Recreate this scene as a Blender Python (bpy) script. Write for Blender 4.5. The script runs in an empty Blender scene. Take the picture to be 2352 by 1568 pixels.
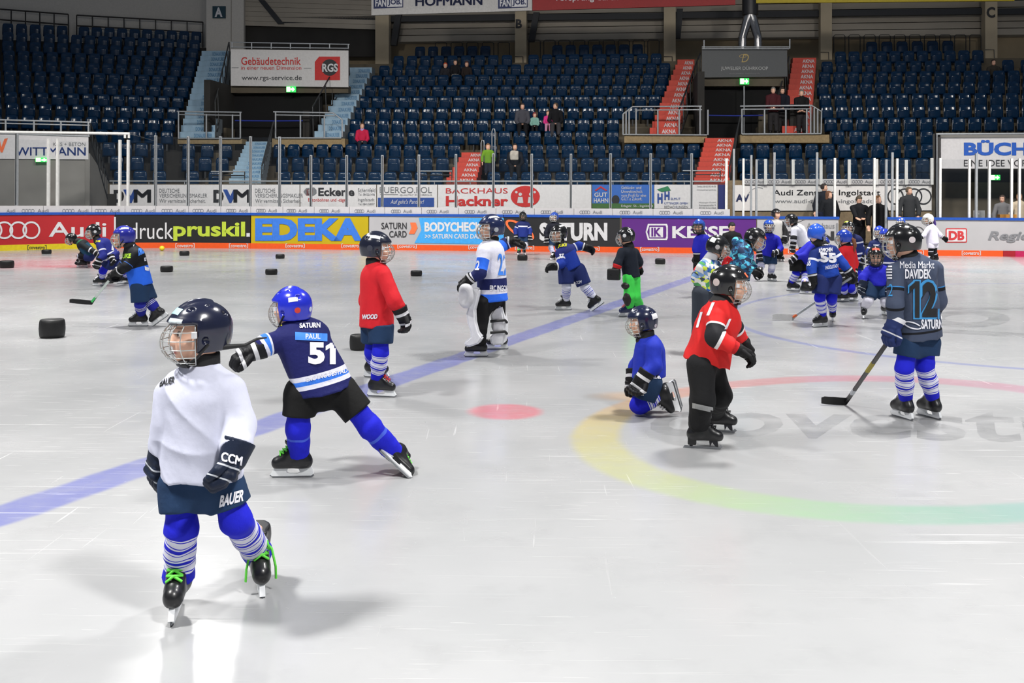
import bpy, bmesh, math, random
import numpy as np
from mathutils import Vector, Matrix
from mathutils.bvhtree import BVHTree
random.seed(7); np.random.seed(7)
SC = bpy.context.scene
COL = SC.collection

# ---------------------------------------------------------------- camera, world, lamps, exposure
F_PX, CAM_H, ROLL, HORIZON = 2400.0, 1.55, 0.0051, 458.0
cam_data = bpy.data.cameras.new('camera'); cam = bpy.data.objects.new('camera', cam_data); COL.objects.link(cam)
cam_data.sensor_width = 36.0; cam_data.lens = F_PX/2352*36.0
cam_data.shift_y = -(784-HORIZON)/2352; cam_data.clip_end = 300
cam.matrix_world = Matrix.Translation((0, 0, CAM_H)) @ Matrix.Rotation(-ROLL, 4, 'Y') @ Matrix.Rotation(math.pi/2, 4, 'X')
SC.camera = cam
w = bpy.data.worlds.new('hall_air'); SC.world = w; w.use_nodes = True
w.node_tree.nodes['Background'].inputs[0].default_value = (0.75, 0.85, 1.0, 1)
w.node_tree.nodes['Background'].inputs[1].default_value = 0.15
vs = SC.view_settings; vs.view_transform = 'Standard'; vs.look = 'None'; vs.gamma = 1.0; vs.use_curve_mapping = False
vs.exposure = 0.0
cy = SC.cycles
cy.max_bounces = 5; cy.diffuse_bounces = 2; cy.glossy_bounces = 3; cy.transmission_bounces = 2; cy.transparent_max_bounces = 16
cy.caustics_reflective = False; cy.caustics_refractive = False; cy.sample_clamp_indirect = 3.0
# floodlights hung in rows over the ice, aimed down at the rink
LAMPS = [(4.7, -1.6, 1.5), (-6.1, 2.6, 1.1), (4.6, 9.5, .75), (-6.6, 13.5, .8), (5.2, 20, .7), (-7.5, 25, .8),
         (15, 4, .9), (15.5, 15, .8), (15, 24, .7), (-16, 8, .8), (-16, 19, .8)]
for x, y, k in LAMPS:
    l = bpy.data.lights.new('rink_floodlight', 'AREA'); l.shape = 'DISK'; l.size = 1.5; l.energy = 980*k
    l.spread = math.radians(168 if (x, y) == (-7.5, 25) else 112); l.color = (1.0, 0.985, 0.96)
    o = bpy.data.objects.new('rink_floodlight', l); o.location = (x, y, 10.5); COL.objects.link(o)
# fill lights added to brighten the front of the stand, tilted towards it
for x, y in ((-11, 22), (-3, 23), (6, 22.5), (14, 21.5)):
    l = bpy.data.lights.new('stand_fill_light', 'AREA'); l.shape = 'DISK'; l.size = 1.2; l.energy = 520
    o = bpy.data.objects.new('stand_fill_light', l); o.location = (x, y, 10.5)
    o.rotation_euler = (math.radians(42), 0, 0); COL.objects.link(o); l.spread = math.radians(120); l.color = (1, .96, .9)

# ---------------------------------------------------------------- pixel <-> place
def PX(px, py, D):
    xp = (px-1176)+ROLL*(py-HORIZON); yp = (py-HORIZON)-ROLL*(px-1176)
    return Vector((xp/F_PX*D, D, CAM_H-yp/F_PX*D))
def G(px, py, z=0.0):
    yp = (py-HORIZON)-ROLL*(px-1176)
    return PX(px, py, F_PX*(CAM_H-z)/yp)
ANG = -math.atan2(2.43, 22.2)
O_S = Vector((0, 31.23, 0)); U_S = Vector((math.cos(ANG), math.sin(ANG), 0)); V_S = Vector((-math.sin(ANG), math.cos(ANG), 0))
def S(u, v, h): return O_S+U_S*u+V_S*v+Vector((0, 0, h))
class Plane:
    def __init__(s, o, u): s.o = o.copy(); s.o.z = 0; s.u = u.normalized(); s.n = Vector((-s.u.y, s.u.x, 0))
    def hit(s, px, py, off=0.0):
        d = PX(px, py, 1.0)-Vector((0, 0, CAM_H)); o = s.o-s.n*off
        t = (o-Vector((0, 0, CAM_H))).dot(s.n)/d.dot(s.n)
        return Vector((0, 0, CAM_H))+d*t
def SP(v): return Plane(O_S+V_S*v, U_S)
L_ANG = math.radians(14.8); L_DIR = Vector((math.cos(L_ANG), math.sin(L_ANG), 0))
def LP(v):                       # the left stand turns towards the rink at about x=480
    return Plane(SP(v).hit(480, 300), L_DIR)
class Board:                     # the line of the boards: straight, then a rounded corner on the left
    def __init__(s):
        s.tab = {}
    def pt(s, a, off=0.0):
        if a >= -9.5: return S(a, -off, 0)
        r = 5.7; th = (-9.5-a)/r
        return S(-9.5-(r-off)*math.sin(th), -r+(r-off)*math.cos(th), 0)
    def hit(s, px, py, off=0.0):
        if off not in s.tab:
            ss = np.linspace(-17, 18, 1401); P = [s.pt(a, off) for a in ss]
            s.tab[off] = (np.array([p.x/p.y*F_PX for p in P]), ss)
        xs, ss = s.tab[off]
        xp = (px-1176)+ROLL*(py-HORIZON); a = float(np.interp(xp, xs, ss)); p = s.pt(a, off)
        yp = (py-HORIZON)-ROLL*(px-1176); p.z = CAM_H-yp/F_PX*p.y
        return p
    def s_at(s, px):
        return s.arc(px)
    def arc(s, px, py=500):
        s.hit(px, py); xs, ss = s.tab[0.0]
        return float(np.interp((px-1176)+ROLL*(py-HORIZON), xs, ss))
BD = Board()

# ---------------------------------------------------------------- materials
def lin(c): 
    return tuple(((v/255)/12.92 if v/255 <= .04045 else (((v/255)+.055)/1.055)**2.4) for v in c)
MC = {}
def mat(name, rgb, rough=.6, metal=0.0, var=.08, scale=14.0, bump=0.0, bscale=60.0, coat=0.0, emit=0.0, alpha=1.0, spec=.5):
    if name in MC: return MC[name]
    m = bpy.data.materials.new(name); m.use_nodes = True; nt = m.node_tree; b = nt.nodes['Principled BSDF']
    c = lin(rgb)
    tc = nt.nodes.new('ShaderNodeTexCoord'); nz = nt.nodes.new('ShaderNodeTexNoise'); nz.inputs['Scale'].default_value = scale; nz.inputs['Detail'].default_value = 3
    nt.links.new(tc.outputs['Object'], nz.inputs['Vector'])
    rp = nt.nodes.new('ShaderNodeValToRGB'); e = rp.color_ramp.elements
    e[0].position = .3; e[1].position = .7
    e[0].color = (*[v*(1-var) for v in c], 1); e[1].color = (*[min(1, v*(1+var)) for v in c], 1)
    nt.links.new(nz.outputs['Fac'], rp.inputs[0]); nt.links.new(rp.outputs[0], b.inputs['Base Color'])
    b.inputs['Roughness'].default_value = rough; b.inputs['Metallic'].default_value = metal
    b.inputs['Specular IOR Level'].default_value = spec
    if coat: b.inputs['Coat Weight'].default_value = coat; b.inputs['Coat Roughness'].default_value = .12
    if emit:
        nt.links.new(rp.outputs[0], b.inputs['Emission Color']); b.inputs['Emission Strength'].default_value = emit
    if alpha < 1: b.inputs['Alpha'].default_value = alpha
    if bump: add_bump(nt, b, bump, bscale, tc)
    MC[name] = m; return m
def add_bump(nt, b, amt, bscale, tc=None, dist=.01):
    tc = tc or nt.nodes.new('ShaderNodeTexCoord')
    n2 = nt.nodes.new('ShaderNodeTexNoise'); n2.inputs['Scale'].default_value = bscale; n2.inputs['Detail'].default_value = 4
    nt.links.new(tc.outputs['Object'], n2.inputs['Vector'])
    bp = nt.nodes.new('ShaderNodeBump'); bp.inputs['Strength'].default_value = amt; bp.inputs['Distance'].default_value = dist
    nt.links.new(n2.outputs['Fac'], bp.inputs['Height']); nt.links.new(bp.outputs[0], b.inputs['Normal'])
def ramp_node(nt, attr, stops):
    at = nt.nodes.new('ShaderNodeAttribute'); at.attribute_name = attr
    r = nt.nodes.new('ShaderNodeValToRGB'); r.color_ramp.interpolation = 'CONSTANT'
    el = r.color_ramp.elements
    el[0].position = 0; el[0].color = (*lin(stops[0][1]), 1)
    el.remove(el[1])
    for p, c in stops[1:]:
        q = el.new(p); q.color = (*lin(c), 1)
    nt.links.new(at.outputs['Fac'], r.inputs[0]); return r
def cloth(name, torso, arm=None, rough=.75, bump=.25, bscale=38, sheen=True):
    """cloth whose colour bands follow the garment: 'v' runs hem to neck, 'a' shoulder to cuff, 'm' tells sleeve from trunk"""
    if name in MC: return MC[name]
    m = bpy.data.materials.new(name); m.use_nodes = True; nt = m.node_tree; b = nt.nodes['Principled BSDF']
    r1 = ramp_node(nt, 'v', torso); out = r1.outputs[0]
    if arm:
        r2 = ramp_node(nt, 'a', arm); at = nt.nodes.new('ShaderNodeAttribute'); at.attribute_name = 'm'
        gt = nt.nodes.new('ShaderNodeMath'); gt.operation = 'GREATER_THAN'; gt.inputs[1].default_value = .5
        nt.links.new(at.outputs['Fac'], gt.inputs[0])
        mx = nt.nodes.new('ShaderNodeMixRGB'); nt.links.new(gt.outputs[0], mx.inputs[0])
        nt.links.new(r1.outputs[0], mx.inputs[1]); nt.links.new(r2.outputs[0], mx.inputs[2]); out = mx.outputs[0]
    nz = nt.nodes.new('ShaderNodeTexNoise'); nz.inputs['Scale'].default_value = 30
    tc = nt.nodes.new('ShaderNodeTexCoord'); nt.links.new(tc.outputs['Object'], nz.inputs['Vector'])
    hs = nt.nodes.new('ShaderNodeMapRange'); hs.inputs['To Min'].default_value = .93; hs.inputs['To Max'].default_value = 1.06
    nt.links.new(nz.outputs['Fac'], hs.inputs['Value'])
    mu = nt.nodes.new('ShaderNodeVectorMath'); mu.operation = 'SCALE'
    nt.links.new(out, mu.inputs[0]); nt.links.new(hs.outputs[0], mu.inputs['Scale']); nt.links.new(mu.outputs[0], b.inputs['Base Color'])
    b.inputs['Roughness'].default_value = rough; b.inputs['Specular IOR Level'].default_value = .25
    add_bump(nt, b, bump, bscale, tc, .012)
    MC[name] = m; return m

# ---------------------------------------------------------------- objects
def props(o, label=None, cat=None, group=None, kind=None):
    if label: o['label'] = label
    if cat: o['category'] = cat
    if group: o['group'] = group
    if kind: o['kind'] = kind
    return o
def thing(name, label, cat, base, group=None):
    o = bpy.data.objects.new(name, None); o.empty_display_size = .1; o.location = base; COL.objects.link(o)
    return props(o, label, cat, group)
def wpos(o):
    p = Vector(o.location)
    while o.parent: o = o.parent; p += Vector(o.location)
    return p
FONT_CACHE = {}
def text_shape(s, bold=0.0, shear=0.0, sub=0):
    k = (s, bold, shear, sub)
    if k in FONT_CACHE: return FONT_CACHE[k]
    if bold > 0 and any(c in 'MWmw' for c in s):      # letters with narrow inner corners: thickened by shifted copies
        V, Fc = text_shape(s, 0.0, shear, sub); V2 = []; F2 = []; dx = bold*.7/max(1, len(s)*.72); dy = bold*.6
        for ox, oy in ((-dx, -dy), (dx, -dy), (-dx, dy), (dx, dy), (0, 0)):
            n0 = len(V2); V2 += [((x+ox+dx)/(1+2*dx), (y+oy+dy)/(1+2*dy)) for x, y in V]; F2 += [tuple(n0+i for i in f) for f in Fc]
        FONT_CACHE[k] = (V2, F2); return V2, F2
    cu = bpy.data.curves.new('lettering_curve', 'FONT'); cu.body = s; cu.size = 1.0; cu.offset = bold; cu.shear = shear; cu.resolution_u = 3
    o = bpy.data.objects.new('lettering_curve', cu); COL.objects.link(o)
    dg = bpy.context.evaluated_depsgraph_get(); me = o.evaluated_get(dg).to_mesh()
    bm = bmesh.new(); bm.from_mesh(me); o.evaluated_get(dg).to_mesh_clear()
    bpy.data.objects.remove(o); bpy.data.curves.remove(cu)
    bmesh.ops.remove_doubles(bm, verts=bm.verts, dist=1e-5)
    if bm.verts:
        xs = [v.co.x for v in bm.verts]; ys = [v.co.y for v in bm.verts]
        x0, x1, y0, y1 = min(xs), max(xs), min(ys), max(ys)
        for v in bm.verts: v.co.x = (v.co.x-x0)/max(1e-6, x1-x0); v.co.y = (v.co.y-y0)/max(1e-6, y1-y0)
        for _ in range(sub):
            ed = [e for e in bm.edges if e.calc_length() > .09]
            if ed:
                bmesh.ops.subdivide_edges(bm, edges=ed, cuts=1); bmesh.ops.triangulate(bm, faces=[f for f in bm.faces if len(f.verts) > 3])
    V = [(v.co.x, v.co.y) for v in bm.verts]; bm.verts.index_update(); Fc = [tuple(v.index for v in f.verts) for f in bm.faces]; bm.free()
    FONT_CACHE[k] = (V, Fc); return V, Fc

class MB:
    def __init__(s): s.v = []; s.f = []; s.m = []; s.mats = []; s.smooth = []
    def mi(s, m):
        if m not in s.mats: s.mats.append(m)
        return s.mats.index(m)
    def add(s, V, Fc, m, smooth=False):
        b = len(s.v); s.v += [tuple(p) for p in V]; i = s.mi(m)
        for f in Fc: s.f.append(tuple(b+k for k in f)); s.m.append(i); s.smooth.append(smooth)
        return s
    def hexa(s, a, b, m):       # a, b: matching 4-point loops
        return s.add(list(a)+list(b), [(0, 1, 2, 3), (7, 6, 5, 4), (0, 4, 5, 1), (1, 5, 6, 2), (2, 6, 7, 3), (3, 7, 4, 0)], m)
    def prism(s, loop, vec, m):
        n = len(loop); vec = Vector(vec)
        V = [Vector(p) for p in loop]+[Vector(p)+vec for p in loop]
        Fc = [tuple(range(n)), tuple(range(2*n-1, n-1, -1))]+[(i, n+i, n+(i+1) % n, (i+1) % n) for i in range(n)]
        return s.add(V, Fc, m)
    def boxS(s, u0, u1, v0, v1, h0, h1, m):
        return s.hexa([S(u0, v0, h0), S(u1, v0, h0), S(u1, v1, h0), S(u0, v1, h0)], [S(u0, v0, h1), S(u1, v0, h1), S(u1, v1, h1), S(u0, v1, h1)], m)
    def box(s, x0, x1, y0, y1, z0, z1, m):
        return s.hexa([(x0, y0, z0), (x1, y0, z0), (x1, y1, z0), (x0, y1, z0)], [(x0, y0, z1), (x1, y0, z1), (x1, y1, z1), (x0, y1, z1)], m)
    def tube(s, pts, r, m, n=6, cap=True, closed=False):
        pts = [Vector(p) for p in pts]; N = len(pts); V = []; Fc = []
        prev = None
        for i, p in enumerate(pts):
            a = pts[(i-1) % N] if (closed or i > 0) else p; c = pts[(i+1) % N] if (closed or i < N-1) else p
            d = (c-a).normalized()
            if prev is None:
                x = d.orthogonal().normalized()
            else:
                x = prev-d*prev.dot(d)
                x = x.normalized() if x.length > 1e-6 else d.orthogonal().normalized()
            prev = x; y = d.cross(x); rr = r[i] if isinstance(r, (list, tuple)) else r
            for k in range(n):
                t = 2*math.pi*k/n; V.append(p+(x*math.cos(t)+y*math.sin(t))*rr)
        for i in range(N if closed else N-1):
            j = (i+1) % N
            for k in range(n): Fc.append((i*n+k, i*n+(k+1) % n, j*n+(k+1) % n, j*n+k))
        s.add(V, Fc, m, True)
        if cap and not closed:
            s.add(V[:n], [tuple(range(n-1, -1, -1))], m); s.add(V[-n:], [tuple(range(n))], m)
        return s
    def pxpoly(s, pl, pts, m, th=.06, off=0.0):   # flat panel on a wall plane, th thick away from the viewer
        loop = [pl.hit(x, y, off) for x, y in pts]
        return s.prism(loop, pl.n*th, m)
    def pxrect(s, pl, x0, y0, x1, y1, m, th=.06, off=0.0, dy=0.0):
        return s.pxpoly(pl, [(x0, y0), (x1, y0+dy), (x1, y1+dy), (x0, y1)], m, th, off)
    def text(s, pl, t, x0, y0, x1, y1, m, off=.012, bold=0.0, shear=0.0, slope=0.0, sub=0):
        V, Fc = text_shape(t, bold, shear, sub)
        return s.add([pl.hit(x0+(x1-x0)*a, y1+(y0-y1)*b+slope*(x1-x0)*a, off) for a, b in V], Fc, m)
    def ring(s, pl, cx, cy, rx, ry, wd, m, off=.012, n=28, a0=0, a1=360):
        V = []; Fc = []
        for i in range(n+1):
            t = math.radians(a0+(a1-a0)*i/n)
            V.append(pl.hit(cx+rx*math.cos(t), cy+ry*math.sin(t), off)); V.append(pl.hit(cx+(rx-wd)*math.cos(t), cy+(ry-wd)*math.sin(t), off))
        for i in range(n): Fc.append((2*i, 2*i+2, 2*i+3, 2*i+1))
        return s.add(V, Fc, m)
    def disc(s, pl, cx, cy, rx, ry, m, off=.012, n=24):
        return s.add([pl.hit(cx+rx*math.cos(2*math.pi*i/n), cy+ry*math.sin(2*math.pi*i/n), off) for i in range(n)], [tuple(range(n))], m)
    def poly(s, pl, pts, m, off=.012):
        return s.add([pl.hit(x, y, off) for x, y in pts], [tuple(range(len(pts)))], m)
    def build(s, name, parent=None, base=None, attrs=None):
        V = np.array(s.v, dtype=float)
        if base is None:
            lo, hi = V.min(0), V.max(0); base = Vector(((lo[0]+hi[0])/2, (lo[1]+hi[1])/2, lo[2]))
        base = Vector(base)
        me = bpy.data.meshes.new(name); me.from_pydata((V-np.array(base)).tolist(), [], s.f)
        for m in s.mats: me.materials.append(m)
        me.polygons.foreach_set('material_index', s.m); me.polygons.foreach_set('use_smooth', s.smooth)
        me.update()
        o = bpy.data.objects.new(name, me); COL.objects.link(o)
        if parent: o.parent = parent; o.location = base-wpos(parent)
        else: o.location = base
        return o
    def make(s, name, label, cat, group=None):
        return props(s.build(name), label, cat, group)
    def struct(s, name, label=None):
        return props(s.build(name), label, None, None, 'structure')

# ---------------------------------------------------------------- soft shapes: distance fields turned into one continuous skin
def smin(a, b, k):
    h = np.clip(.5+.5*(b-a)/k, 0, 1); return b+(a-b)*h-k*h*(1-h)
def smax(a, b, k): return -smin(-a, -b, k)
def cone(P, a, b, ra, rb, flat=None, fk=1.0):
    a = np.array(a); b = np.array(b); ba = b-a; l2 = max(1e-9, ba@ba); q = P-a
    t = np.clip((q@ba)/l2, 0, 1); q = q-t[..., None]*ba
    if flat is not None:
        n = np.array(flat, dtype=np.float32); q = q+n*((q@n)*(fk-1))[..., None]
    return np.sqrt((q*q).sum(-1))-(ra+(rb-ra)*t)
def ell(P, c, ax, r):
    q = (P-np.array(c))@np.array(ax).T/np.array(r); k = np.sqrt((q*q).sum(-1)); return (k-1)*min(r)
def rbox(P, c, ax, r, rd):
    q = np.abs((P-np.array(c))@np.array(ax).T)-(np.array(r)-rd)
    return np.sqrt((np.maximum(q, 0)**2).sum(-1))+np.minimum(q.max(-1), 0)-rd
def half(P, p, n): return (P-np.array(p))@np.array(n)
def folds(P, amp, seed=0, fr=1.0):
    """soft cloth creases: warped ridges, long along the limb and narrow across it"""
    r = np.random.RandomState(seed); d = 0
    for i in range(4):
        k = r.normal(size=3)*np.array([1, 1, .5]); k = k/np.linalg.norm(k)*(11+9*i)*fr
        k2 = r.normal(size=3)*9*fr; k3 = r.normal(size=3)*5*fr
        w_ = .5+.5*np.sin(P@k3+r.rand()*6)
        d = d+w_*(1-1.9*np.abs(np.sin(P@k+1.5*np.sin(P@k2+r.rand()*6)+r.rand()*6))**.8)/(1+.45*i)
    return -d*amp*.62
OFF8 = [(i, j, k) for i in (0, 1) for j in (0, 1) for k in (0, 1)]
EDG = [(a, b) for a in OFF8 for b in OFF8 if a < b and sum(abs(x-y) for x, y in zip(a, b)) == 1]
def skin(fn, lo, hi, h):
    lo = np.array(lo)-2*h; hi = np.array(hi)+2*h
    n = np.ceil((hi-lo)/h).astype(int)+1
    ax = [lo[i]+h*np.arange(n[i]) for i in range(3)]
    P = np.stack(np.meshgrid(*ax, indexing='ij'), -1).astype(np.float32)
    Fv = fn(P); Sg = Fv < 0
    cnt = sum(Sg[i:n[0]-1+i, j:n[1]-1+j, k:n[2]-1+k].astype(np.int8) for i, j, k in OFF8)
    act = (cnt > 0) & (cnt < 8); I = np.argwhere(act); N = len(I)
    acc = np.zeros((N, 3)); num = np.zeros(N)
    for a, b in EDG:
        fa = Fv[I[:, 0]+a[0], I[:, 1]+a[1], I[:, 2]+a[2]]; fb = Fv[I[:, 0]+b[0], I[:, 1]+b[1], I[:, 2]+b[2]]
        m = (fa < 0) != (fb < 0); t = np.where(m, fa/np.where(m, fa-fb, 1), 0)
        acc += np.where(m[:, None], np.array(a)+np.outer(t, np.array(b)-np.array(a)), 0); num += m
    V = (I+acc/num[:, None])*h+lo
    ids = -np.ones(act.shape, dtype=np.int64); ids[act] = np.arange(N)
    quads = []
    for x in range(3):
        y, z = (x+1) % 3, (x+2) % 3
        sl0 = [slice(None)]*3; sl1 = [slice(None)]*3; sl0[x] = slice(0, -1); sl1[x] = slice(1, None)
        A = Sg[tuple(sl0)]; B = Sg[tuple(sl1)]
        E = np.argwhere(A != B); E = E[(E[:, y] > 0) & (E[:, z] > 0) & (E[:, y] < n[y]-1) & (E[:, z] < n[z]-1)]
        if not len(E): continue
        fl = A[E[:, 0], E[:, 1], E[:, 2]]
        def cell(dy, dz):
            q = E.copy(); q[:, y] += dy; q[:, z] += dz; return ids[q[:, 0], q[:, 1], q[:, 2]]
        Q = np.stack([cell(-1, -1), cell(0, -1), cell(0, 0), cell(-1, 0)], 1)
        Q[~fl] = Q[~fl][:, ::-1]; quads.append(Q)
    Q = np.concatenate(quads); Q = Q[(Q >= 0).all(1)]
    return V, Q
def skin_obj(name, fn, lo, hi, h, m, parent, attrs=None):
    V, Q = skin(fn, lo, hi, h)
    base = Vector(((lo[0]+hi[0])/2, (lo[1]+hi[1])/2, float(V[:, 2].min())))
    me = bpy.data.meshes.new(name)
    me.vertices.add(len(V)); me.vertices.foreach_set('co', (V-np.array(base)).astype(np.float32).ravel())
    me.loops.add(Q.size); me.loops.foreach_set('vertex_index', Q.ravel().astype(np.int32))
    me.polygons.add(len(Q)); me.polygons.foreach_set('loop_start', np.arange(0, Q.size, 4, dtype=np.int32))
    me.polygons.foreach_set('use_smooth', np.ones(len(Q), dtype=bool))
    me.materials.append(m); me.update(calc_edges=True); me.validate()
    if attrs:
        for k, v in attrs(V).items():
            at = me.attributes.new(k, 'FLOAT', 'POINT'); at.data.foreach_set('value', np.asarray(v, dtype=np.float32))
    o = bpy.data.objects.new(name, me); COL.objects.link(o)
    if parent: o.parent = parent; o.location = base-wpos(parent)
    else: o.location = base
    return o
# ================================================================ the ice
def ice_material():
    m = bpy.data.materials.new('ice'); m.use_nodes = True; nt = m.node_tree; b = nt.nodes['Principled BSDF']; N = nt.nodes.new; L = nt.links.new
    geo = N('ShaderNodeNewGeometry'); pos = geo.outputs['Position']
    sep = N('ShaderNodeSeparateXYZ'); L(pos, sep.inputs[0]); X, Y = sep.outputs[0], sep.outputs[1]
    def M(op, a, c=None, d=None, clamp=False):
        n = N('ShaderNodeMath'); n.operation = op; n.use_clamp = clamp
        for i, v in enumerate((a, c, d)):
            if v is None: continue
            if isinstance(v, (int, float)): n.inputs[i].default_value = v
            else: L(v, n.inputs[i])
        return n.outputs[0]
    def noise(scale, detail=3, rough=.5, vec=pos, dist=0):
        n = N('ShaderNodeTexNoise'); n.inputs['Scale'].default_value = scale; n.inputs['Detail'].default_value = detail
        n.inputs['Roughness'].default_value = rough; n.inputs['Distortion'].default_value = dist; L(vec, n.inputs['Vector']); return n.outputs['Fac']
    def mapped(rz, sc, loc=(0, 0, 0)):
        n = N('ShaderNodeMapping'); n.inputs['Rotation'].default_value = (0, 0, rz); n.inputs['Scale'].default_value = sc; n.inputs['Location'].default_value = loc
        L(pos, n.inputs['Vector']); return n.outputs[0]
    def smooth(v, a, c):
        n = N('ShaderNodeMapRange'); n.interpolation_type = 'SMOOTHSTEP'; n.inputs['From Min'].default_value = a; n.inputs['From Max'].default_value = c; L(v, n.inputs['Value']); return n.outputs[0]
    def mix(fac, a, c):
        n = N('ShaderNodeMixRGB')
        for i, v in enumerate((fac, a, c)):
            if isinstance(v, (int, float)): n.inputs[i].default_value = v
            elif isinstance(v, tuple): n.inputs[i].default_value = (*v, 1)
            else: L(v, n.inputs[i])
        return n.outputs[0]
    # base white with soft clouds under the surface
    base = mix(smooth(noise(.55, 4), .3, .72), lin((186, 187, 188)), lin((200, 200, 201)))
    base = mix(M('MULTIPLY', smooth(noise(2.6, 5, .65), .45, .75), .35), base, lin((170, 171, 172)))
    wob = M('MULTIPLY', M('SUBTRACT', noise(3.0, 3), .5), .07)
    worn = M('MULTIPLY_ADD', smooth(noise(5, 5, .7), .35, .75), -.28, 1.0)
    # covestro ring: an ellipse of soft rainbow colour
    dx = M('SUBTRACT', X, 2.57); dy = M('SUBTRACT', Y, 7.16)
    a = M('DIVIDE', M('ADD', M('MULTIPLY', dx, .731), M('MULTIPLY', dy, .683)), 2.449)
    c = M('DIVIDE', M('ADD', M('MULTIPLY', dx, -.683), M('MULTIPLY', dy, .731)), 1.906)
    r = M('ADD', M('SQRT', M('ADD', M('MULTIPLY', a, a), M('MULTIPLY', c, c))), M('MULTIPLY', wob, .25))
    band = M('MULTIPLY', smooth(r, .825, .865), M('SUBTRACT', 1.0, smooth(r, .965, 1.005)))
    ang = M('MULTIPLY_ADD', M('ARCTAN2', dy, dx), 1/(2*math.pi), .5)
    rp = N('ShaderNodeValToRGB'); el = rp.color_ramp.elements
    stops = [(0.0, (228, 206, 96)), (.1, (208, 214, 130)), (.16, (164, 212, 148)), (.22, (132, 196, 168)), (.30, (122, 190, 200)), (.4, (120, 176, 226)), (.5, (150, 140, 210)),
             (.62, (208, 130, 160)), (.74, (214, 120, 134)), (.82, (222, 120, 112)), (.9, (226, 150, 96)), (.95, (222, 176, 84)), (1.0, (228, 206, 96))]
    el[0].position = 0; el[0].color = (*lin(stops[0][1]), 1); el[1].position = 1; el[1].color = (*lin(stops[-1][1]), 1)
    for p, q in stops[1:-1]: e = el.new(p); e.color = (*lin(q), 1)
    L(ang, rp.inputs[0])
    base = mix(M('MULTIPLY', M('MULTIPLY', band, worn), .5), base, rp.outputs[0])
    # blue line
    t = M('SUBTRACT', M('SUBTRACT', X, -2.48), M('MULTIPLY', M('SUBTRACT', Y, 5.07), .385))
    d = M('ABSOLUTE', M('ADD', t, wob))
    base = mix(M('MULTIPLY', M('MULTIPLY', M('SUBTRACT', 1.0, smooth(d, .125, .185)), worn), .8), base, lin((128, 134, 202)))
    # centre red line
    p0, p1 = G(2318, 590), G(2395, 640); k = (p1.x-p0.x)/(p1.y-p0.y)
    t = M('SUBTRACT', M('SUBTRACT', X, p0.x+.25), M('MULTIPLY', M('SUBTRACT', Y, p0.y), k))
    base = mix(M('MULTIPLY', M('SUBTRACT', 1.0, smooth(M('ABSOLUTE', t), .16, .3)), .55), base, lin((222, 120, 140)))
    # neutral zone spot and far end-zone paint
    def spot(px, py, rx, ry, colr, amt, soft=.25):
        nonlocal base
        q = G(px, py)
        ex = M('DIVIDE', M('SUBTRACT', X, q.x), rx); ey = M('DIVIDE', M('SUBTRACT', Y, q.y), ry)
        e = M('ADD', M('SQRT', M('ADD', M('MULTIPLY', ex, ex), M('MULTIPLY', ey, ey))), M('MULTIPLY', wob, 1.2))
        base = mix(M('MULTIPLY', M('MULTIPLY', M('SUBTRACT', 1.0, smooth(e, 1-soft, 1+soft*.3)), worn), amt), base, lin(colr))
    spot(1160, 945, .29, .30, (226, 128, 140), .8)
    spot(90, 606, 2.6, 2.4, (226, 150, 160), .6, .7); spot(160, 612, .9, .5, (214, 96, 110), .55, .6)
    spot(440, 600, 1.0, .5, (214, 110, 120), .3, .8); spot(1080, 596, 2.2, .5, (222, 140, 140), .35, .8); spot(1980, 640, 1.2, .3, (214, 110, 120), .3, .8)
    spot(1440, 910, .3, .22, (222, 160, 60), .4, .8)
    spot(2240, 622, 1.3, 1.0, (150, 176, 190), .4, .8)
    # thin blue centre circle
    ex = M('SUBTRACT', X, 8.25); ey = M('SUBTRACT', Y, 14.6)
    ea = M('DIVIDE', M('ADD', M('MULTIPLY', ex, .731), M('MULTIPLY', ey, .683)), 6.1)
    ec = M('DIVIDE', M('ADD', M('MULTIPLY', ex, -.683), M('MULTIPLY', ey, .731)), 4.5)
    er = M('SQRT', M('ADD', M('MULTIPLY', ea, ea), M('MULTIPLY', ec, ec)))
    base = mix(M('MULTIPLY', M('SUBTRACT', 1.0, smooth(M('ABSOLUTE', M('SUBTRACT', er, 1.0)), .006, .014)), .5), base, lin((120, 132, 196)))
    # skate scratches: thin pale scraped lines in several directions
    scr = None
    for i, (rz, sx, sy, th) in enumerate(((.25, 1.1, 26, .66), (-.5, .8, 22, .67), (1.2, 24, .9, .68), (.05, .9, 24, .67), (.8, 1.6, 34, .67), (2.2, .7, 30, .68), (-.2, 2.2, 60, .66), (.5, 1.9, 70, .67))):
        v = mapped(rz, (sx, sy, 1), (i*7.3, i*3.1, 0)); s_ = smooth(noise(1.0, 2, .6, v, .6), th, th+.12)
        scr = s_ if scr is None else M('MAXIMUM', scr, s_)
    patch = smooth(noise(.5, 2), .42, .62)
    scr = M('MULTIPLY', scr, M('MULTIPLY_ADD', patch, .8, .2))
    sn = noise(16, 6, .8); snow = M('MULTIPLY', smooth(sn, .66, .74), .5)
    allw = M('MAXIMUM', M('MULTIPLY', scr, .75), snow)
    base = mix(M('MULTIPLY', allw, .55), base, lin((240, 240, 240)))
    sc_ = N('ShaderNodeVectorMath'); sc_.operation = 'SCALE'; L(base, sc_.inputs[0]); sc_.inputs['Scale'].default_value = .64; L(sc_.outputs[0], b.inputs['Base Color'])
    ro = M('MULTIPLY_ADD', smooth(noise(1.3, 4, .6), .3, .7), .12, .17)
    ro = M('ADD', ro, M('MULTIPLY', allw, .45)); L(ro, b.inputs['Roughness'])
    b.inputs['IOR'].default_value = 1.31; b.inputs['Specular IOR Level'].default_value = .5
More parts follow.
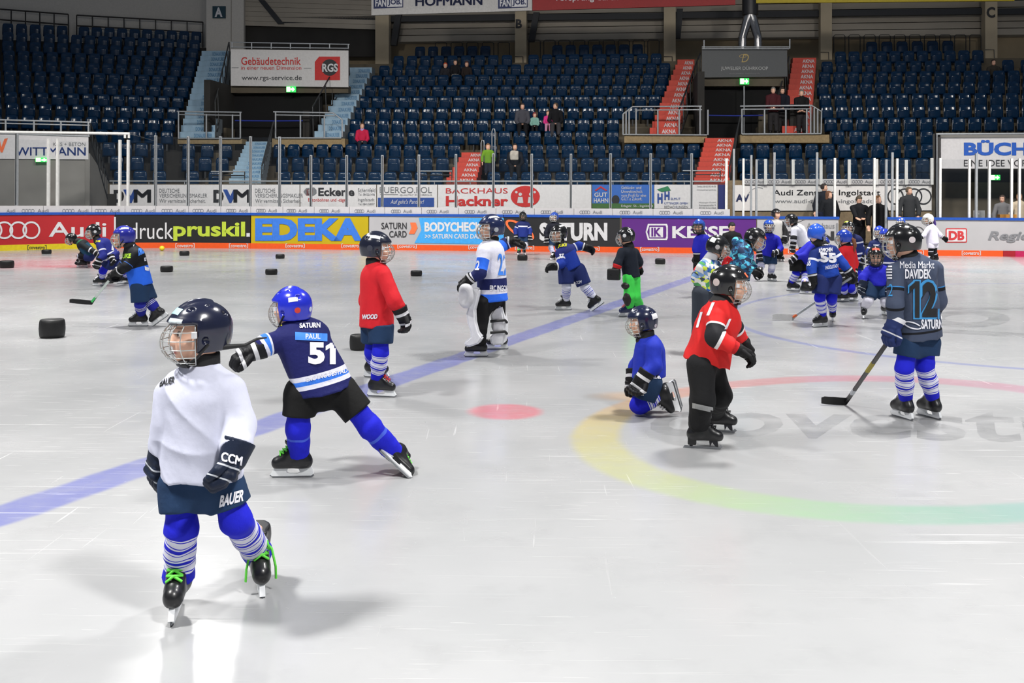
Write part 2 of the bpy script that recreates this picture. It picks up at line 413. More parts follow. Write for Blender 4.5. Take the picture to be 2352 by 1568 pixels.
    bp = N('ShaderNodeBump'); bp.inputs['Strength'].default_value = .12; bp.inputs['Distance'].default_value = .004
    L(M('ADD', M('MULTIPLY', noise(7, 5, .6), .5), scr), bp.inputs['Height']); L(bp.outputs[0], b.inputs['Normal'])
    return m
ICE = ice_material()
mb = MB(); mb.add([(-26, -6, 0), (26, -6, 0), (26, 34.8, 0), (-26, 34.8, 0)], [(0, 1, 2, 3)], ICE)
mb.struct('floor', 'white skating ice with painted lines and a rainbow ring')
PAINT = bpy.data.materials.new('ice_paint'); PAINT.use_nodes = True
def paint_setup():
    nt = PAINT.node_tree; b = nt.nodes['Principled BSDF']; b.inputs['Base Color'].default_value = (*lin((96, 98, 102)), 1); b.inputs['Roughness'].default_value = .25
    tc = nt.nodes.new('ShaderNodeTexCoord'); n = nt.nodes.new('ShaderNodeTexNoise'); n.inputs['Scale'].default_value = 3.5; n.inputs['Detail'].default_value = 5
    nt.links.new(tc.outputs['Object'], n.inputs['Vector'])
    r = nt.nodes.new('ShaderNodeMapRange'); r.inputs['From Min'].default_value = .3; r.inputs['From Max'].default_value = .7; r.inputs['To Min'].default_value = .03; r.inputs['To Max'].default_value = .23
    nt.links.new(n.outputs['Fac'], r.inputs['Value']); nt.links.new(r.outputs[0], b.inputs['Alpha'])
paint_setup()
mb = MB()
V, Fc = text_shape('covestro', .02, 0, 1)
A0, A1 = G(1475, 1000), G(2660, 1022); B0, B1 = G(1520, 934), G(2620, 950)
mb.add([((A0.x*(1-a)+A1.x*a)*(1-b_)+(B0.x*(1-a)+B1.x*a)*b_, (A0.y*(1-a)+A1.y*a)*(1-b_)+(B0.y*(1-a)+B1.y*a)*b_, .0015) for a, b_ in V], Fc, PAINT)
def ice_band(pts0, pts1):
    V = [G(*p, .0015) for p in pts0]+[G(*p, .0015) for p in pts1]; n = len(pts0)
    mb.add(V, [(i, i+1, n+i+1, n+i) for i in range(n-1)], PAINT)
ice_band([(1880, 742), (2000, 750), (2200, 757), (2360, 765)], [(1920, 752), (2050, 759), (2200, 766), (2360, 776)])
ice_band([(1920, 704), (2030, 704), (2200, 706), (2360, 706)], [(1920, 709), (2030, 709), (2200, 711), (2360, 711)])
ring = [(2225+95*math.cos(t), 732+20*math.sin(t)) for t in np.linspace(0, 2*math.pi, 33)]; ring2 = [(2220+50*math.cos(t), 731+9*math.sin(t)) for t in np.linspace(0, 2*math.pi, 33)]
ice_band(ring, ring2)
mb.struct('floor_2', 'grey lettering painted under the ice')

# ================================================================ the boards
BLUE = mat('blue_cap', (28, 76, 166), .4); WHITEP = mat('white_panel', (190, 188, 190), .45, var=.03)
ORANGE = mat('orange_kick', (222, 84, 30), .4, var=.05); YEL = mat('yellow_kick', (206, 186, 28), .4); INKD = mat('dark_ink', (38, 38, 42), .6); INKW = mat('white_ink', (204, 204, 207), .5)
INKG = mat('grey_ink', (120, 122, 126), .6); INKR = mat('red_ink', (196, 38, 36), .6); INKB = mat('blue_ink', (34, 72, 150), .6); INKO = mat('orange_ink', (232, 108, 58), .6)
def board_top(px): return np.interp(px, [0, 600, 1400, 1920, 2352], [491.5, 491, 496, 498.6, 503])
def board_bot(px): return np.interp(px, [0, 260, 600, 850, 1400, 2200, 2352], [577, 570.5, 571, 571, 578, 587.5, 589.5])
def strip(mb, x0, x1, h0, h1, off, th, m):
    a0, a1 = BD.arc(x0), BD.arc(x1); n = max(1, int(abs(a1-a0)/.22)) if a0 < -9 else 1
    L1 = []
    for i in range(n+1):
        a = a0+(a1-a0)*i/n; p, q = BD.pt(a, off), BD.pt(a, off-th)
        L1.append([Vector((p.x, p.y, h0)), Vector((q.x, q.y, h0)), Vector((q.x, q.y, h1)), Vector((p.x, p.y, h1))])
    for i in range(n): mb.hexa(L1[i], L1[i+1], m)
HB, HK = 1.07, .165
PAN = [  # x0, x1, colour, kick colour, label
 (-150, 263, (196, 42, 48), YEL, 'curved rink board, red advert with four interlocked rings and a yellow kick strip'),
 (267, 575, (40, 40, 42), ORANGE, 'rink board with a dark advert lettered in white and lime green'),
 (577, 846, (212, 186, 20), ORANGE, 'rink board with a yellow advert and big blue capitals'),
 (848, 1156, (200, 199, 203), ORANGE, 'rink board with a half white half light blue card advert'),
 (1157, 1424, (50, 50, 52), ORANGE, 'rink board with a dark advert with white capitals and an orange ring'),
 (1428, 1737, (104, 46, 142), ORANGE, 'rink board with a purple advert and a white hexagon sign'),
 (1739, 1926, (202, 200, 203), ORANGE, 'white rink board ending at the open gate, grey car dealer lettering'),
 (2040, 2440, (202, 201, 204), ORANGE, 'long white rink board right of the gate with a red two-letter sign')]
def hh(py, px): return BD.hit(px, py).z
def kick_sign(mb, cx, ink):
    yb = board_bot(cx); y0, y1 = yb-10.5, yb-3
    mb.text(BD, 'covestro', cx-18, y0+1, cx+18, y1, ink, .02, .012)
    for sx in (-1, 1):
        mb.poly(BD, [(cx+sx*22, y0-1.5), (cx+sx*20.6, y0-1.5), (cx+sx*20.6, y1+1.5), (cx+sx*22, y1+1.5)], ink, .02)
        mb.poly(BD, [(cx+sx*22, y0-1.5), (cx+sx*18, y0-1.5), (cx+sx*18, y0-.5), (cx+sx*22, y0-.5)], ink, .02)
        mb.poly(BD, [(cx+sx*22, y1+.5), (cx+sx*18, y1+.5), (cx+sx*18, y1+1.5), (cx+sx*22, y1+1.5)], ink, .02)
KICKS = [85, 425, 548, 678, 806, 935, 1098, 1205, 1355, 1492, 1640, 1832, 2100, 2231]
def audi_rings(mb, pl, x0, x1, y0, y1, m, w=None, off=.012):
    r = (y1-y0)/2; st = (x1-x0-2*r)/3; w = w or r*.2
    for i in range(4): mb.ring(pl, x0+r+st*i, (y0+y1)/2, r, r, w, m, off, 24)
for i, (x0, x1, c, kick, lab) in enumerate(PAN):
    pm = mat('board_advert_%d' % i, tuple(v*.86 for v in c), .35, var=.06, scale=1.2)
    base = BD.hit((x0+x1)/2, 570); base.z = 0
    t = thing('rink_board', lab, 'rink board', base, 'advert boards around the ice')
    mb = MB(); strip(mb, x0, x1, HK, HB-.045, 0, .12, pm); mb.build('panel', t)
    mb = MB(); strip(mb, x0-1.5, x1+1.5, HB-.045, HB+.03, .025, .17, BLUE); props(mb.build('cap_rail', t), 'blue cap rail')
    mb = MB(); strip(mb, x0-1.5, x1+1.5, 0, HK, .012, .13, kick)
    if i == 7:
        mb2 = MB(); strip(mb2, 2304, 2332, 0, HK, .02, .03, mat('dark_red_kick', (150, 30, 40), .4)); strip(mb2, 2332, 2440, 0, HK, .02, .03, mat('magenta_kick', (176, 32, 84), .4)); mb2.build('kick_patch', t)
    mb.build('kick_strip', t)
    mb = MB()
    for k in KICKS:
        if x0-10 < k < x1: kick_sign(mb, k, INKD if i == 0 else INKW)
    if i == 0:
        for cx in (-15, 10, 42, 72): mb.ring(BD, cx+0, 528.5, 20.5, 20.5, 4.2, INKW, .014, 40)
        mb.text(BD, 'Audi', 112, 510, 244, 544, INKW, .014, .012)
        mb.poly(BD, [(262, 498), (266, 498), (266, 560), (262, 560)], INKW, .016)
    if i == 1:
        mb.text(BD, 'druck', 298, 511, 398, 549, INKW, .014, 0); mb.text(BD, 'pruskil', 398, 509, 563, 553, mat('lime_ink', (176, 196, 56), .6), .014, .03)
        mb.poly(BD, [(566, 535), (574, 535), (574, 543.5), (566, 543.5)], INKW, .014)
    if i == 2: mb.text(BD, 'EDEKA', 586, 501, 832, 553, mat('bright_blue_ink', (48, 112, 206), .6), .014, .055)
    if i == 3:
        lb = mat('light_blue_ink', (60, 156, 224), .5)
        mb.poly(BD, [(962, 500), (1157, 501), (1157, 561), (952, 558), (968, 528)], lb, .010)
        mb.text(BD, 'SATURN', 876, 511, 934, 526, INKD, .014, .012); mb.text(BD, 'CARD', 894, 530, 934, 545, INKD, .014, .012)
        mb.poly(BD, [(942, 511), (955, 511), (959, 523), (952, 537), (939, 537), (945, 523)], INKO, .014)
        mb.text(BD, 'BODYCHECK', 975, 510, 1108, 532, INKW, .016, .045); mb.text(BD, '>> SATURN CARD DABEI', 976, 537, 1112, 548, INKW, .016, .02)
    if i == 4:
        mb.text(BD, 'SATURN', 1239, 511, 1395, 553, INKW, .014, .05)
        V = []; 
        for q in range(33):
            t_ = 2*math.pi*q/32
            for rr in ((38, 17), (32, 11)):
                x_, y_ = rr[0]*math.cos(t_), rr[1]*math.sin(t_); V.append(BD.hit(1194+x_*.84-y_*.5, 528+x_*.54+y_*.72, .014))
        mb.add(V, [(2*q, 2*q+1, 2*q+3, 2*q+2) for q in range(32)], INKO)
    if i == 5:
        def hexl(cx, cy, w_, h_): return [(cx-w_, cy), (cx-w_+5, cy-h_), (cx+w_-2, cy-h_), (cx+w_, cy-h_+5), (cx+w_, cy+h_-5), (cx+w_-2, cy+h_), (cx-w_+5, cy+h_)]
        mb.poly(BD, hexl(1508.5, 532.5, 25.5, 18.5), INKW, .012); mb.poly(BD, hexl(1508.5, 532.5, 22, 15), pm, .014); mb.poly(BD, [(1492, 521), (1523, 521), (1523, 545), (1492, 545)], INKW, .016)
        mb.text(BD, 'IK', 1496, 523, 1519, 543, pm, .018, .04); mb.text(BD, 'KESSEL', 1544, 519, 1702, 547, INKW, .014, .03)
    if i == 6:
        mb.text(BD, 'Autohaus', 1853, 512, 1917, 524, INKG, .014, 0); mb.text(BD, 'FINN', 1804, 531, 1916, 552, INKD, .014, .03); mb.text(BD, 'im', 1800, 557, 1812, 564, INKG, .014)
        mb.poly(BD, [(1921, 512), (1924, 512), (1924, 556), (1921, 556)], INKG, .014)
    if i == 7:
        rd = mat('sign_red_ink', (190, 52, 56), .5)
        mb.poly(BD, [(2174, 524), (2219, 524), (2221, 526), (2221, 555), (2219, 557), (2174, 557), (2172, 555), (2172, 526)], rd, .010)
        mb.poly(BD, [(2175.5, 526.5), (2217.5, 526.5), (2218.5, 527.5), (2218.5, 553.5), (2217.5, 554.5), (2175.5, 554.5), (2174.5, 553.5), (2174.5, 527.5)], INKW, .014)
        mb.text(BD, 'DB', 2179, 530, 2215, 551.5, rd, .018, .05); mb.text(BD, 'Regio', 2269, 531, 2368, 557, INKG, .014, .03, .25)
        mb.ring(BD, 2108, 536, 16, 16, 1.6, INKD, .014); mb.text(BD, 'MINI', 2096, 533, 2120, 540, INKD, .014, 0)
    if mb.v: mb.build('lettering', t)
# blocks of white ledge panels above the cap, with rings and the car maker's word
STRIPX = [-150, 38, 100, 141, 211, 287, 357, 432, 506, 575, 649, 721, 802, 883, 968, 1053, 1139, 1227, 1318, 1407, 1500, 1592, 1677]
TXT = [(15, 35, 0), (50, 112, 1), (143, 203, 1), (218, 276, 1), (301, 356, 1), (371, 426, 1), (442, 497, 1), (519, 569, 1), (588, 636, 1), (658, 705, 1), (733, 781, 1), (814, 862, 1), (898, 946, 1), (980, 1030, 1), (1067, 1117, 1), (1153, 1205, 1), (1242, 1293, 1), (1331, 1383, 1), (1423, 1475, 1), (1514, 1568, 1), (1608, 1662, 1)]
ORD = ['first', 'second', 'third', 'fourth', 'fifth', 'sixth', 'seventh', 'eighth', 'ninth', 'tenth', 'eleventh', 'twelfth', 'thirteenth', 'fourteenth', 'fifteenth', 'sixteenth', 'seventeenth', 'eighteenth', 'nineteenth', 'twentieth', 'twenty-first', 'twenty-second', 'twenty-third', 'twenty-fourth', 'twenty-fifth']
def strip_top(px): return np.interp(px, [0, 600, 1677], [476, 475.5, 480])
SEGS = [(-150, 100), (100, 211), (211, 287), (287, 357)]+[(STRIPX[i], STRIPX[i+1]) for i in range(6, 22)]
for i, (x0, x1) in enumerate(SEGS):
    b = BD.hit((x0+x1)/2, 480, -.03); b.z = HB+.03
    t = thing('advert_strip', 'white ledge panel with small rings above the boards, %s from the left' % ORD[i], 'advert panel', b, 'white ledge panels on top of the boards')
    mb = MB(); strip(mb, x0+.4, x1-.4, HB+.03, HB+.225, -.03, .05, WHITEP); mb.build('panel', t)
    mb = MB()
    for a, c, f_ in TXT:
        if x0 < (a+c)/2 <= x1:
            cy_ = (board_top(a)+strip_top(a))/2+.3; w_ = c-a
            if f_: audi_rings(mb, BD, a, a+w_*.47, cy_-4, cy_+4, INKG, 1.0, -.022); mb.text(BD, 'Audi', a+w_*.58, cy_-4, c, cy_+3.6, INKG, -.022, .008)
            else: mb.text(BD, 'Audi', a, cy_-4, c, cy_+3.6, INKG, -.022, .008)
    if mb.v: mb.build('lettering', t)

# ---------------------------------------------------------------- glass and its posts
GLASS = bpy.data.materials.new('rink_glass'); GLASS.use_nodes = True
def glass_setup():
    nt = GLASS.node_tree; nt.nodes.clear(); N = nt.nodes.new
    out = N('ShaderNodeOutputMaterial'); mx = N('ShaderNodeMixShader'); tr = N('ShaderNodeBsdfTransparent'); gl = N('ShaderNodeBsdfGlossy')
    tr.inputs[0].default_value = (.975, .985, .985, 1); gl.inputs['Roughness'].default_value = .04; gl.inputs[0].default_value = (.9, .95, 1, 1)
    tc = N('ShaderNodeTexCoord'); nz = N('ShaderNodeTexNoise'); nz.inputs['Scale'].default_value = 2.0; nt.links.new(tc.outputs['Object'], nz.inputs['Vector'])
    mr = N('ShaderNodeMapRange'); mr.inputs['To Min'].default_value = .02; mr.inputs['To Max'].default_value = .05; nt.links.new(nz.outputs['Fac'], mr.inputs['Value'])
    nt.links.new(mr.outputs[0], mx.inputs[0]); nt.links.new(tr.outputs[0], mx.inputs[1]); nt.links.new(gl.outputs[0], mx.inputs[2]); nt.links.new(mx.outputs[0], out.inputs[0])
glass_setup()
STEEL = mat('galvanised_steel', (158, 162, 166), .4, .25); STEELD = mat('dark_steel', (64, 66, 68), .45, .5); WHITEM = mat('white_metal', (214, 214, 212), .4)
POSTS = [(38, 302, 0), (111, 318, 1), (132, 318, 1), (275, 321, 1), (294, 321, 1), (357, 311, 0), (432, 313, 0), (506, 313, 0), (575, 313, 0), (642, 314, 0), (714, 356, 0), (796, 356, 0), (878, 356, 0), (962, 355, 0), (1047, 354, 0), (1133, 352, 0), (1221, 353, 0), (1311, 353, 0), (1402, 352, 0), (1494, 352, 0), (1588, 352, 0), (1668, 364, 1)]
def shade_of(px):
    for x0, x1, c, k, lab in PAN:
        if x0 <= px <= x1: return {0: 'red', 1: 'dark lime-lettered', 2: 'yellow', 3: 'light blue and white', 4: 'dark white-lettered', 5: 'purple', 6: 'white', 7: 'long white'}[[q[0] for q in PAN].index(x0)]
    return 'white'
cnt = {}
for i, (px, ty, wh) in enumerate(POSTS):
    b = BD.hit(px, 480, -.1); top = BD.hit(px, ty, -.1).z
    n = shade_of(px); cnt[n] = cnt.get(n, 0)+1
    t = thing('glass_post', '%s metal glass post above the %s board advert, %s from its left' % ('white' if wh else 'grey', n, ORD[cnt[n]-1]), 'post', Vector((b.x, b.y, HB)), 'posts holding the rink glass')
    mb = MB(); mb.boxS(*(lambda q: (q[0]-.035, q[0]+.035, q[1]-.04, q[1]+.04))(((b-O_S).dot(U_S), (b-O_S).dot(V_S))), HB+.02, top, WHITEM if wh else STEEL); mb.build('upright', t)
    if not wh:
        mb = MB(); q = ((b-O_S).dot(U_S), (b-O_S).dot(V_S)); mb.boxS(q[0]-.012, q[0]+.012, q[1]-.055, q[1]-.041, HB+.25, top-.03, STEELD); mb.build('seal_strip', t)
pc = {}
ends = [(-140, 302)]+[(p, y) for p, y, _ in POSTS]
for (x0, y0), (x1, y1) in zip(ends[:-1], ends[1:]):
    if x1-x0 < 25: continue
    n = shade_of((x0+x1)/2); pc[n] = pc.get(n, 0)+1
    top = min(BD.hit(x0, max(y0, y1), -.1).z, BD.hit(x1, max(y0, y1), -.1).z)-.02
    mb = MB(); strip(mb, x0+3.2, x1-3.2, HB+.235, top, -.095, .012, GLASS)
    mb.make('rink_glass', 'clear glass pane standing over the %s board advert, %s from its left' % (n, ORD[pc[n]-1]), 'glass pane', 'clear panes around the rink')
# net support pipe in the corner
mb = MB(); pl = BD
mb.tube([BD.hit(x, 303+4*x/298, -.1) for x in (-40, 60, 160, 230, 298)], .045, WHITEM)
for x in (287, 296): mb.tube([BD.hit(x, 308, -.1), BD.hit(x, 317, -.1)], .04, WHITEM)
mb.tube([BD.hit(298, 307, -.1), BD.hit(357, 324, -.1)], .006, STEELD)
mb.make('net_pipe', 'long white pipe held above the corner glass', 'pipe')
# the glass of the far benches right of the ledge panels
GATE = [(1685, 342, 0, 495), (1707, 364, 1, 494), (1725, 356, 0, 494), (1737, 366, 0, 494), (1778, 350, 0, 496), (1876, 350, 0, 497), (1917, 363, 1, 497), (2008, 363, 1, 498), (2035, 366, 0, 500), (2049, 350, 0, 500), (2060, 364, 1, 500), (2159, 363, 1, 500), (2226, 365, 1, 501), (2242, 352, 0, 501), (2272, 370, 1, 501), (2323, 364, 1, 502), (2341, 364, 1, 502)]
for i, (px, ty, wh, by) in enumerate(GATE):
    b = BD.hit(px, 480, -.1); top = BD.hit(px, ty, -.1).z; q = ((b-O_S).dot(U_S), (b-O_S).dot(V_S))
    mb = MB(); mb.boxS(q[0]-.03, q[0]+.03, q[1]-.04, q[1]+.04, .02 if 1926 < px < 2038 else HB+.02, top, WHITEM if wh else STEEL)
    mb.make('glass_post', '%s post before the far benches, %s from the end of the ledge panels' % ('white' if wh else 'grey', ORD[i]), 'post', 'posts in front of the far benches')
for i, (x0, x1) in enumerate([(1741, 1776), (1780, 1873), (1879, 1914), (2064, 2156), (2163, 2223), (2246, 2270), (2276, 2320), (2345, 2430)]):
    mb = MB(); strip(mb, x0, x1, HB+.04, BD.hit(x0, 366, -.1).z, -.095, .012, GLASS)
    mb.make('rink_glass', 'clear glass pane before the far benches, %s from the white ledge panels' % ORD[i], 'glass pane', 'clear panes before the far benches')

# ================================================================ stands
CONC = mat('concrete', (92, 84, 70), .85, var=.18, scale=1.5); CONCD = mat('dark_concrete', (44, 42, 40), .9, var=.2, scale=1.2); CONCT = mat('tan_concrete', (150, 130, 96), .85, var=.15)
V0, DV, H0, DH = 4.8, .9, 2.45, .53
def row_v(k): return V0+k*DV
def row_h(k): return H0+k*DH       # top edge of the seat backs
mb = MB()
mb.boxS(-22, 24, .12, 3.4, -.05, .02, CONCD)
mb.struct('floor_3', 'dark walkway behind the boards')
mb = MB()
for k in range(3): mb.boxS(-22, 24, row_v(k)-.55, row_v(k)+.36, -.05, row_h(k)-.78, CONC)
mb.struct('floor_4', 'lower concrete steps of the stand')
P3 = SP(row_v(3))
def us(px, v, py=330): p = SP(v).hit(px, py); return (p-O_S).dot(U_S)
GAPS = [(535, 728), (1608, 1742)]
mb = MB()
for k in range(3, 12):
    v = row_v(k); edges = [us(-700, v), us(530 if k < 7 else 470, v)] if 0 else []
    segs = [(us(-900, v), us(532, v)), (us(722, v), us(1612, v)), (us(1738, v), 26)] if k < 7 else [(-34, 26)]
    for a, b in segs: mb.boxS(a, b, v-.55, v+.36, row_h(k)-2.6, row_h(k)-.78, CONC)
mb.struct('floor_5', 'upper concrete steps of the stand')

# seats ---------------------------------------------------------------------------------
SEATM = mat('seat_blue_plastic', (5, 39, 69), .22, var=.15, coat=.2, spec=.2)
SEATP = mat('seat_dark_bracket', (14, 20, 28), .5)
def seat_shape(full):
    mb = MB(); nx, nz = (6, 6) if full else (3, 3); W, T = .225, .43
    def grid(x0, x1, z0, z1, fy, th, m):
        V = []; 
        for side in (0, 1):
            for j in range(nz+1):
                for i in range(nx+1):
                    a = i/nx; c = j/nz; x = x0+(x1-x0)*a; z = z0+(z1-z0)*c
                    if full:
                        ex = (abs(a-.5)*2)**6; ez = max(0, (c-.8)/.2)**2
                        x = x*(1-.14*ez*abs(a-.5)*2); z = z-.025*ex*c
                    V.append((x, fy(a, c)+side*th, z))
        n = (nx+1)*(nz+1); Fc = []
        for j in range(nz):
            for i in range(nx):
                q = j*(nx+1)+i; Fc.append((q, q+1, q+nx+2, q+nx+1)); Fc.append((n+q, n+q+nx+1, n+q+nx+2, n+q+1))
        for j in range(nz):
            a = j*(nx+1); Fc.append((a, a+nx+1, n+a+nx+1, n+a)); a += nx; Fc.append((a, n+a, n+a+nx+1, a+nx+1))
        for i in range(nx):
            a = i; Fc.append((a, n+a, n+a+1, a+1)); a = nz*(nx+1)+i; Fc.append((a, a+1, n+a+1, n+a))
        mb.add(V, Fc, m, full)
    grid(-W, W, -T-.05, .05, lambda a, c: .06*c-.05*(1-(2*a-1)**2)*0+.035*(2*a-1)**2*-1, .03, SEATM)
    grid(-W*.92, W*.92, -T-.02, -.13, lambda a, c: -.075-.03*c+.03*(2*a-1)**2, .045, SEATM)
    mb.box(-.03, .03, -.02, .10, -T-.28, -T+.05, SEATP)
    return mb
ROWS = {0: [(635, 1020), (1115, 1590), (1695, 2140)], 1: [(630, 1035), (1105, 1600), (1690, 2140)], 2: [(625, 1060), (1110, 1612), (1697, 2150)], 3: [(795, 1425), (1905, 2150)], 4: [(800, 1425), (1890, 2370)],
        5: [(803, 1505), (1882, 2380)], 6: [(820, 1520), (1878, 2380)], 7: [(835, 1533), (1873, 2380)], 8: [(850, 1538), (1878, 2380)], 9: [(868, 1543), (1883, 2258), (2294, 2380)], 10: [(900, 1180), (1210, 1523), (1915, 2262)], 11: [(950, 1130), (1265, 1480), (1985, 2195)]}
LROWS = {0: [(255, 388), (416, 520)], 1: [(245, 384), (412, 530)], 2: [(232, 380), (412, 540)], 3: [(214, 402)], 4: [(-30, 406)], 5: [(-30, 416)], 6: [(-30, 426)], 7: [(-30, 436)], 8: [(-30, 444)], 9: [(-30, 450)], 10: [(-30, 454)], 11: [(-30, 458)], 12: [(-30, 462)], 13: [(-30, 158), (178, 465)]}
ROWN = ['lowest', 'second', 'third', 'fourth', 'fifth', 'sixth', 'seventh', 'eighth', 'ninth', 'tenth', 'eleventh', 'twelfth', 'thirteenth', 'topmost']
BLK = lambda px: 'by the pale blue steps' if px < 1070 else 'in the middle block' if px < 1650 else 'in the block under the letter C pillar'
seats = []
for k, iv in ROWS.items():
    pl = SP(row_v(k)); y = [396, 362, 333, 302, 272, 243, 216, 195, 168, 149, 132, 107][k]
    for a, b in iv:
        A, B = pl.hit(a, y), pl.hit(b, y); n = max(1, int((B-A).length/.545))
        for i in range(n):
            p = A.lerp(B, (i+.5)/n); p.z = row_h(k)
            px = a+(b-a)*(i+.5)/n; seats.append((p, ANG, ROWN[k], BLK(px), p.length))
for k, iv in LROWS.items():
    pl = LP(row_v(k)); y = [385, 356, 321, 295, 264, 235, 207, 176, 149, 124, 108, 96, 84, 70][k]
    for a, b in iv:
        A, B = pl.hit(a, y), pl.hit(b, y); n = max(1, int((B-A).length/.545))
        for i in range(n):
            p = A.lerp(B, (i+.5)/n); p.z = row_h(k); seats.append((p, L_ANG, ROWN[k], 'of the dim end block', p.length+(4 if k > 3 else 0)))
seats.sort(key=lambda q: q[4])
proto = None
smb = seat_shape(True)
for p, a, rn, bl, _ in seats[:298]:
    lab = 'blue folded plastic seat in the %s row %s' % (rn, bl)
    if proto is None: o = proto = smb.build('stadium_seat', None, (0, 0, 0))
    else: o = proto.copy(); COL.objects.link(o)
    o.location = p; o.rotation_euler = (0, 0, a); props(o, lab, 'seat', 'blue seats, %s row %s' % (rn, bl))
low = seat_shape(True); mb = MB()
for p, a, rn, bl, _ in seats[298:]:
    ca, sa = math.cos(a), math.sin(a); b = len(mb.v)
    mb.v += [(p.x+x*ca-y*sa, p.y+x*sa+y*ca, p.z+z) for x, y, z in low.v]
    for m in low.mats: mb.mi(m)
    mb.f += [tuple(b+q for q in f) for f in low.f]; mb.m += low.m; mb.smooth += low.smooth
props(mb.build('seat_rows'), 'rows of dark blue plastic seats high in the stand', 'seats', None, 'stuff')
# concrete steps of the end block
mb = MB()
for k in range(0, 14):
    pl = LP(row_v(k)); A = pl.o+L_DIR*.2; B = pl.o-L_DIR*(22 if k > 3 else 7.5); n = pl.n
    z1 = row_h(k)-.78; mb.hexa([A-n*.55, B-n*.55, B+n*.36, A+n*.36], [q+Vector((0, 0, z1)) for q in (A-n*.55, B-n*.55, B+n*.36, A+n*.36)], CONCD)
mb.struct('floor_6', 'concrete steps of the end block')

# low wall with adverts in front of the seats ----------------------------------------------
PW = SP(3.2); RAILY = 416
mb = MB(); mb.boxS(us(243, 3.2), us(1672, 3.2), 3.22, 3.4, 0, 2.03, CONC); mb.struct('wall_front', 'low wall along the front of the stand')
def sign(label, x0, y0, x1, y1, c, pl=PW, th=.03, name='advert_sign', dy=0.0, rough=.5):
    a = pl.hit((x0+x1)/2, y1+dy/2); t = thing(name, label, 'sign', a)
    mb = MB(); mb.pxrect(pl, x0, y0, x1, y1, mat('sign_%d_%d_%d' % c, c, rough, var=.05), th, dy=dy); mb.build('board', t)
    return t
WS = (222, 220, 222)
def lettering(t, pl, items):
    mb = MB()
    for it in items:
        if it[0] == 'poly': mb.poly(pl, it[1], it[2], .014)
        elif it[0] == 'ring': mb.ring(pl, *it[1], it[2])
        elif it[0] == 'disc': mb.disc(pl, *it[1], it[2], .012)
        else: mb.text(pl, it[0], *it[1], it[2], .014 if len(it) < 6 else it[5], it[3] if len(it) > 3 else 0, it[4] if len(it) > 4 else 0)
    mb.build('lettering', t)
def dvm(x): return [('D', (x, 436, x+24, 465), INKD, .06), ('V', (x+22, 435, x+56, 466), INKB, .06), ('M', (x+46, 435, x+86, 465), INKD, .06)]
t = sign('white wall sign with two dark and blue three-letter marks, at the left end', 252, 424, 688, 479, WS)
lettering(t, PW, dvm(261)+dvm(490)+[(s, (x+o_, y, x+o_+w_, y+9), INKG) for x in (366, 586) for s, o_, y, w_ in (('DEUTSCHE', 0, 433, 46), ('VERSICHERUNGSMAKLER', 0, 444.5, 110), ('Wir vermitteln Sicherheit.', 0, 456.5, 106))])
t = sign('white wall sign of a concrete driller with a dark slab-lettered word', 690, 424, 864, 479, WS)
lettering(t, PW, [('Eckerle', (731, 431, 814, 450), INKD, .03), ('Betonbohren und -sägen', (708, 455, 798, 465), INKR), ('Schernfeld', (822, 432, 862, 441), INKG), ('Ingolstadt', (822, 455, 860, 464), INKG), ('Tel. 08422/1496', (823, 444, 861, 449), INKG), ('Tel. 0841/58007', (823, 466, 860, 471), INKG),
                  ('poly', [(703, 432), (721, 430), (727, 436), (727, 444), (718, 450), (703, 448), (697, 440)], INKG), ('poly', [(704, 435), (718, 433), (718, 447), (704, 449)], INKR), ('E', (707, 436, 715, 446), INKW, .03)])
t = sign('white wall sign with thin spaced capitals over a blue slogan bar', 866, 424, 1004, 479, WS)
lettering(t, PW, [('EUERGO.POL', (872, 429, 992, 443), INKG), ('poly', [(868, 454), (997, 454), (997, 475), (868, 475)], INKB), ("Auf geht's Panther!", (897, 458, 974, 471), INKW, 0, .3, .02), ('QUALITÄT ZUM ERFOLG', (918, 445, 992, 450), INKG), ('poly', [(873, 446), (914, 446), (914, 447), (873, 447)], INKG)])
t = sign('white wall sign of a bakery, red lettering beside a red oval', 1006, 424, 1358, 479, WS)
lettering(t, PW, [('BACKHAUS', (1024, 432, 1166, 444), INKR), ('Hackner', (1024, 450, 1167, 473), INKR, .035), ('disc', (1206.5, 451, 33.5, 24.5), INKR)])
mb = MB()
for sx in (1195, 1219):     # two plain white round-headed figures
    mb.disc(PW, sx, 446, 4, 4, INKW, .02, 12); mb.poly(PW, [(sx-5, 452), (sx+5, 452), (sx+7, 466), (sx-7, 466)], INKW, .02); mb.disc(PW, sx-9 if sx < 1200 else sx+9, 441, 3, 3, INKW, .02, 10)
mb.build('emblem', t)
t = sign('blue and green wall sign of a building services firm', 1360, 424, 1502, 478.5, (52, 104, 188))
lettering(t, PW, [('GUT', (1365, 442, 1395, 452), INKW, .02), ('HAHN', (1364, 455, 1397, 465), INKW, .02), ('poly', [(1366, 437), (1380, 427), (1395, 437), (1391, 438), (1380, 431), (1370, 438)], INKR), ('poly', [(1360, 467), (1502, 467), (1502, 478), (1360, 478)], mat('grass_green_ink', (62, 104, 50), .7)),
                  ('Gebäude- und', (1427, 427, 1473, 434), INKW), ('Umwelttechnik', (1427, 436, 1476, 443), INKW), ('vom Profi für eine', (1427, 445, 1484, 452), INKW), ('G.U.T.e Zukunft.', (1427, 453, 1475, 460), INKW), ('Erlagstr. 56 - Ingolstadt', (1427, 470, 1500, 477), INKW, .01, 0, .02), ('disc', (1414, 459, 9, 11), INKD)])
t = sign('white wall sign of a roofer with a green roof over blue letters', 1503, 424, 1588, 479, WS)
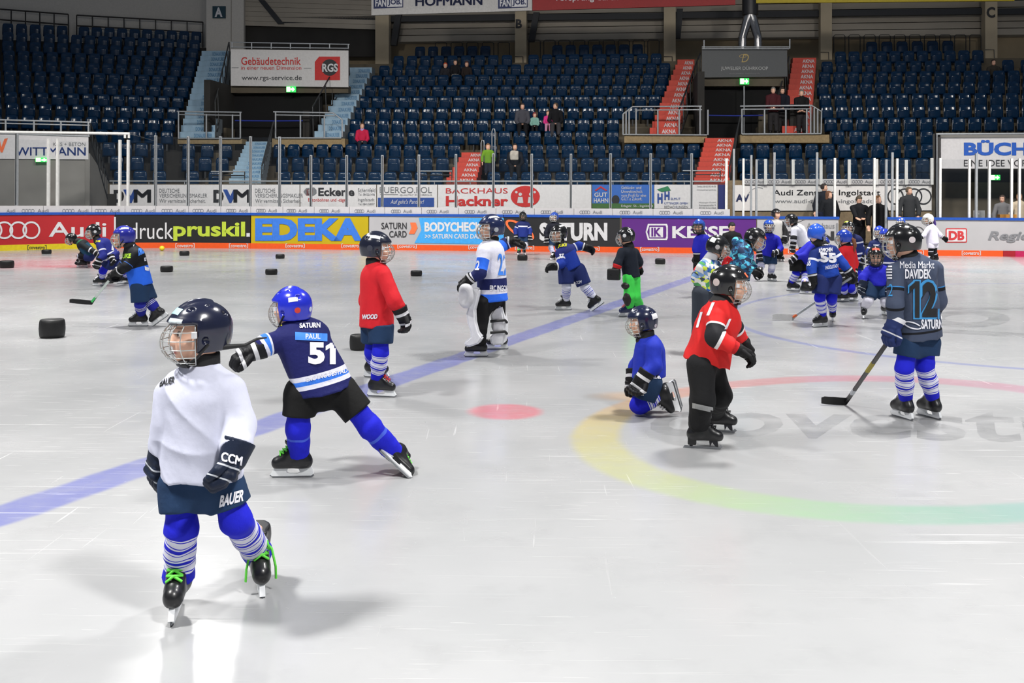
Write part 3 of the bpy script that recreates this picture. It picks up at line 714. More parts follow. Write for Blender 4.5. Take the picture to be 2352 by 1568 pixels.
lettering(t, PW, [('poly', [(1509, 435), (1534, 427), (1541, 437), (1520, 441)], mat('roof_green_ink', (46, 128, 84), .6)), ('H', (1510, 444, 1522, 467), INKB, .05), ('H', (1526, 439, 1538, 459), INKB, .05), ('ELMUT', (1541, 454, 1563, 459), INKB), ('ÜTTINGER GMBH', (1526, 463, 1580, 469), INKB), ('BEDACHUNGEN', (1526, 472, 1580, 478), INKG)])
t = sign('white wall sign with small grey address lines', 1590, 424, 1648, 480, WS)
lettering(t, PW, [('Telefon 08 421/90 44-70', (1600, 426, 1644, 430), INKG), ('www.huettinger-gmbh.de', (1600, 434, 1644, 438), INKG), ('Hüttinger GmbH', (1606, 463, 1644, 467), INKG), ('Sonnenstraße 9', (1606, 469, 1644, 473), INKG), ('85132 Schernfeld', (1606, 475, 1644, 479), INKG)])
sign('narrow dark blue wall sign at the right end of the low wall', 1650, 424, 1680, 480, (34, 44, 110))
# hand rail above the low wall
mb = MB(); mb.tube([PW.hit(x, RAILY+.6*(x-252)/1400) for x in (252, 700, 1100, 1655)], .03, STEEL)
for x in range(260, 1650, 82): mb.tube([PW.hit(x, RAILY), PW.hit(x, 424)], .018, STEEL, 5)
mb.make('hand_rail', 'long steel hand rail on top of the low advert wall', 'railing')

# ---------------------------------------------------------------- stairs
def stairs(label, bot, top, vb, vt, n, mat_r, mat_t, word=None, inkm=None):
    pb, pt_ = SP(vb), SP(vt)
    b0, b1 = pb.hit(*bot[0]), pb.hit(*bot[1]); t0, t1 = pt_.hit(*top[0]), pt_.hit(*top[1])
    t = thing('staircase', label, 'stairs', b0.lerp(b1, .5))
    zb, zt = (b0.z+b1.z)/2, (t0.z+t1.z)/2; rise = (zt-zb)/n
    loc = lambda p: ((p-O_S).dot(U_S), (p-O_S).dot(V_S))
    for i in range(n):
        f0, f1 = i/n, (i+1)/n
        ua, ub = [loc(b0.lerp(t0, f0))[0], loc(b1.lerp(t1, f0))[0]]; va, vb_ = vb+(vt-vb)*f0, vb+(vt-vb)*f1+.05
        mb = MB(); z0, z1 = zb+rise*i, zb+rise*(i+1)
        mb.boxS(ua, ub, va, vb_, z0-.25, z1, mat_t); mb.boxS(ua+.01, ub-.01, va-.012, va-.001, z0+.01, z1-.005, mat_r)
        if word:
            V, Fc = text_shape(word, .02, 0, 0); du = ub-ua
            mb.add([S(ua+du*(.42+.5*a), va-.018, z0+rise*(.2+.55*b)) for a, b in V], Fc, inkm)
        else:
            for q in range(7):
                uq = ua+(ub-ua)*(.06+.13*q); mb.add([S(uq, va-.018, z0+rise*.25), S(uq+(ub-ua)*.09, va-.018, z0+rise*.25), S(uq+(ub-ua)*.09, va-.018, z0+rise*.45), S(uq, va-.018, z0+rise*.45)], [(0, 1, 2, 3)], inkm)
        mb.build('step', t)
    return t
PALE = mat('pale_blue_riser', (148, 178, 200), .6, var=.15, scale=3); PALET = mat('pale_tread', (120, 128, 134), .7); PALEI = mat('riser_print', (70, 120, 160), .6)
REDR = mat('red_riser', (196, 62, 44), .6, var=.08); REDT = mat('red_tread', (120, 44, 34), .7)
stairs('lower pale blue printed stairs under the left entrance', [(526, 420), (600, 420)], [(568, 326), (617, 326)], 3.5, 6.9, 10, PALE, PALET, 'DONAUKURIER', PALEI)
stairs('upper pale blue printed stairs left of the left entrance', [(412, 320), (494, 320)], [(466, 120), (526, 120)], 7.1, 14.2, 15, PALE, PALET, 'DONAUKURIER', PALEI)
stairs('upper pale blue printed stairs right of the left entrance', [(722, 318), (785, 318)], [(808, 158), (860, 158)], 7.1, 13.0, 12, PALE, PALET, 'DONAUKURIER', PALEI)
stairs('short lower red stairs beside the standing child in green', [(1025, 420), (1095, 420)], [(1066, 351), (1112, 351)], 3.5, 5.9, 6, REDR, REDT, 'AKNA', INKW)
stairs('lower red stairs under the grey-bannered entrance', [(1594, 420), (1676, 420)], [(1622, 318), (1688, 318)], 3.5, 6.9, 9, REDR, REDT, 'AKNA', INKW)
stairs('upper red stairs left of the grey-bannered entrance', [(1492, 310), (1558, 310)], [(1560, 140), (1598, 140)], 7.1, 13.2, 13, REDR, REDT, 'AKNA', INKW)
stairs('upper red stairs behind the three standing men', [(1796, 306), (1862, 306)], [(1822, 136), (1876, 136)], 7.4, 13.2, 13, REDR, REDT, 'AKNA', INKW)

# ---------------------------------------------------------------- entrances through the stand
BLACK = mat('entrance_shade_black', (9, 9, 11), .9)  # flat black that paints the shade inside the open entrances
def entrance(x0, x1, ytop, ybot, tag_, v=9.6, vf=7.0):
    pl = SP(v); a, b = pl.hit(x0, ybot), pl.hit(x1, ytop); ua, ub = (a-O_S).dot(U_S), (b-O_S).dot(U_S)
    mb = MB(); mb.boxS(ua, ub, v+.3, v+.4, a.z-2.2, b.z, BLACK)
    props(mb.build('shade_sheet'), 'black sheet standing in for the shade inside the %s entrance' % tag_, 'shade_sheet')
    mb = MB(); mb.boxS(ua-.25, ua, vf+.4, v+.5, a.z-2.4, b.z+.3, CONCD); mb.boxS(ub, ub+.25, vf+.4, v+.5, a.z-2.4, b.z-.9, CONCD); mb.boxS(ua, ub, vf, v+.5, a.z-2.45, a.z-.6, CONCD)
    return pl, ua, ub, mb
pl, ua, ub, mb = entrance(532, 735, 213, 318, 'left')
mb.pxrect(pl, 530, 197, 800, 213, CONC, .4, .1); mb.struct('wall_entrance', 'concrete sides of the left entrance')
RGSP = SP(9.3)
t = sign('large white banner over the left entrance with red and grey lettering', 530, 113, 800, 197, (206, 204, 203), RGSP, .08, 'banner', 3)
lettering(t, RGSP, [('Gebäudetechnik', (554, 131, 691, 149), INKR, .008), ('in einer neuen Dimension', (554, 151, 692, 160), INKR, 0), ('www.rgs-service.de', (555, 173, 693, 187), INKG, .01), ('poly', [(723, 142), (733, 130), (781, 130), (781, 184), (723, 184)], INKR), ('ring', (757, 155, 22, 22, 3), INKW), ('poly', [(532, 155), (548, 155), (548, 156), (532, 156)], INKG), ('poly', [(698, 156), (715, 156), (715, 157), (698, 157)], INKG)])
mb = MB(); mb.disc(RGSP, 757, 155, 19, 19, INKD, .02); mb.text(RGSP, 'RGS', 740, 146, 776, 165, INKW, .03, .03); mb.build('emblem', t)
pl, ua, ub, mb = entrance(1608, 1795, 197, 312, 'grey-bannered')
mb.pxrect(pl, 1606, 178, 1800, 198, CONC, .4, .1); mb.struct('wall_entrance_middle', 'concrete sides of the middle entrance')
JP = SP(9.3)
t = sign('dark grey banner of a jeweller over the middle entrance', 1612, 113, 1808, 178, (58, 62, 66), JP, .08, 'banner', -2)
GOLD = mat('gold_ink', (164, 140, 74), .5)
lettering(t, JP, [('JUWELIER DÜHRKOOP', (1656, 151, 1764, 163), mat('silver_ink', (168, 170, 170), .5)), ('www.juwelier-duehrkoop.de', (1675, 167, 1745, 171), INKG), ('D', (1703, 124, 1720, 143), GOLD, 0, .3), ('ring', (1706, 129, 8, 4, 1), GOLD)])
mb = MB(); mb.tube([pl.hit(1709, 198, .3), pl.hit(1709, 312, .3)], .03, STEEL); mb.make('centre_pole', 'thin steel pole in the middle of the dark entrance', 'pole')
BLUER = mat('blue_rope', (30, 50, 150), .6)
for a, b, y, lab in ((540, 722, 277, 'left'), (1628, 1752, 265, 'grey-bannered')):
    mb = MB(); mb.tube([SP(9.2).hit(a, y), SP(9.2).hit((a+b)/2, y+1), SP(9.2).hit(b, y)], .028, BLUER); mb.make('barrier_rope', 'blue barrier rope across the %s entrance' % lab, 'rope')
EXG = mat('exit_green', (40, 190, 80), .5, emit=1.6); EXW = mat('exit_white', (235, 255, 190), .5, emit=3.0)
def exit_sign(cx, cy, w_, h_, pl, lab):
    b = pl.hit(cx, cy+h_/2); t = thing('exit_sign', lab, 'exit sign', b)
    mb = MB(); mb.pxrect(pl, cx-w_/2, cy-h_/2, cx+w_/2, cy+h_/2, EXG, .08, .1); mb.build('box', t)
    mb = MB(); f_ = [(cx-w_*.46, cy-h_*.42), (cx-w_*.08, cy-h_*.42), (cx-w_*.08, cy+h_*.42), (cx-w_*.46, cy+h_*.42)]
    mb.poly(pl, f_, EXW, .11); mb.poly(pl, [(cx-w_*.02, cy-h_*.16), (cx+w_*.17, cy-h_*.16), (cx+w_*.17, cy-h_*.42), (cx+w_*.44, cy), (cx+w_*.17, cy+h_*.42), (cx+w_*.17, cy+h_*.16), (cx-w_*.02, cy+h_*.16)], EXW, .11)
    mb.build('arrow_symbol', t)
exit_sign(668, 205, 21, 13, RGSP, 'small lit green exit sign under the white banner')
exit_sign(1710, 186.5, 21, 14, JP, 'small lit green exit sign under the dark grey banner')

# railings --------------------------------------------------------------------------------
def railing(label, pl, top, bot, posts, r=.03, mid=None, m=STEEL, panel=False):
    t = thing('railing', label, 'railing', pl.hit(*bot[0]))
    mb = MB(); mb.tube([pl.hit(*p) for p in top], r, m); mb.build('top_rail', t)
    if mid: mb = MB(); mb.tube([pl.hit(*p) for p in mid], r*.8, m); mb.build('middle_rail', t)
    mb = MB(); mb.tube([pl.hit(*p) for p in bot], r, m); mb.build('bottom_rail', t)
    for x, a, b in posts: mb = MB(); mb.tube([pl.hit(x, a), pl.hit(x, b)], r*1.1, m); mb.build('rail_post', t)
    return t
PF = SP(6.9)
railing('steel platform railing in front of the left pale stairs', PF, [(407, 256), (555, 258)], [(410, 318), (552, 318)], [(410, 256, 318), (474, 262, 318), (534, 263, 318), (552, 258, 318)], mid=[(410, 263), (552, 265)])
railing('steel platform railing in front of the dark left entrance', PF, [(628, 257), (765, 259), (786, 275), (786, 315)], [(632, 317), (784, 317)], [(633, 257, 317), (690, 265, 317), (745, 266, 317)], mid=[(633, 264), (770, 266)])
railing('rounded steel railing on the platform left of the middle entrance', PF, [(1431, 262), (1453, 245), (1612, 244)], [(1431, 309), (1624, 310)], [(1431, 262, 309), (1438, 257, 309), (1445, 252, 309), (1461, 250, 309), (1511, 252, 310), (1560, 252, 310), (1608, 245, 310), (1626, 252, 310)], mid=[(1461, 253), (1612, 252)])
railing('rounded steel railing in front of the three standing men', PF, [(1700, 244), (1864, 242), (1887, 256), (1886, 307)], [(1704, 308), (1886, 307)], [(1704, 250, 308), (1756, 252, 308), (1805, 252, 308), (1853, 250, 307), (1862, 244, 307), (1870, 247, 307), (1878, 251, 307)], mid=[(1704, 251), (1864, 250)])
for i, (x0, x1, y0, y1, lab) in enumerate(((408, 556, 319, 330, 'left'), (625, 792, 318, 338, 'left entrance'), (1434, 1624, 311, 328, 'middle'), (1700, 1905, 309, 328, 'three men'))):
    mb = MB(); mb.pxrect(PF, x0, y0, x1, y1, CONCT, .5, -.05); mb.struct('wall_platform_%d' % (i+1), 'tan concrete front of a platform')
def slant(label, pts0, pts1, v0, v1, n=6):
    """raked hand rail climbing beside stairs, from plane v0 up to plane v1"""
    a0, a1 = SP(v0).hit(*pts0[0]), SP(v0).hit(*pts0[1]); b0, b1 = SP(v1).hit(*pts1[0]), SP(v1).hit(*pts1[1])
    t = thing('stair_railing', label, 'railing', a1)
    mb = MB(); mb.tube([a0, b0], .03, STEELD); mb.build('top_rail', t)
    mb = MB(); mb.tube([a1, b1], .03, STEELD); mb.build('bottom_rail', t)
    for i in range(n+1): mb = MB(); mb.tube([a0.lerp(b0, i/n), a1.lerp(b1, i/n)], .025, STEELD); mb.build('rail_post', t)
slant('raked dark railing between pale stairs and left entrance', [(494, 232), (496, 320)], [(526, 97), (528, 120)], 7.1, 13)
slant('raked dark railing rising past the round red emblem', [(718, 246), (720, 318)], [(799, 102), (803, 170)], 7.1, 12)
slant('raked dark railing beside the red stairs left of the middle entrance', [(1560, 250), (1562, 310)], [(1608, 122), (1608, 176)], 7.1, 12)
slant('raked railing between dark grey banner and right red stairs', [(1782, 240), (1784, 305)], [(1812, 130), (1814, 176)], 7.4, 12)
slant('low raked railing beside the lower red stairs', [(1676, 380), (1676, 420)], [(1700, 268), (1692, 318)], 3.6, 6.9, 4)
slant('low raked railing beside the lower pale blue stairs', [(602, 380), (600, 420)], [(628, 280), (620, 330)], 3.6, 6.9, 4)
RB = SP(9.2)
railing('steel railing on top of the white banner', RB, [(530, 97), (803, 102)], [(530, 108), (800, 111)], [(533, 97, 109), (578, 98, 112), (623, 99, 112), (667, 99, 112), (712, 100, 112), (757, 101, 112), (800, 102, 112)], .025)
railing('steel railing on top of the dark grey banner', RB, [(1612, 108), (1812, 108)], [(1612, 112), (1812, 112)], [(1617, 92, 112), (1814, 90, 112)], .025)
for i, (x, y0, y1, lab) in enumerate(((1105, 322, 352, 'behind'), (1130, 296, 350, 'right of'))):
    mb = MB(); q = SP(5.2); mb.tube([q.hit(x, y1+20), q.hit(x, y0+6), q.hit(x+2, y0), q.hit(x+6, y0), q.hit(x+7, y0+6), q.hit(x+7, y1+20)], .022, STEEL)
    mb.make('grab_rail', 'looped steel grab rail %s the child in green' % lab, 'railing')
for i, (x0, x1, y0, y1, lab) in enumerate(((966, 1038, 393, 420, 'left of the short red stairs'), (1568, 1654, 392, 420, 'below the lower red stairs'), (485, 562, 394, 420, 'left of the lower pale stairs'))):
    q = SP(3.5); mb = MB(); mb.tube([q.hit(x0, y0), q.hit(x1, y0)], .025, STEEL); mb.tube([q.hit(x0+2, y1), q.hit(x0+2, y0+9), q.hit(x1, y0+9)], .02, STEELD); mb.tube([q.hit(x1, y0), q.hit(x1, y1)], .02, STEELD)
    mb.make('barrier_rail', 'short steel barrier rail %s' % lab, 'railing')

# ---------------------------------------------------------------- back of the hall
WALLW = mat('pale_hall_wall', (176, 172, 166), .85, var=.05); WALLT = mat('tan_hall_wall', (150, 134, 108), .85, var=.15, scale=.8); CORR = mat('ribbed_sheet', (150, 142, 130), .55, .1, var=.08, scale=.7); BEAM = mat('black_beam', (26, 28, 34), .6)
PB = SP(16.6)
mb = MB(); mb.boxS(-12, 26, 16.6, 16.9, 3, 9.3, WALLT); mb.struct('wall_back', 'tan concrete wall behind the top row')
mb = MB()
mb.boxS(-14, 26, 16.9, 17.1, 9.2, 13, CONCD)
for j in range(9):
    z0 = 8.75+j*.31; mb.boxS(-13, 26, 16.0+.06*j, 16.6, z0, z0+.27, CORR)
mb.struct('wall_back_sheet', 'ribbed metal sheet wall under the roof')
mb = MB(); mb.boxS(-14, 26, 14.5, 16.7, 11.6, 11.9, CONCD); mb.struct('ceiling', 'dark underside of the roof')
PP = SP(15.2)
for i, (x0, x1, yb, let) in enumerate(((862, 893, 172, None), (1183, 1209, 158, 'B'), (1525, 1552, 158, None), (1885, 1911, 148, None), (2263, 2291, 142, 'C'))):
    lab = ('tall concrete pillar painted with a dark letter '+let) if let else ['plain concrete pillar left of the letter B pillar', '', 'plain concrete pillar beside the left red stairs', 'plain concrete pillar beside the right red stairs'][i]
    t = thing('pillar', lab, 'pillar', PP.hit((x0+x1)/2, yb+12))
    mb = MB(); mb.pxrect(PP, x0, -30, x1, yb+14, mat('pillar_concrete', (176, 162, 138), .85, var=.1, scale=1), .5); mb.build('shaft', t)
    if let: mb = MB(); mb.text(PP, let, x0+1.5 if let == 'B' else x0+3, 44 if let == 'B' else 16, x0+16 if let == 'B' else x0+23, 65 if let == 'B' else 41, INKD, .02, .04); mb.build('painted_letter', t)
    if i != 0:
        mb = MB(); mb.tube([PP.hit(x0, yb-28, .04), PP.hit(x1-8, yb-28, .04), PP.hit(x1-7, yb, .04)], .015, STEELD, 5); mb.build('conduit', t)
PBM = SP(15.6)
for i, (x0, x1) in enumerate(((640, 1183), (1209, 1525), (1552, 1885), (1911, 2263), (2291, 2400))):
    yb = np.interp((x0+x1)/2, [640, 2352], [50, 26]); mb = MB(); mb.pxrect(PBM, x0, yb-7, x1, yb+7, BEAM, .2, 0, -.012*(x1-x0)); mb.make('roof_beam', 'black roof beam, %s from the white banner end' % ORD[i], 'beam', 'black beams under the roof')
for i, (x, y0, y1, d) in enumerate(((915, 30, 104, 12), (1232, 28, 95, 12), (1562, 20, 88, 6), (600, 0, 55, -45))):
    mb = MB(); mb.pxpoly(PBM, [(x-7, y0), (x+7, y0), (x+7-d, y1), (x-7-d, y1)], BEAM, .25, .1)
    mb.make('roof_brace', 'slanting black brace %s' % ['left of the letter B pillar', 'just right of the letter B pillar', 'near the left red stairs', 'in the dark corner over the left entrance'][i], 'beam', 'braces under the roof')
# rails of the top row
for i, (x0, x1, y) in enumerate(((1000, 1180, 97), (1215, 1522, 92), (1915, 2262, 80))):
    t = thing('back_rail', 'row of thin dark guard hoops against the back wall, %s' % ['left of the letter B pillar', 'right of the letter B pillar', 'left of the letter C pillar'][i], 'railing', SP(15.5).hit((x0+x1)/2, y+40))
    q = SP(15.5); n = int((x1-x0)/32)
    for j in range(n):
        a = x0+(x1-x0)*j/n; b = a+26; mb = MB(); mb.tube([q.hit(a, y+42), q.hit(a, y+3), q.hit(a+3, y), q.hit(b-3, y), q.hit(b, y+3), q.hit(b, y+42)], .018, BEAM, 5); mb.build('hoop', t)
# end wall on the left with the letter A
PLB = LP(17.4); PA = SP(15.4)
mb = MB(); mb.pxpoly(PLB, [(-420, -140), (476, -140), (476, 110), (-420, 110)], WALLW, .2, 0); mb.struct('wall_left', 'pale wall behind the end block')
mb = MB(); mb.pxpoly(PA, [(474, -40), (560, -40), (560, 128), (474, 128)], mat('paler_hall_wall', (186, 182, 176), .85, var=.04), .2); mb.tube([PA.hit(531, 0, .01), PA.hit(531, 95, .01)], .01, CONC, 4); mb.struct('wall_left_return', 'pale wall piece carrying the letter A sign')
t = thing('letter_sign', 'small square teal sign with the letter A', 'sign', PA.hit(503, 42)); mb = MB(); mb.pxrect(PA, 488, 14, 518, 42, mat('teal_sign', (12, 52, 66), .5), .03, .05); mb.build('plate', t)
mb = MB(); mb.text(PA, 'A', 493, 17, 511, 39, INKW, .07, .04); mb.build('letter', t)
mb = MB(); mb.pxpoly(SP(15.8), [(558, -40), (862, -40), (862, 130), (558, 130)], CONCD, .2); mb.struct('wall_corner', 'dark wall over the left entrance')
mb = MB()
q = SP(15.6)
for j in range(9): mb.pxpoly(q, [(562, -40+j*11), (864, -31+j*11), (864, -20.5+j*11), (562, -29.5+j*11)], CORR, .1, .012*(j % 2))
mb.struct('ceiling_2', 'ribbed ceiling over the left entrance')
# guard frames on top of the end block
q = LP(16.9); GUARD = mat('guard_steel', (40, 38, 38), .5, .4)
for x0, y0, x1, y1, lab, n in ((-40, 18, 157, 33, 'left part', 6), (176, 35, 466, 51, 'right part', 8)):
    t = thing('guard_railing', 'dark guard railing on top of the end block, %s' % lab, 'railing', q.hit((x0+x1)/2, y1+70))
    for dy, nm in ((0, 'top_rail'), (24, 'middle_rail')): mb = MB(); mb.tube([q.hit(x0, y0+dy), q.hit(x1, y1+dy)], .035, GUARD); mb.build(nm, t)
    for j in range(n+1):
        x = x0+(x1-x0)*j/n; y = y0+(y1-y0)*j/n; mb = MB(); mb.tube([q.hit(x, y), q.hit(x, y+70)], .03, GUARD); mb.build('rail_post', t)
# hanging banners under the roof
HBN = SP(8.0)
t = thing('hanging_banner', 'white hanging banner at the roof with dark blue lettering', 'banner', HBN.hit(1038, 35)); mb = MB(); mb.pxpoly(HBN, [(853, -40), (1222, -40), (1222, 24), (853, 35)], mat('banner_white', (190, 188, 186), .6), .1); mb.build('cloth', t)
HB_B = mat('navy_ink', (26, 38, 84), .6)
mb = MB()
for x0 in (858, 1144): 
    mb.poly(HBN, [(x0, -10), (x0+68, -12), (x0+68, 17), (x0, 20)], HB_B, .01); mb.poly(HBN, [(x0+31, -8), (x0+66, -10), (x0+66, 15), (x0+31, 16.5)], INKW, .016)
    mb.text(HBN, 'FAN', x0+4, -2, x0+29, 15, INKW, .02, .03); mb.text(HBN, 'JOB.', x0+33, -2, x0+64, 14, HB_B, .02, .03)
mb.text(HBN, 'HOFMANN', 954, -8, 1108, 14, HB_B, .02, .04, 0, -.015)
mb.build('lettering', t)
t = thing('hanging_banner', 'red hanging banner at the roof', 'banner', HBN.hit(1456, 20)); mb = MB(); mb.pxpoly(HBN, [(1223, -40), (1689, -40), (1689, 11), (1223, 24)], mat('banner_red', (140, 22, 24), .6), .1); mb.build('cloth', t)
mb = MB(); mb.text(HBN, 'Vorsprung durch', 1272, -12, 1420, 6, INKW, .02, .01, 0, -.01); mb.build('lettering', t)
t = thing('hanging_banner', 'thin yellow edge of a banner right of the silver duct', 'banner', HBN.hit(1860, 5)); mb = MB(); mb.pxpoly(HBN, [(1737, -30), (2330, -30), (2330, 2), (1737, 7)], mat('banner_yellow', (170, 150, 14), .6), .1); mb.build('cloth', t)
# forked ventilation duct
DUCT = mat('duct_metal', (168, 168, 170), .28, .9, var=.1); q = SP(13.0)
t = thing('ventilation_duct', 'forked silver ventilation duct above the dark grey banner', 'duct', q.hit(1723, 112))
mb = MB(); mb.tube([q.hit(1723, -20), q.hit(1723, 34)], .33, mat('duct_dark', (70, 70, 72), .4, .7), 14); mb.build('main_pipe', t)
for sx in (-1, 1):
    mb = MB(); mb.tube([q.hit(1723+sx*2, 34), q.hit(1723+sx*5, 42), q.hit(1723+sx*17, 84), q.hit(1723+sx*18, 118)], [.2, .2, .17, .17], DUCT, 14); mb.build('branch_pipe', t)
    for y in (86, 98):
        mb = MB(); mb.tube([q.hit(1723+sx*17.5, y), q.hit(1723+sx*17.6, y+2)], .185, DUCT, 14); mb.build('pipe_collar', t)

# ---------------------------------------------------------------- left corner box with its sign
QL = LP(2.6)
GREYW = mat('grey_box_wall', (126, 124, 120), .8, var=.12, scale=.8)
mb = MB(); mb.pxpoly(QL, [(-300, 350), (206, 352), (206, 500), (-300, 500)], GREYW, .2, -.05); mb.tube([QL.hit(40, 362, .0), QL.hit(40, 480, .0)], .02, CONC, 4); mb.struct('wall_box', 'grey wall of the corner entrance')
e0, e1 = QL.hit(206, 470), SP(3.3).hit(250, 470)
mb = MB(); a = Vector((e0.x, e0.y, 0)); b = Vector((e1.x, e1.y, 0)); nn = Vector((-(b-a).y, (b-a).x, 0)).normalized()*.15
hb = SP(3.3).hit(250, 418).z; ha = QL.hit(206, 352).z
mb.hexa([a, b, b+nn, a+nn], [a+Vector((0, 0, ha)), b+Vector((0, 0, hb)), b+nn+Vector((0, 0, hb)), a+nn+Vector((0, 0, ha))], GREYW); mb.struct('wall_box_side', 'raked side wall of the corner entrance')
t = sign('white sign over the corner entrance with blue capitals and a red tick', -200, 307, 203, 363, (206, 204, 206), QL, .06, 'banner', 3)
lettering(t, QL, [('WITTMANN', (36, 338, 197, 357), INKB, .02), ('KIES + BETON', (122, 327, 196, 335), INKG, .005), ('poly', [(-8, 322), (2, 350), (6, 350), (18, 317), (10, 319), (3, 338), (0, 322)], INKO)])
exit_sign(95.5, 367, 28, 10, QL, 'small lit green exit sign under the white sign with blue capitals')
tr = railing('grey railing on top of the corner entrance', QL, [(-40, 274), (209, 281)], [(-40, 305), (206, 313)], [(13, 276, 308), (78, 278, 310), (140, 280, 311), (203, 281, 312)], .03, [(-40, 282), (206, 288)])
mb = MB(); mb.tube([QL.hit(207, 281), SP(3.3).hit(250, 417)], .035, STEELD); mb.tube([QL.hit(207, 312), SP(3.3).hit(250, 470)], .03, STEELD)
for f_ in np.linspace(0, 1, 9): mb.tube([QL.hit(207, 281).lerp(SP(3.3).hit(250, 417), f_), QL.hit(207, 312).lerp(SP(3.3).hit(250, 470), f_)], .018, STEELD, 5)
mb.make('raked_railing', 'raked dark railing sloping down the side of the corner entrance', 'railing')

# ---------------------------------------------------------------- players' benches behind the far boards
BV = 3.0; BP = SP(BV)
mb = MB(); mb.boxS(us(1662, 1.6), us(2470, 1.6), .2, 2.9, .02, .25, CONCD); mb.struct('floor_7', 'raised floor of the benches')
mb = MB(); mb.boxS(us(1672, BV), us(2143, BV), BV+.04, BV+.2, 0, 2.2, mat('tan_boarding', (124, 108, 84), .8, var=.15)); mb.struct('wall_bench', 'tan wall behind the benches')
t = sign('long white panel behind the benches with a web address and big rings', 1683, 425, 2140, 484, (224, 221, 220), BP, .04, 'advert_sign', -1)
mbx = MB(); mbx.text(BP, 'Audi Zentrum Ingolstadt', 1776, 436, 2022, 452, INKD, .014, .01); mbx.text(BP, 'www.audi-zentrum-ingolstadt.de', 1779, 457, 2026, 469, INKG, .014, 0); audi_rings(mbx, BP, 2038, 2140, 432, 470, INKD, 3.2)
mbx.text(BP, 'AV', 1690, 446, 1721, 463, HB_B, .014, .04)
for a0 in (0,): mbx.ring(BP, 1742, 468, 30, 38, 1, INKG, .014, 16, 200, 290)
mbx.build('lettering', t)
STRB = [(1711, 1755), (1765, 1817), (1826, 1876), (1892, 1945), (1957, 2010), (2022, 2075), (2088, 2140)]
for i, (a, c) in enumerate(STRB):
    x0 = a-5; x1 = STRB[i+1][0]-5 if i < 6 else 2143
    t = thing('advert_strip', 'white ledge panel with small rings above the bench wall, %s from the left' % ORD[i], 'advert panel', BP.hit((x0+x1)/2, 424), 'ledge panels above the benches')
    mb = MB(); mb.pxrect(BP, x0+.4, 411, x1-.4, 423.5, WHITEP, .05, .06, .3); mb.build('panel', t)
    mb = MB(); audi_rings(mb, BP, a, a+25, 413.5, 420.5, INKG, 1.0, .075); mb.text(BP, 'Audi', a+29, 413.5, c, 420.5, INKG, .075, .01); mb.build('lettering', t)
for i, (x, y0) in enumerate(((1758.6, 365), (1822, 366), (1886, 366), (1951, 366), (2014, 365), (2082, 367), (2141, 363))):
    mb = MB(); mb.pxrect(BP, x-3.3, y0, x+3.3, 424, WHITEM, .08, .12); mb.make('glass_post', 'short white post on the bench ledge panels, %s from the left' % ORD[i], 'post', 'short posts behind the benches')
    if i < 6:
        x1 = (1822, 1886, 1951, 2014, 2082, 2141)[i]; mb = MB(); mb.pxrect(BP, x+5, y0+2, x1-5, 410, GLASS, .012, .1); mb.make('rink_glass', 'clear pane behind the benches, %s from the left' % ORD[i], 'glass pane', 'clear panes behind the benches')
# right corner room with the big white sign
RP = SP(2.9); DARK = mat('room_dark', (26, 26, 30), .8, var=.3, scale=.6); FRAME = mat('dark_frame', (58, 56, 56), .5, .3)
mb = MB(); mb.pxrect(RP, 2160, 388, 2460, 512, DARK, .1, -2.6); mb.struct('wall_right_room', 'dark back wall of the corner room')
mb = MB(); mb.pxrect(RP, 2155, 305, 2460, 388, GREYW, .6, -.1); mb.struct('ceiling_3', 'box above the corner room')
t = sign('big white sign at the right edge with bold blue capitals', 2161, 316, 2460, 387, (204, 202, 204), RP, .06, 'banner')
lettering(t, RP, [('BÜCHL', (2214, 321, 2392, 357), mat('strong_blue_ink', (26, 84, 178), .5), .045), ('EINE IDEE VORAUS', (2214, 367, 2400, 382), INKD)])
mb = MB(); mb.pxrect(RP, 2150, 306, 2160, 502, FRAME, .12, .08); mb.tube([RP.hit(2150, 308, .15), RP.hit(2460, 306, .15)], .03, STEEL); mb.tube([RP.hit(2152, 306, .15), RP.hit(2152, 500, .15)], .02, STEEL); mb.struct('trim_1', 'dark frame of the corner room')
exit_sign(2286.5, 407.5, 22, 12, SP(4.6), 'small lit green exit sign inside the corner room')
mb = MB(); mb.boxS(us(2160, .8), us(2460, .8), .45, 1.0, .25, 1.09, mat('counter_top', (70, 66, 62), .5)); mb.make('scorer_counter', 'dark counter behind the long white board', 'counter')
t = thing('laptop', 'open silver laptop seen from behind on the counter', 'laptop', SP(.6).hit(2251, 500)); q = SP(.6)
mb = MB(); mb.pxpoly(q, [(2236, 483), (2262, 483), (2262, 500), (2236, 500)], mat('silver_lid', (176, 174, 172), .35, .4), .02); mb.build('lid', t)
mb = MB(); a = q.hit(2236, 499.5); b = q.hit(2262, 499.5); mb.hexa([a+V_S*.02, b+V_S*.02, b+V_S*.26, a+V_S*.26], [p+Vector((0, 0, .02)) for p in (a+V_S*.02, b+V_S*.02, b+V_S*.26, a+V_S*.26)], STEELD); mb.build('keyboard_base', t)
mb = MB(); mb.disc(q, 2248, 491, 1.5, 1.5, INKW, .003, 10); mb.build('lid_emblem', t)
mb = MB(); mb.pxrect(q, 2297, 492.5, 2335, 501, mat('tan_box', (190, 130, 50), .7), .25, .1); mb.make('cardboard_box', 'orange-tan box on the counter before the person in grey', 'box')

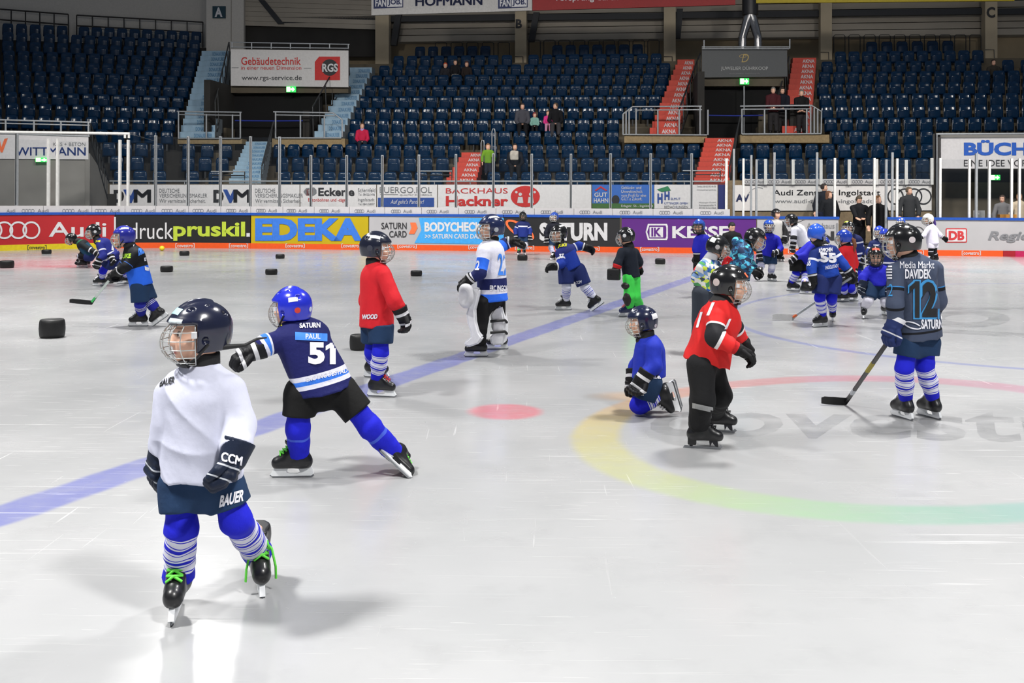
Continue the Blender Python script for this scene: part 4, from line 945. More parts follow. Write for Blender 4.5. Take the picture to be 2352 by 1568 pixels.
# ================================================================ big foam pucks on the ice
RUB = mat('puck_rubber', (15, 15, 16), .5, var=.2, scale=60, bump=.2, bscale=180)
PUCKS = [(8, 616, 32, 'cut off by the left picture edge'), (102, 583.5, 22, 'nearest the yellow kick strip'), (107, 778, 58, 'alone left of the child in white'), (420, 587.5, 23, 'beside the small yellow ball'), (378, 625, 29, 'behind the child with the green and white stick'),
         (641, 594, 21, 'in front of the yellow board'), (620, 631.5, 28, 'on the ice below the yellow board, nearer one'), (823, 806, 48, 'just left of the red jersey child\'s knees'), (955, 634.5, 27, 'between the red jersey child and the goalkeeper'), (1200, 598.5, 24, 'in front of the child with lime laces'), (1518, 607, 24, 'below the purple board')]
for px, py, wpx, lab in PUCKS:
    b = G(px, py); D = b.y; r = wpx/2/F_PX*D; ht = 1.45*r if wpx > 40 else 1.05*r if px in (1200, 1518, 8) else .92*r
    c = b+Vector((0, r, 0)); t = thing('foam_puck', 'giant black foam puck '+lab, 'puck', c, 'giant foam pucks on the ice')
    mb = MB(); n = 28; prof = [(0, 0), (r*.84, 0), (r*.93, ht*.05), (r*.97, ht*.2), (r, ht*.5), (r*.97, ht*.8), (r*.93, ht*.94), (r*.86, ht), (r*.72, ht), (r*.70, ht*.985), (0, ht*.985)]
    V = []; Fc = []
    for q in prof:
        for j in range(n): V.append((c.x+q[0]*math.cos(2*math.pi*j/n), c.y+q[0]*math.sin(2*math.pi*j/n), q[1]))
    for i in range(len(prof)-1):
        for j in range(n): Fc.append((i*n+j, i*n+(j+1) % n, (i+1)*n+(j+1) % n, (i+1)*n+j))
    mb.add(V, Fc, RUB, True); mb.build('puck_body', t)
c = G(372, 576); mb = MB(); n = 16
r = .075; V = [(c.x+r*math.sin(math.pi*i/8)*math.cos(2*math.pi*j/n), c.y+r*math.sin(math.pi*i/8)*math.sin(2*math.pi*j/n), r-r*math.cos(math.pi*i/8)) for i in range(9) for j in range(n)]
mb.add(V, [(i*n+j, i*n+(j+1) % n, (i+1)*n+(j+1) % n, (i+1)*n+j) for i in range(8) for j in range(n)], mat('yellow_ball', (236, 200, 30), .5), True)
mb.make('ball', 'small yellow ball on the ice by the boards', 'ball')
# ================================================================ people
def skin_material():
    m = bpy.data.materials.new('skin'); m.use_nodes = True; nt = m.node_tree; b = nt.nodes['Principled BSDF']
    at = nt.nodes.new('ShaderNodeAttribute'); at.attribute_name = 'lip'
    at2 = nt.nodes.new('ShaderNodeAttribute'); at2.attribute_name = 'brow'
    tc = nt.nodes.new('ShaderNodeTexCoord'); nz = nt.nodes.new('ShaderNodeTexNoise'); nz.inputs['Scale'].default_value = 25; nt.links.new(tc.outputs['Object'], nz.inputs['Vector'])
    c = nt.nodes.new('ShaderNodeMixRGB'); c.inputs[1].default_value = (*lin((236, 190, 164)), 1); c.inputs[2].default_value = (*lin((226, 172, 146)), 1); nt.links.new(nz.outputs['Fac'], c.inputs[0])
    x = nt.nodes.new('ShaderNodeMixRGB'); x.inputs[2].default_value = (*lin((186, 98, 92)), 1); nt.links.new(at.outputs['Fac'], x.inputs[0]); nt.links.new(c.outputs[0], x.inputs[1])
    y = nt.nodes.new('ShaderNodeMixRGB'); y.inputs[2].default_value = (*lin((96, 66, 48)), 1); nt.links.new(at2.outputs['Fac'], y.inputs[0]); nt.links.new(x.outputs[0], y.inputs[1])
    nt.links.new(y.outputs[0], b.inputs['Base Color']); b.inputs['Roughness'].default_value = .55
    b.inputs['Subsurface Weight'].default_value = .0
    return m
SKIN = skin_material()
EYEW = mat('eye_white', (214, 204, 196), .3); EYED = mat('eye_dark', (52, 36, 28), .2)
BOOTB = (22, 22, 24); HOLD = mat('blade_holder_white', (226, 228, 230), .3); BLADE = mat('blade_steel', (150, 152, 156), .25, .9)
WIRE = mat('cage_wire', (196, 198, 196), .3, .6); WIRED = mat('cage_wire_dark', (70, 72, 72), .35, .5)
def V3(a): return np.array(a, dtype=np.float64)
def unit(v): v = np.array(v, dtype=float); return v/np.linalg.norm(v)
def axes(Fd, U=(0, 0, 1)):
    f = unit(Fd); r = unit(np.cross(f, U)); u = np.cross(r, f); return np.array([f, u, r])   # rows: forward, up, right
def bounds(pts, r):
    A = np.array(pts); return A.min(0)-r, A.max(0)+r
class Fig: pass
def seg_d(V, a, b):
    ba = b-a; t = np.clip(((V-a)@ba)/max(1e-9, ba@ba), 0, 1); q = V-a-t[:, None]*ba; return np.sqrt((q*q).sum(1)), t

def build_head_gear(t, g, kit, D, res):
    hc, A, s = g.hc, g.ax, g.hs
    L = lambda f, u, r: hc+s*(f*A[0]+u*A[1]+r*A[2])
    if kit.get('helmet'):
        hm = mat('helmet_%d_%d_%d' % kit['helmet'], kit['helmet'], .22, var=.05, coat=.5)
        def fn(P):
            q = ((P-hc.astype(np.float32))@A.T.astype(np.float32))/s; f, u, r = q[..., 0], q[..., 1], q[..., 2]
            uu = np.maximum(u-.005, 0); ul = np.minimum(u-.005, 0)/.165
            def e(rf, ru, rr): return (np.sqrt((((f+.008)/rf)**2)+((uu/ru)**2)+ul**2+((r/rr)**2))-1)*rr
            d = e(.128, .108, .103)
            d = np.minimum(d, np.maximum(e(.136, .095, .107), np.maximum(-.03-f+.04, np.abs(u-.05)-.014)))     # brow rim
            d = np.minimum(d, np.maximum(e(.125, .116, .055), -(f+.06)))                                   # raised centre ridge
            bot = np.where(f < -.02, -.088, -.07)
            d = np.maximum(d, -.085-u)
            d = smax(d, -np.maximum(.030-f, u-.028), .006)       # open face
            d = smax(d, np.minimum(.5, (-u-.045)-(f+.02)*.9)*-1*0-1, .001) if False else d
            ear = np.sqrt((f-.0)**2+(u+.035)**2+((np.abs(r)-.105)/1.2)**2)-.016
            d = np.maximum(d, -ear)
            for vf, vu in ((.045, .086), (-.03, .098), (-.09, .06)):
                v_ = np.sqrt(((f-vf)/1.8)**2+(u-vu)**2+((np.abs(r)-.058)/1.1)**2)-.010; d = np.maximum(d, -v_)
            return d*s
        h = skin_obj('helmet', fn, (hc-.155*s).tolist(), (hc+.155*s).tolist(), res*.8, hm, t)
        props(h, kit.get('hlabel', None))
        # cage
        if kit.get('cage', True):
            wm = WIRED if kit.get('darkcage') else WIRE
            mb = MB(); wr = max(.0021, .00034*D)*1.0; c0 = (.018, -.045, 0)
            def cp(th, ph): return L(c0[0]+.128*math.cos(th)*math.cos(ph), c0[1]+.098*math.sin(ph), .1*math.sin(th)*math.cos(ph)**.6)
            R = math.radians; near = D < 11
            for th in ((-80, -54, -32, -11, 11, 32, 54, 80) if near else (-78, -40, -13, 13, 40, 78)):
                mb.tube([cp(R(th), R(p)) for p in np.linspace(46, -62, 9)], wr, wm, 5)
            for ph in ((46, 26, 6, -14, -34, -52, -62) if near else (44, 12, -18, -45, -60)):
                mb.tube([cp(R(a), R(ph)) for a in np.linspace(-80, 80, 13)], wr, wm, 5)
            mb.build('cage', t)
            for sx in (-1, 1):
                mb = MB(); p = L(.045, -.01, sx*.104)
                mb.tube([p+A[1]*.012*s, p-A[1]*.012*s], .012*s, INKW if near else wm, 6); mb.build('cage_clip', t)
            mb = MB(); mb.tube([cp(R(a), R(-58))-A[0]*.014*s for a in np.linspace(-45, 45, 9)], .016*s, mat('chin_cup_black', (18, 18, 20), .5), 8); mb.build('chin_cup', t)
        for sx in (-1, 1):
            mb = MB(); mb.tube([L(-.01, -.05, sx*.1), L(.03, -.10, sx*.085), L(.06, -.13, sx*.05)], .006*s, mat('strap_black', (20, 20, 22), .6), 5); mb.build('chin_strap', t)
        bv = bvh(h)
        for (f_, u_, r_, w_, h_, c) in kit.get('stickers', ()):
            sticker(t, bv, L, f_, u_, r_, w_, h_, c, A, s)
    else:
        hr = mat('hair_%d_%d_%d' % kit['hair'], kit['hair'], .7, var=.25, scale=60, bump=.4, bscale=120)
        lg = kit.get('long', 0)
        def fn(P):
            q = ((P-hc.astype(np.float32))@A.T.astype(np.float32))/s; f, u, r = q[..., 0], q[..., 1], q[..., 2]
            d = (np.sqrt(((f+.01)/.108)**2+((u-.01)/.115)**2+(r/.090)**2)-1)*.09
            if lg: d = smin(d, (np.sqrt(((f+.045)/.06)**2+((u+.10)/.14)**2+(r/.088)**2)-1)*.06, .02)
            d = smax(d, -np.maximum(.035-f, u-.055), .015)
            d = np.maximum(d, np.maximum(-.02-u if not lg else -.24-u, -(f+.0)) if False else (-.055-u if not lg else -.22-u))
            return (d+.004*np.sin(f*190+r*120))*s
        skin_obj('hair' if not kit.get('cap') else 'cap', fn, (hc-.26*s).tolist(), (hc+.15*s).tolist(), res, hr, t)
    if kit.get('pony'):
        pm = mat('pony_%d_%d_%d' % kit['pony'], kit['pony'], .7, var=.25, scale=60)
        mb = MB(); mb.tube([L(-.11, -.02, 0), L(-.15, -.06, .01), L(-.16, -.15, .015), L(-.145, -.24, .01)], [.02*s, .032*s, .03*s, .008*s], pm, 8); mb.build('ponytail', t)
    if kit.get('tail'):
        mb = MB(); mb.tube([L(-.075, -.072, -.062), L(-.16, -.07, -.08), L(-.215, -.05, -.07), L(-.26, -.052, -.05)], [.012*s, .008*s, .006*s, .003*s], mat('strap_black', (20, 20, 22), .6), 6); mb.build('loose_strap', t)
def bvh(o):
    B = wpos(o); return BVHTree.FromPolygons([v.co+B for v in o.data.vertices], [tuple(p.vertices) for p in o.data.polygons])
def sticker(t, bv, L, f, u, r, w_, h_, c, A, s):
    mb = MB(); p = Vector(L(f, u, r)); ctr = Vector(L(-.01, .0, 0)); n = (p-ctr).normalized()
    x = Vector(A[1]).cross(n)
    if x.length < .1: x = Vector(A[0]).cross(n)
    x.normalize(); y = n.cross(x); V = []; N = 5
    rnd = h_ < 0; hh_ = abs(h_)
    for j in range(N+1):
        for i in range(N+1):
            a, b = (i/N-.5), (j/N-.5)
            if rnd: k = max(abs(a), abs(b))/max(1e-6, math.hypot(a, b)); a *= k; b *= k
            q = p+x*(a*w_*s)+y*(b*hh_*s); h = bv.ray_cast(q+n*.15, -n)
            V.append((h[0]+n*.0015) if h[0] is not None else q)
    mb.add(V, [(j*(N+1)+i, j*(N+1)+i+1, (j+1)*(N+1)+i+1, (j+1)*(N+1)+i) for j in range(N) for i in range(N)], mat('sticker_%d_%d_%d' % c, c, .5, var=.03))
    mb.build('sticker', t)

def build_glove(t, w, tip, n, kit, res, flip=1, sc=1.0):
    d = unit(tip-w); n = unit(np.array(n)-d*(np.array(n)@d)); c = np.cross(d, n)*flip; k = sc
    A = np.array([d, n, c]); bulky = not kit.get('knit')
    fr = .0190 if bulky else .0115
    def P_(a, b, e): return w+k*(a*d+b*n+e*c)
    prims = []
    segs = []
    for i, e in enumerate((-.036, -.012, .012, .036)):
        ln = (.9, 1.0, .98, .8)[i]; p0 = P_(.10, 0, e); p1 = P_(.10+.032*ln, .006, e*1.08); p2 = P_(.10+.055*ln, .03, e*1.05); p3 = P_(.10+.045*ln, .056, e)
        segs += [(p0, p1, fr, fr*.98), (p1, p2, fr*.98, fr*.92), (p2, p3, fr*.92, fr*.8)]
    th = [P_(.055, .012, .045), P_(.095, .03, .066), P_(.125, .048, .058)]
    segs += [(th[0], th[1], fr*1.15, fr*1.05), (th[1], th[2], fr*1.05, fr*.85)]
    def fn(P):
        dd = cone(P, P_(-.035, 0, 0), P_(.035, 0, 0), (.062 if bulky else .043)*k, (.052 if bulky else .04)*k)
        dd = np.maximum(dd, half(P, P_(-.03, 0, 0), -d))
        dd = smin(dd, rbox(P, P_(.07, -.002, 0), A, (.045*k, (.032 if bulky else .022)*k, .05*k), .018*k), .012)
        if bulky:
            for a in (.045, .072, .098): dd = np.minimum(dd, cone(P, P_(a, -.022, -.036), P_(a, -.022, .036), .0165*k, .0165*k))
        for a, b, ra, rb in segs: dd = smin(dd, cone(P, a, b, ra*k, rb*k), .002)
        return dd
    lo, hi = bounds([P_(-.035, 0, 0), P_(.16, .06, .06), P_(.16, 0, -.06), P_(.1, -.05, 0)], .065*k)
    def attrs(V): return {'v': np.clip(((V-w)@d)/(.16*k)*.7+.25, 0, 1), 'm': np.zeros(len(V)), 'a': np.zeros(len(V))}
    o = skin_obj('glove', fn, lo, hi, max(.0045, res*.62), kit['glove'], t, attrs)
    return o

def build_skate(t, b, td, ud, kit, res, D):
    td = unit(td); ud = unit(np.array(ud)-td*(np.array(ud)@td)); sd = np.cross(td, ud); k = kit.get('foot', .95)
    P_ = lambda a, u, s_=0: b+k*(a*td+u*ud+s_*sd)
    boot = mat('boot_%d_%d_%d' % kit['boot'], kit['boot'], .35, var=.15, coat=.2)
    fig = kit.get('figure')
    def fn(P):
        d = cone(P, P_(-.075, .092), P_(.085, .086), .040*k, .038*k, sd, 1.12)
        d = smin(d, cone(P, P_(-.055, .10), P_(-.035, .20), .046*k, .050*k, sd, 1.1), .03)
        d = smin(d, cone(P, P_(-.03, .17), P_(.05, .108), .040*k, .034*k, sd, 1.05), .02)     # instep
        d = smin(d, cone(P, P_(-.01, .19), P_(.022, .212), .036*k, .024*k, sd, .9), .015)     # tongue
        d = smax(d, half(P, P_(0, .056), -ud), .004)
        d = np.maximum(d, half(P, P_(0, .222), ud))
        if fig: d = np.minimum(d, rbox(P, P_(-.08, .05), np.array([td, ud, sd]), (.028*k, .026*k, .027*k), .006))
        return d
    lo, hi = bounds([P_(-.09, .05), P_(.1, .09), P_(-.03, .22), P_(.02, .21), P_(-.08, .02)], .06*k)
    sk = skin_obj('skate', fn, lo, hi, max(.0045, res*.7), boot, t)
    hm = mat('figure_plate', (60, 60, 64), .3, .8) if fig else HOLD
    def prof(pts, th, m, name):
        mb = MB(); n = len(pts); loop = [P_(a, u, -th/2) for a, u in pts]; mb.prism(loop, sd*th*k, m); return mb.build(name, sk)
    if fig:
        prof([(-.10, .030), (-.07, .030), (-.078, .012), (-.095, .012)], .012, hm, 'blade_post')
        prof([(.03, .058), (.085, .058), (.09, .015), (.07, .02), (.05, .045), (.035, .014)], .012, hm, 'blade_post')
        prof([(-.14, .0), (.10, .0), (.118, .018), (.105, .03), (.09, .016), (-.13, .016)], .005, BLADE, 'blade')
    else:
        prof([(-.112, .060), (-.03, .060), (-.045, .034), (-.03, .024), (.02, .024), (.035, .034), (.022, .060), (.105, .060), (.128, .022), (.118, .012), (-.108, .012), (-.122, .022)], .020, HOLD, 'blade_holder')
        prof([(-.125, .010), (-.112, .0), (.112, .0), (.132, .012), (.128, .020), (-.12, .020)], .005, BLADE, 'blade')
    lm = mat('lace_%d_%d_%d' % kit['lace'], kit['lace'], .7)
    mb = MB(); lr = (.0052 if kit.get('fatlace') else .0035)*k; lr = max(lr, .00028*D)
    line = [(.078, .141), (.060, .155), (.042, .169), (.025, .183), (.010, .196)]
    for i, (a, u) in enumerate(line):
        w_ = .026; a2, u2 = (line[i+1] if i < 4 else (a-.006, u+.014))
        mb.tube([P_(a-.01, u-.008, -w_), P_((a+a2)/2+.004, (u+u2)/2+.006, 0), P_(a2-.01, u2-.008, w_)], lr, lm, 5)
        mb.tube([P_(a-.01, u-.008, w_), P_((a+a2)/2+.005, (u+u2)/2+.007, 0), P_(a2-.01, u2-.008, -w_)], lr, lm, 5)
    if kit.get('bow') and (kit['bow'] is True or kit.setdefault('_n', 0) == kit['bow']):
        for sx in (-1, 1):
            mb.tube([P_(.018, .2, 0), P_(.045, .19, sx*.022), P_(.06, .165, sx*.03), P_(.035, .18, sx*.008)], lr, lm, 5)
            mb.tube([P_(.02, .2, 0), P_(.055, .165, sx*.038), P_(.066, .10, sx*.052), P_(.068, .055, sx*.054)], lr*.9, lm, 5)
    kit['_n'] = kit.get('_n', 0)+1
    mb.build('laces', sk)
    return sk

def decal(par, txt, x0, y0, x1, y1, D, m, bold=.02, shear=0.0, slope=0.0, name='lettering', sub=2, poly=None):
    bv = bvh(par); O = Vector((0, 0, CAM_H))
    if poly == 'one': V, Fc = one_shape()
    elif poly: V, Fc = poly
    else: V, Fc = text_shape(txt, bold, shear, sub)
    pts = []
    for a, b in V:
        px, py = x0+(x1-x0)*a, y1+(y0-y1)*b+slope*(x1-x0)*a; d = (PX(px, py, D)-O).normalized(); h = bv.ray_cast(O, d)
        pts.append((h[0]-d*(.0025+.0006*D)) if h[0] is not None else None)
    Fk = [f for f in Fc if all(pts[i] is not None for i in f) and max((pts[i]-pts[f[0]]).length for i in f) < .12]
    if not Fk: print('decal lost', txt); return None
    use = sorted({i for f in Fk for i in f}); ix = {q: i for i, q in enumerate(use)}
    mb = MB(); mb.add([pts[i] for i in use], [tuple(ix[i] for i in f) for f in Fk], m)
    return mb.build(name, par)
def one_shape(i=0.0):
    V = []; Fc = []
    def g(x0, x1, y0, y1, nx, ny, sk=0.0):
        b = len(V)
        for j in range(ny+1):
            for k in range(nx+1): V.append((x0+(x1-x0)*k/nx, y0+(y1-y0)*j/ny-sk*(1-k/nx)))
        for j in range(ny):
            for k in range(nx): q = b+j*(nx+1)+k; Fc.append((q, q+1, q+nx+2, q+nx+1))
    g(.42+i, 1-i, i*.35, 1-i*.35, 4, 12); g(0+i, .42+i, .76+i*.3, .97-i*.3, 3, 3, .12)
    return V, Fc
def grid_poly(n=6): return [(i/n, j/n) for j in range(n+1) for i in range(n+1)], [(j*(n+1)+i, j*(n+1)+i+1, (j+1)*(n+1)+i+1, (j+1)*(n+1)+i) for j in range(n) for i in range(n)]

def figure(label, D, head, Fd, neck, sh, hem, arms, hips, knees, feet, kit, hs=1.0, U=(0, 0, 1), wl=.16, wf=.13, sc=1.0, sf=.6, sr=.095, seed=0, res=None, name='person', pads=None, cat='person'):
    """one clothed figure; joints come as picture points at depth D with a third value for metres nearer the viewer"""
    def J(p): return V3(PX(p[0], p[1], D-(p[2] if len(p) > 2 else 0)))
    res = res or min(.016, max(.0062, .0011*D))
    g = Fig(); g.hc = J(head); g.ax = axes(Fd, U); g.hs = hs
    nk = J(neck); S0, S1 = J(sh[0]), J(sh[1]); He = J(hem); HP = [J(p) for p in hips]; KN = [J(p) for p in knees]
    FT = []
    for p, td, *u in feet:
        b = V3(G(p[0], p[1])) if len(p) == 2 else V3(PX(p[0], p[1], D-p[2]))
        td = unit(td); ud = np.array(u[0] if u else (0, 0, 1.0)); ud = unit(ud-td*(ud@td)); k = kit.get('foot', .95)
        if kit.get('boot') is None: FT.append((b, td, ud, b+ud*.09*sc-td*.0))
        else: FT.append((b, td, ud, b+k*(-.04*td+.19*ud)))
    base = sum(f[0] for f in FT)/2; base = Vector((base[0], base[1], min(f[0][2] for f in FT)))
    t = thing(name, label, cat, base)
    g.t = t; amp = .0078 if D < 9 else .0055
    lat = unit(S1-S0); spine = unit(nk-He); front = unit(np.cross(lat, spine)); lat = np.cross(spine, front)
    Ch = (S0+S1)/2-spine*.035*sc
    AR = [(S0, J(arms[0][0]), J(arms[0][1]), J(arms[0][2])), (S1, J(arms[1][0]), J(arms[1][1]), J(arms[1][2]))]
    ra = kit.get('arm', .058)*sc
    f32 = lambda v: v
    # body, one continuous skin from crown to foot
    hc, A, s = g.hc, g.ax, hs
    def body(P):
        q = ((P-hc.astype(np.float32))@A.T.astype(np.float32))/s; f, u, r = q[..., 0], q[..., 1], q[..., 2]
        d = (np.sqrt(((f+.004)/.098)**2+((u-.004)/.105)**2+(r/.078)**2)-1)*.078
        d = smin(d, (np.sqrt(((f-.032)/.062)**2+((u+.070)/.052)**2+(r/.054)**2)-1)*.052, .03)
        nose = cone(q, (.088, -.012, 0), (.104, -.044, 0), .010, .0145); d = smin(d, nose, .012)
        d = smin(d, (np.sqrt(((f-.060)/.030)**2+((u+.070)/.030)**2+(r/.036)**2)-1)*.030, .014)
        d = smin(d, cone(q, (.076, -.083, -.012), (.076, -.083, .012), .0125, .0125), .008)
        d = smin(d, cone(q, (.072, -.112, -.006), (.072, -.112, .006), .014, .014), .014)
        for sx in (-1, 1):
            d = smax(d, -(np.sqrt((f-.102)**2+(u+.010)**2+((r-sx*.032)/1.3)**2)-.016), .012)
            d = smin(d, cone(q, (.052, -.045, sx*.044), (.06, -.045, sx*.04), .022, .02), .02)
            d = smin(d, (np.sqrt(((f+.006)/.022)**2+((u+.03)/.028)**2+((r-sx*.076)/.011)**2)-1)*.011, .008)
        d = d*s
        d = smin(d, cone(P, hc-A[1]*.07*s-A[0]*.02*s, nk, .046*s, .05*s), .03)
        d = smin(d, cone(P, Ch, He, .085*sc, .08*sc, front, 1.3), .05)
        for a, e, w_, tp in AR:
            dd = unit(tp-w_)
            d = smin(d, cone(P, a, e, .036*sc, .03*sc), .03); d = smin(d, cone(P, e, w_, .03*sc, .022*sc), .01)
            if not kit.get('glove'):
                n_ = unit(np.cross(dd, lat)); c_ = np.cross(dd, n_)
                d = smin(d, cone(P, w_, w_+dd*.07*sc, .026*sc, .03*sc, n_, 1.5), .012)
                for i_, e_ in enumerate((-.026, -.009, .009, .026)):
                    p0 = w_+dd*.075*sc+c_*e_*sc; p1 = p0+dd*(.035+.006*(1-abs(i_-1.5)))*sc; p2 = p1+(dd*.6+n_*.7)*.03*sc
                    d = smin(d, cone(P, p0, p1, .0105*sc, .0098*sc), .004); d = smin(d, cone(P, p1, p2, .0098*sc, .008*sc), .003)
                d = smin(d, cone(P, w_+dd*.03*sc+c_*.028*sc, w_+dd*.075*sc+c_*.048*sc+n_*.01*sc, .012*sc, .0095*sc), .006)
            else: d = smin(d, cone(P, w_, w_+dd*.06*sc, .022*sc, .02*sc), .01)
        for i in (0, 1):
            d = smin(d, cone(P, He, HP[i], .06*sc, .05*sc), .03); d = smin(d, cone(P, HP[i], KN[i], .052*sc, .036*sc), .03); d = smin(d, cone(P, KN[i], FT[i][3], .036*sc, .026*sc), .01)
            d = smin(d, cone(P, FT[i][3], (FT[i][0]-FT[i][1]*.03+FT[i][2]*.10) if kit.get('boot') else (FT[i][0]+FT[i][1]*.05+FT[i][2]*.05), .026, .022), .01)
        return d
    lo, hi = bounds([hc, nk, S0, S1, He, *HP, *KN, *[q[3] for q in AR], *[q[1] for q in AR], *[f_[0]+f_[2]*.06+f_[1]*.06 for f_ in FT], *[f_[3] for f_ in FT]], .06*sc)
    lo2, hi2 = bounds([hc], .135*s); lo = np.minimum(lo, lo2); hi = np.maximum(hi, hi2)
    def battr(V):
        q = ((V-hc)@A.T)/s; lip = np.clip((.021-np.sqrt(((q[:, 0]-.088)*.6)**2+((q[:, 1]+.083)*2.2)**2+(q[:, 2]*.8)**2))/.006, 0, 1)
        br = np.zeros(len(V))
        for sx in (-1, 1): br = np.maximum(br, np.clip((.02-np.sqrt(((q[:, 1]-.012)*3.2)**2+((q[:, 2]-sx*.034))**2+np.maximum(.06-q[:, 0], 0)**2))/.006, 0, 1))
        return {'lip': lip, 'brow': br*.75}
    skin_obj('body', body, lo, hi, res*(1.0 if D < 9 else 1.1), SKIN, t, battr)
    if D < 16:
        for sx in (-1, 1):
            mb = MB(); c = hc+s*(.0795*A[0]-.010*A[1]+sx*.032*A[2]); n = 10
            V = [tuple(c+.0125*s*(math.cos(th)*A[0]+math.sin(th)*(math.cos(ph)*A[1]+math.sin(ph)*A[2]))) for th in np.linspace(.01, 1.9, 7) for ph in np.linspace(0, 2*math.pi, n, endpoint=False)]
            fc = [(i*n+j, i*n+(j+1) % n, (i+1)*n+(j+1) % n, (i+1)*n+j) for i in range(6) for j in range(n)]
            mb.add(V, fc[3*n:], EYEW, True); mb.f += [tuple(q) for q in fc[:3*n]]; mb.m += [mb.mi(EYED)]*(3*n); mb.smooth += [True]*(3*n); mb.build('eye', t)
    build_head_gear(t, g, kit, D, res)
    if kit.get('collar'):
        cm = mat('collar_%d_%d_%d' % kit['collar'], kit['collar'], .7, bump=.2)
        a = hc-A[1]*.085*s-A[0]*.025*s; ex = nk-unit(hc-nk)*.015
        def fn(P):
            d = cone(P, a, ex, .056*sc, .072*sc); return np.maximum(d, half(P, a, unit(a-ex)))
        lo, hi = bounds([a, ex], .085*sc); skin_obj('neck_guard', fn, lo, hi, res, cm, t)
    # top
    cut = np.array(kit.get('cut', spine))
    def trunk(P):
        d = cone(P, He-spine*.06, Ch, wl*kit.get('flare', 1.0), wl*.93, front, wl/wf)
        d = smin(d, cone(P, S0+(S1-S0)*.12+spine*.005, S1-(S1-S0)*.12+spine*.005, .062*sc, .062*sc), .05)
        d = smin(d, cone(P, Ch, nk-spine*.01, .08*sc, .062*sc), .04)
        if kit.get('hood'): d = smin(d, cone(P, nk-front*0+kit['hood'][0]*A[0]*.05-A[0]*.06-lat*.05, nk-A[0]*.06+lat*.05, .06*sc, .06*sc), .03)
        return smax(d, half(P, He, -cut), .004)
    def sleeve(P, i):
        a, e, w_, tp = AR[i]
        d = smin(cone(P, a, e, ra*1.1, ra), cone(P, e, w_+unit(w_-e)*.03, ra, ra*kit.get('cuff', .9)), .03)
        return smax(d, half(P, w_+unit(w_-e)*.004, unit(w_-e)), .004)
    def top(P):
        w_ = folds(P, amp, seed, 1.0)
        return smin(smin(trunk(P), sleeve(P, 0), .012), sleeve(P, 1), .012)+w_
    lo, hi = bounds([He-spine*.02, nk, S0, S1, Ch, *[q[1] for q in AR], *[q[2] for q in AR]], .075*sc)
    lo2, hi2 = bounds([He, Ch], wl*1.05); lo = np.minimum(lo, lo2+np.array([0, 0, .06])); hi = np.maximum(hi, hi2-np.array([0, 0, .06]))
    def tattr(V):
        V32 = V.astype(np.float32); dt = trunk(V32); d0 = sleeve(V32, 0); d1 = sleeve(V32, 1); da = np.minimum(d0, d1)
        v = np.clip(((V-He)@cut)/((nk-He)@cut), 0, 1); aa = np.zeros(len(V))
        for i, dd in ((0, d0), (1, d1)):
            a, e, w_, _ = AR[i]; x0, t0 = seg_d(V, a, e); x1, t1 = seg_d(V, e, w_); l0, l1 = np.linalg.norm(e-a), np.linalg.norm(w_-e)
            val = np.where(x0 < x1, t0*l0, l0+t1*l1)/(l0+l1); aa = np.where(dd <= da+1e-6, val, aa)
        return {'v': v, 'a': aa, 'm': np.clip(.5+(dt-da)/.02, 0, 1)}
    g.top = skin_obj(kit.get('topname', 'jersey'), top, lo, hi, res, kit['top'], t, tattr)
    # legs
    sm = kit['shorts']
    if kit.get('pants'):
        def fn(P):
            d = 9
            for i in (0, 1):
                k1 = kit.get('pr', .078)*sc; an = FT[i][3]-FT[i][2]*(.045 if kit.get('boot') else .03)
                q = smin(cone(P, HP[i], KN[i], k1*1.12, k1*.92), cone(P, KN[i], an-unit(KN[i]-an)*.03, k1*.92, k1*.84), .03)
                q = smax(q, half(P, an, unit(an-KN[i])), .004); d = smin(d, q, .02) if not np.isscalar(d) else q
            d = smin(d, cone(P, (HP[0]+HP[1])/2+spine*.02, He+spine*.03, .11*sc, .115*sc, front, 1.25), .04)
            return d+folds(P, amp*1.2, seed+3, 1.1)
        lo, hi = bounds([*HP, *KN, *[f_[3]-f_[2]*.05 for f_ in FT], He], .13*sc)
        g.legs = skin_obj('trousers', fn, lo, hi, res, sm, t)
    else:
        HM = [HP[i]+(KN[i]-HP[i])*sf for i in (0, 1)]
        def fn(P):
            d = None
            for i in (0, 1):
                dr = unit(HM[i]-HP[i]); q = cone(P, HP[i], HM[i]+dr*.05, sr*1.02*sc, sr*sc)
                q = smax(q, half(P, HM[i], dr), .004); d = q if d is None else smin(d, q, .012)
            d = smin(d, cone(P, (HP[0]+HP[1])/2, He+spine*.03, .11*sc, .115*sc, front, 1.25), .03)
            if kit.get('clip'): d = np.maximum(d, half(P, He+spine*.025, spine))
            return d+folds(P, amp*.7, seed+3, .8)
        lo, hi = bounds([*HP, *HM, He], .125*sc)
        g.legs = skin_obj('shorts', fn, lo, hi, res, sm, t)
        for i in (0, 1):
            tp = HP[i]+(KN[i]-HP[i])*max(.05, sf-.35); an = FT[i][3]-FT[i][2]*kit.get('drop', .035); cf = KN[i]*.55+an*.45
            kr = kit.get('sockr', .062)*sc
            def fn(P):
                d = smin(cone(P, tp, KN[i], kr*1.02, kr*1.05), cone(P, KN[i], cf, kr*1.05, kr), .02); d = smin(d, cone(P, cf, an-unit(KN[i]-an)*.02, kr, kit.get('ankr', kr*.74)), .02)
                d = smax(d, half(P, an, unit(an-KN[i])), .003)
                return d+folds(P, amp*.7, seed+7+i, 1.1)
            lo, hi = bounds([tp, KN[i], an], kr*1.15)
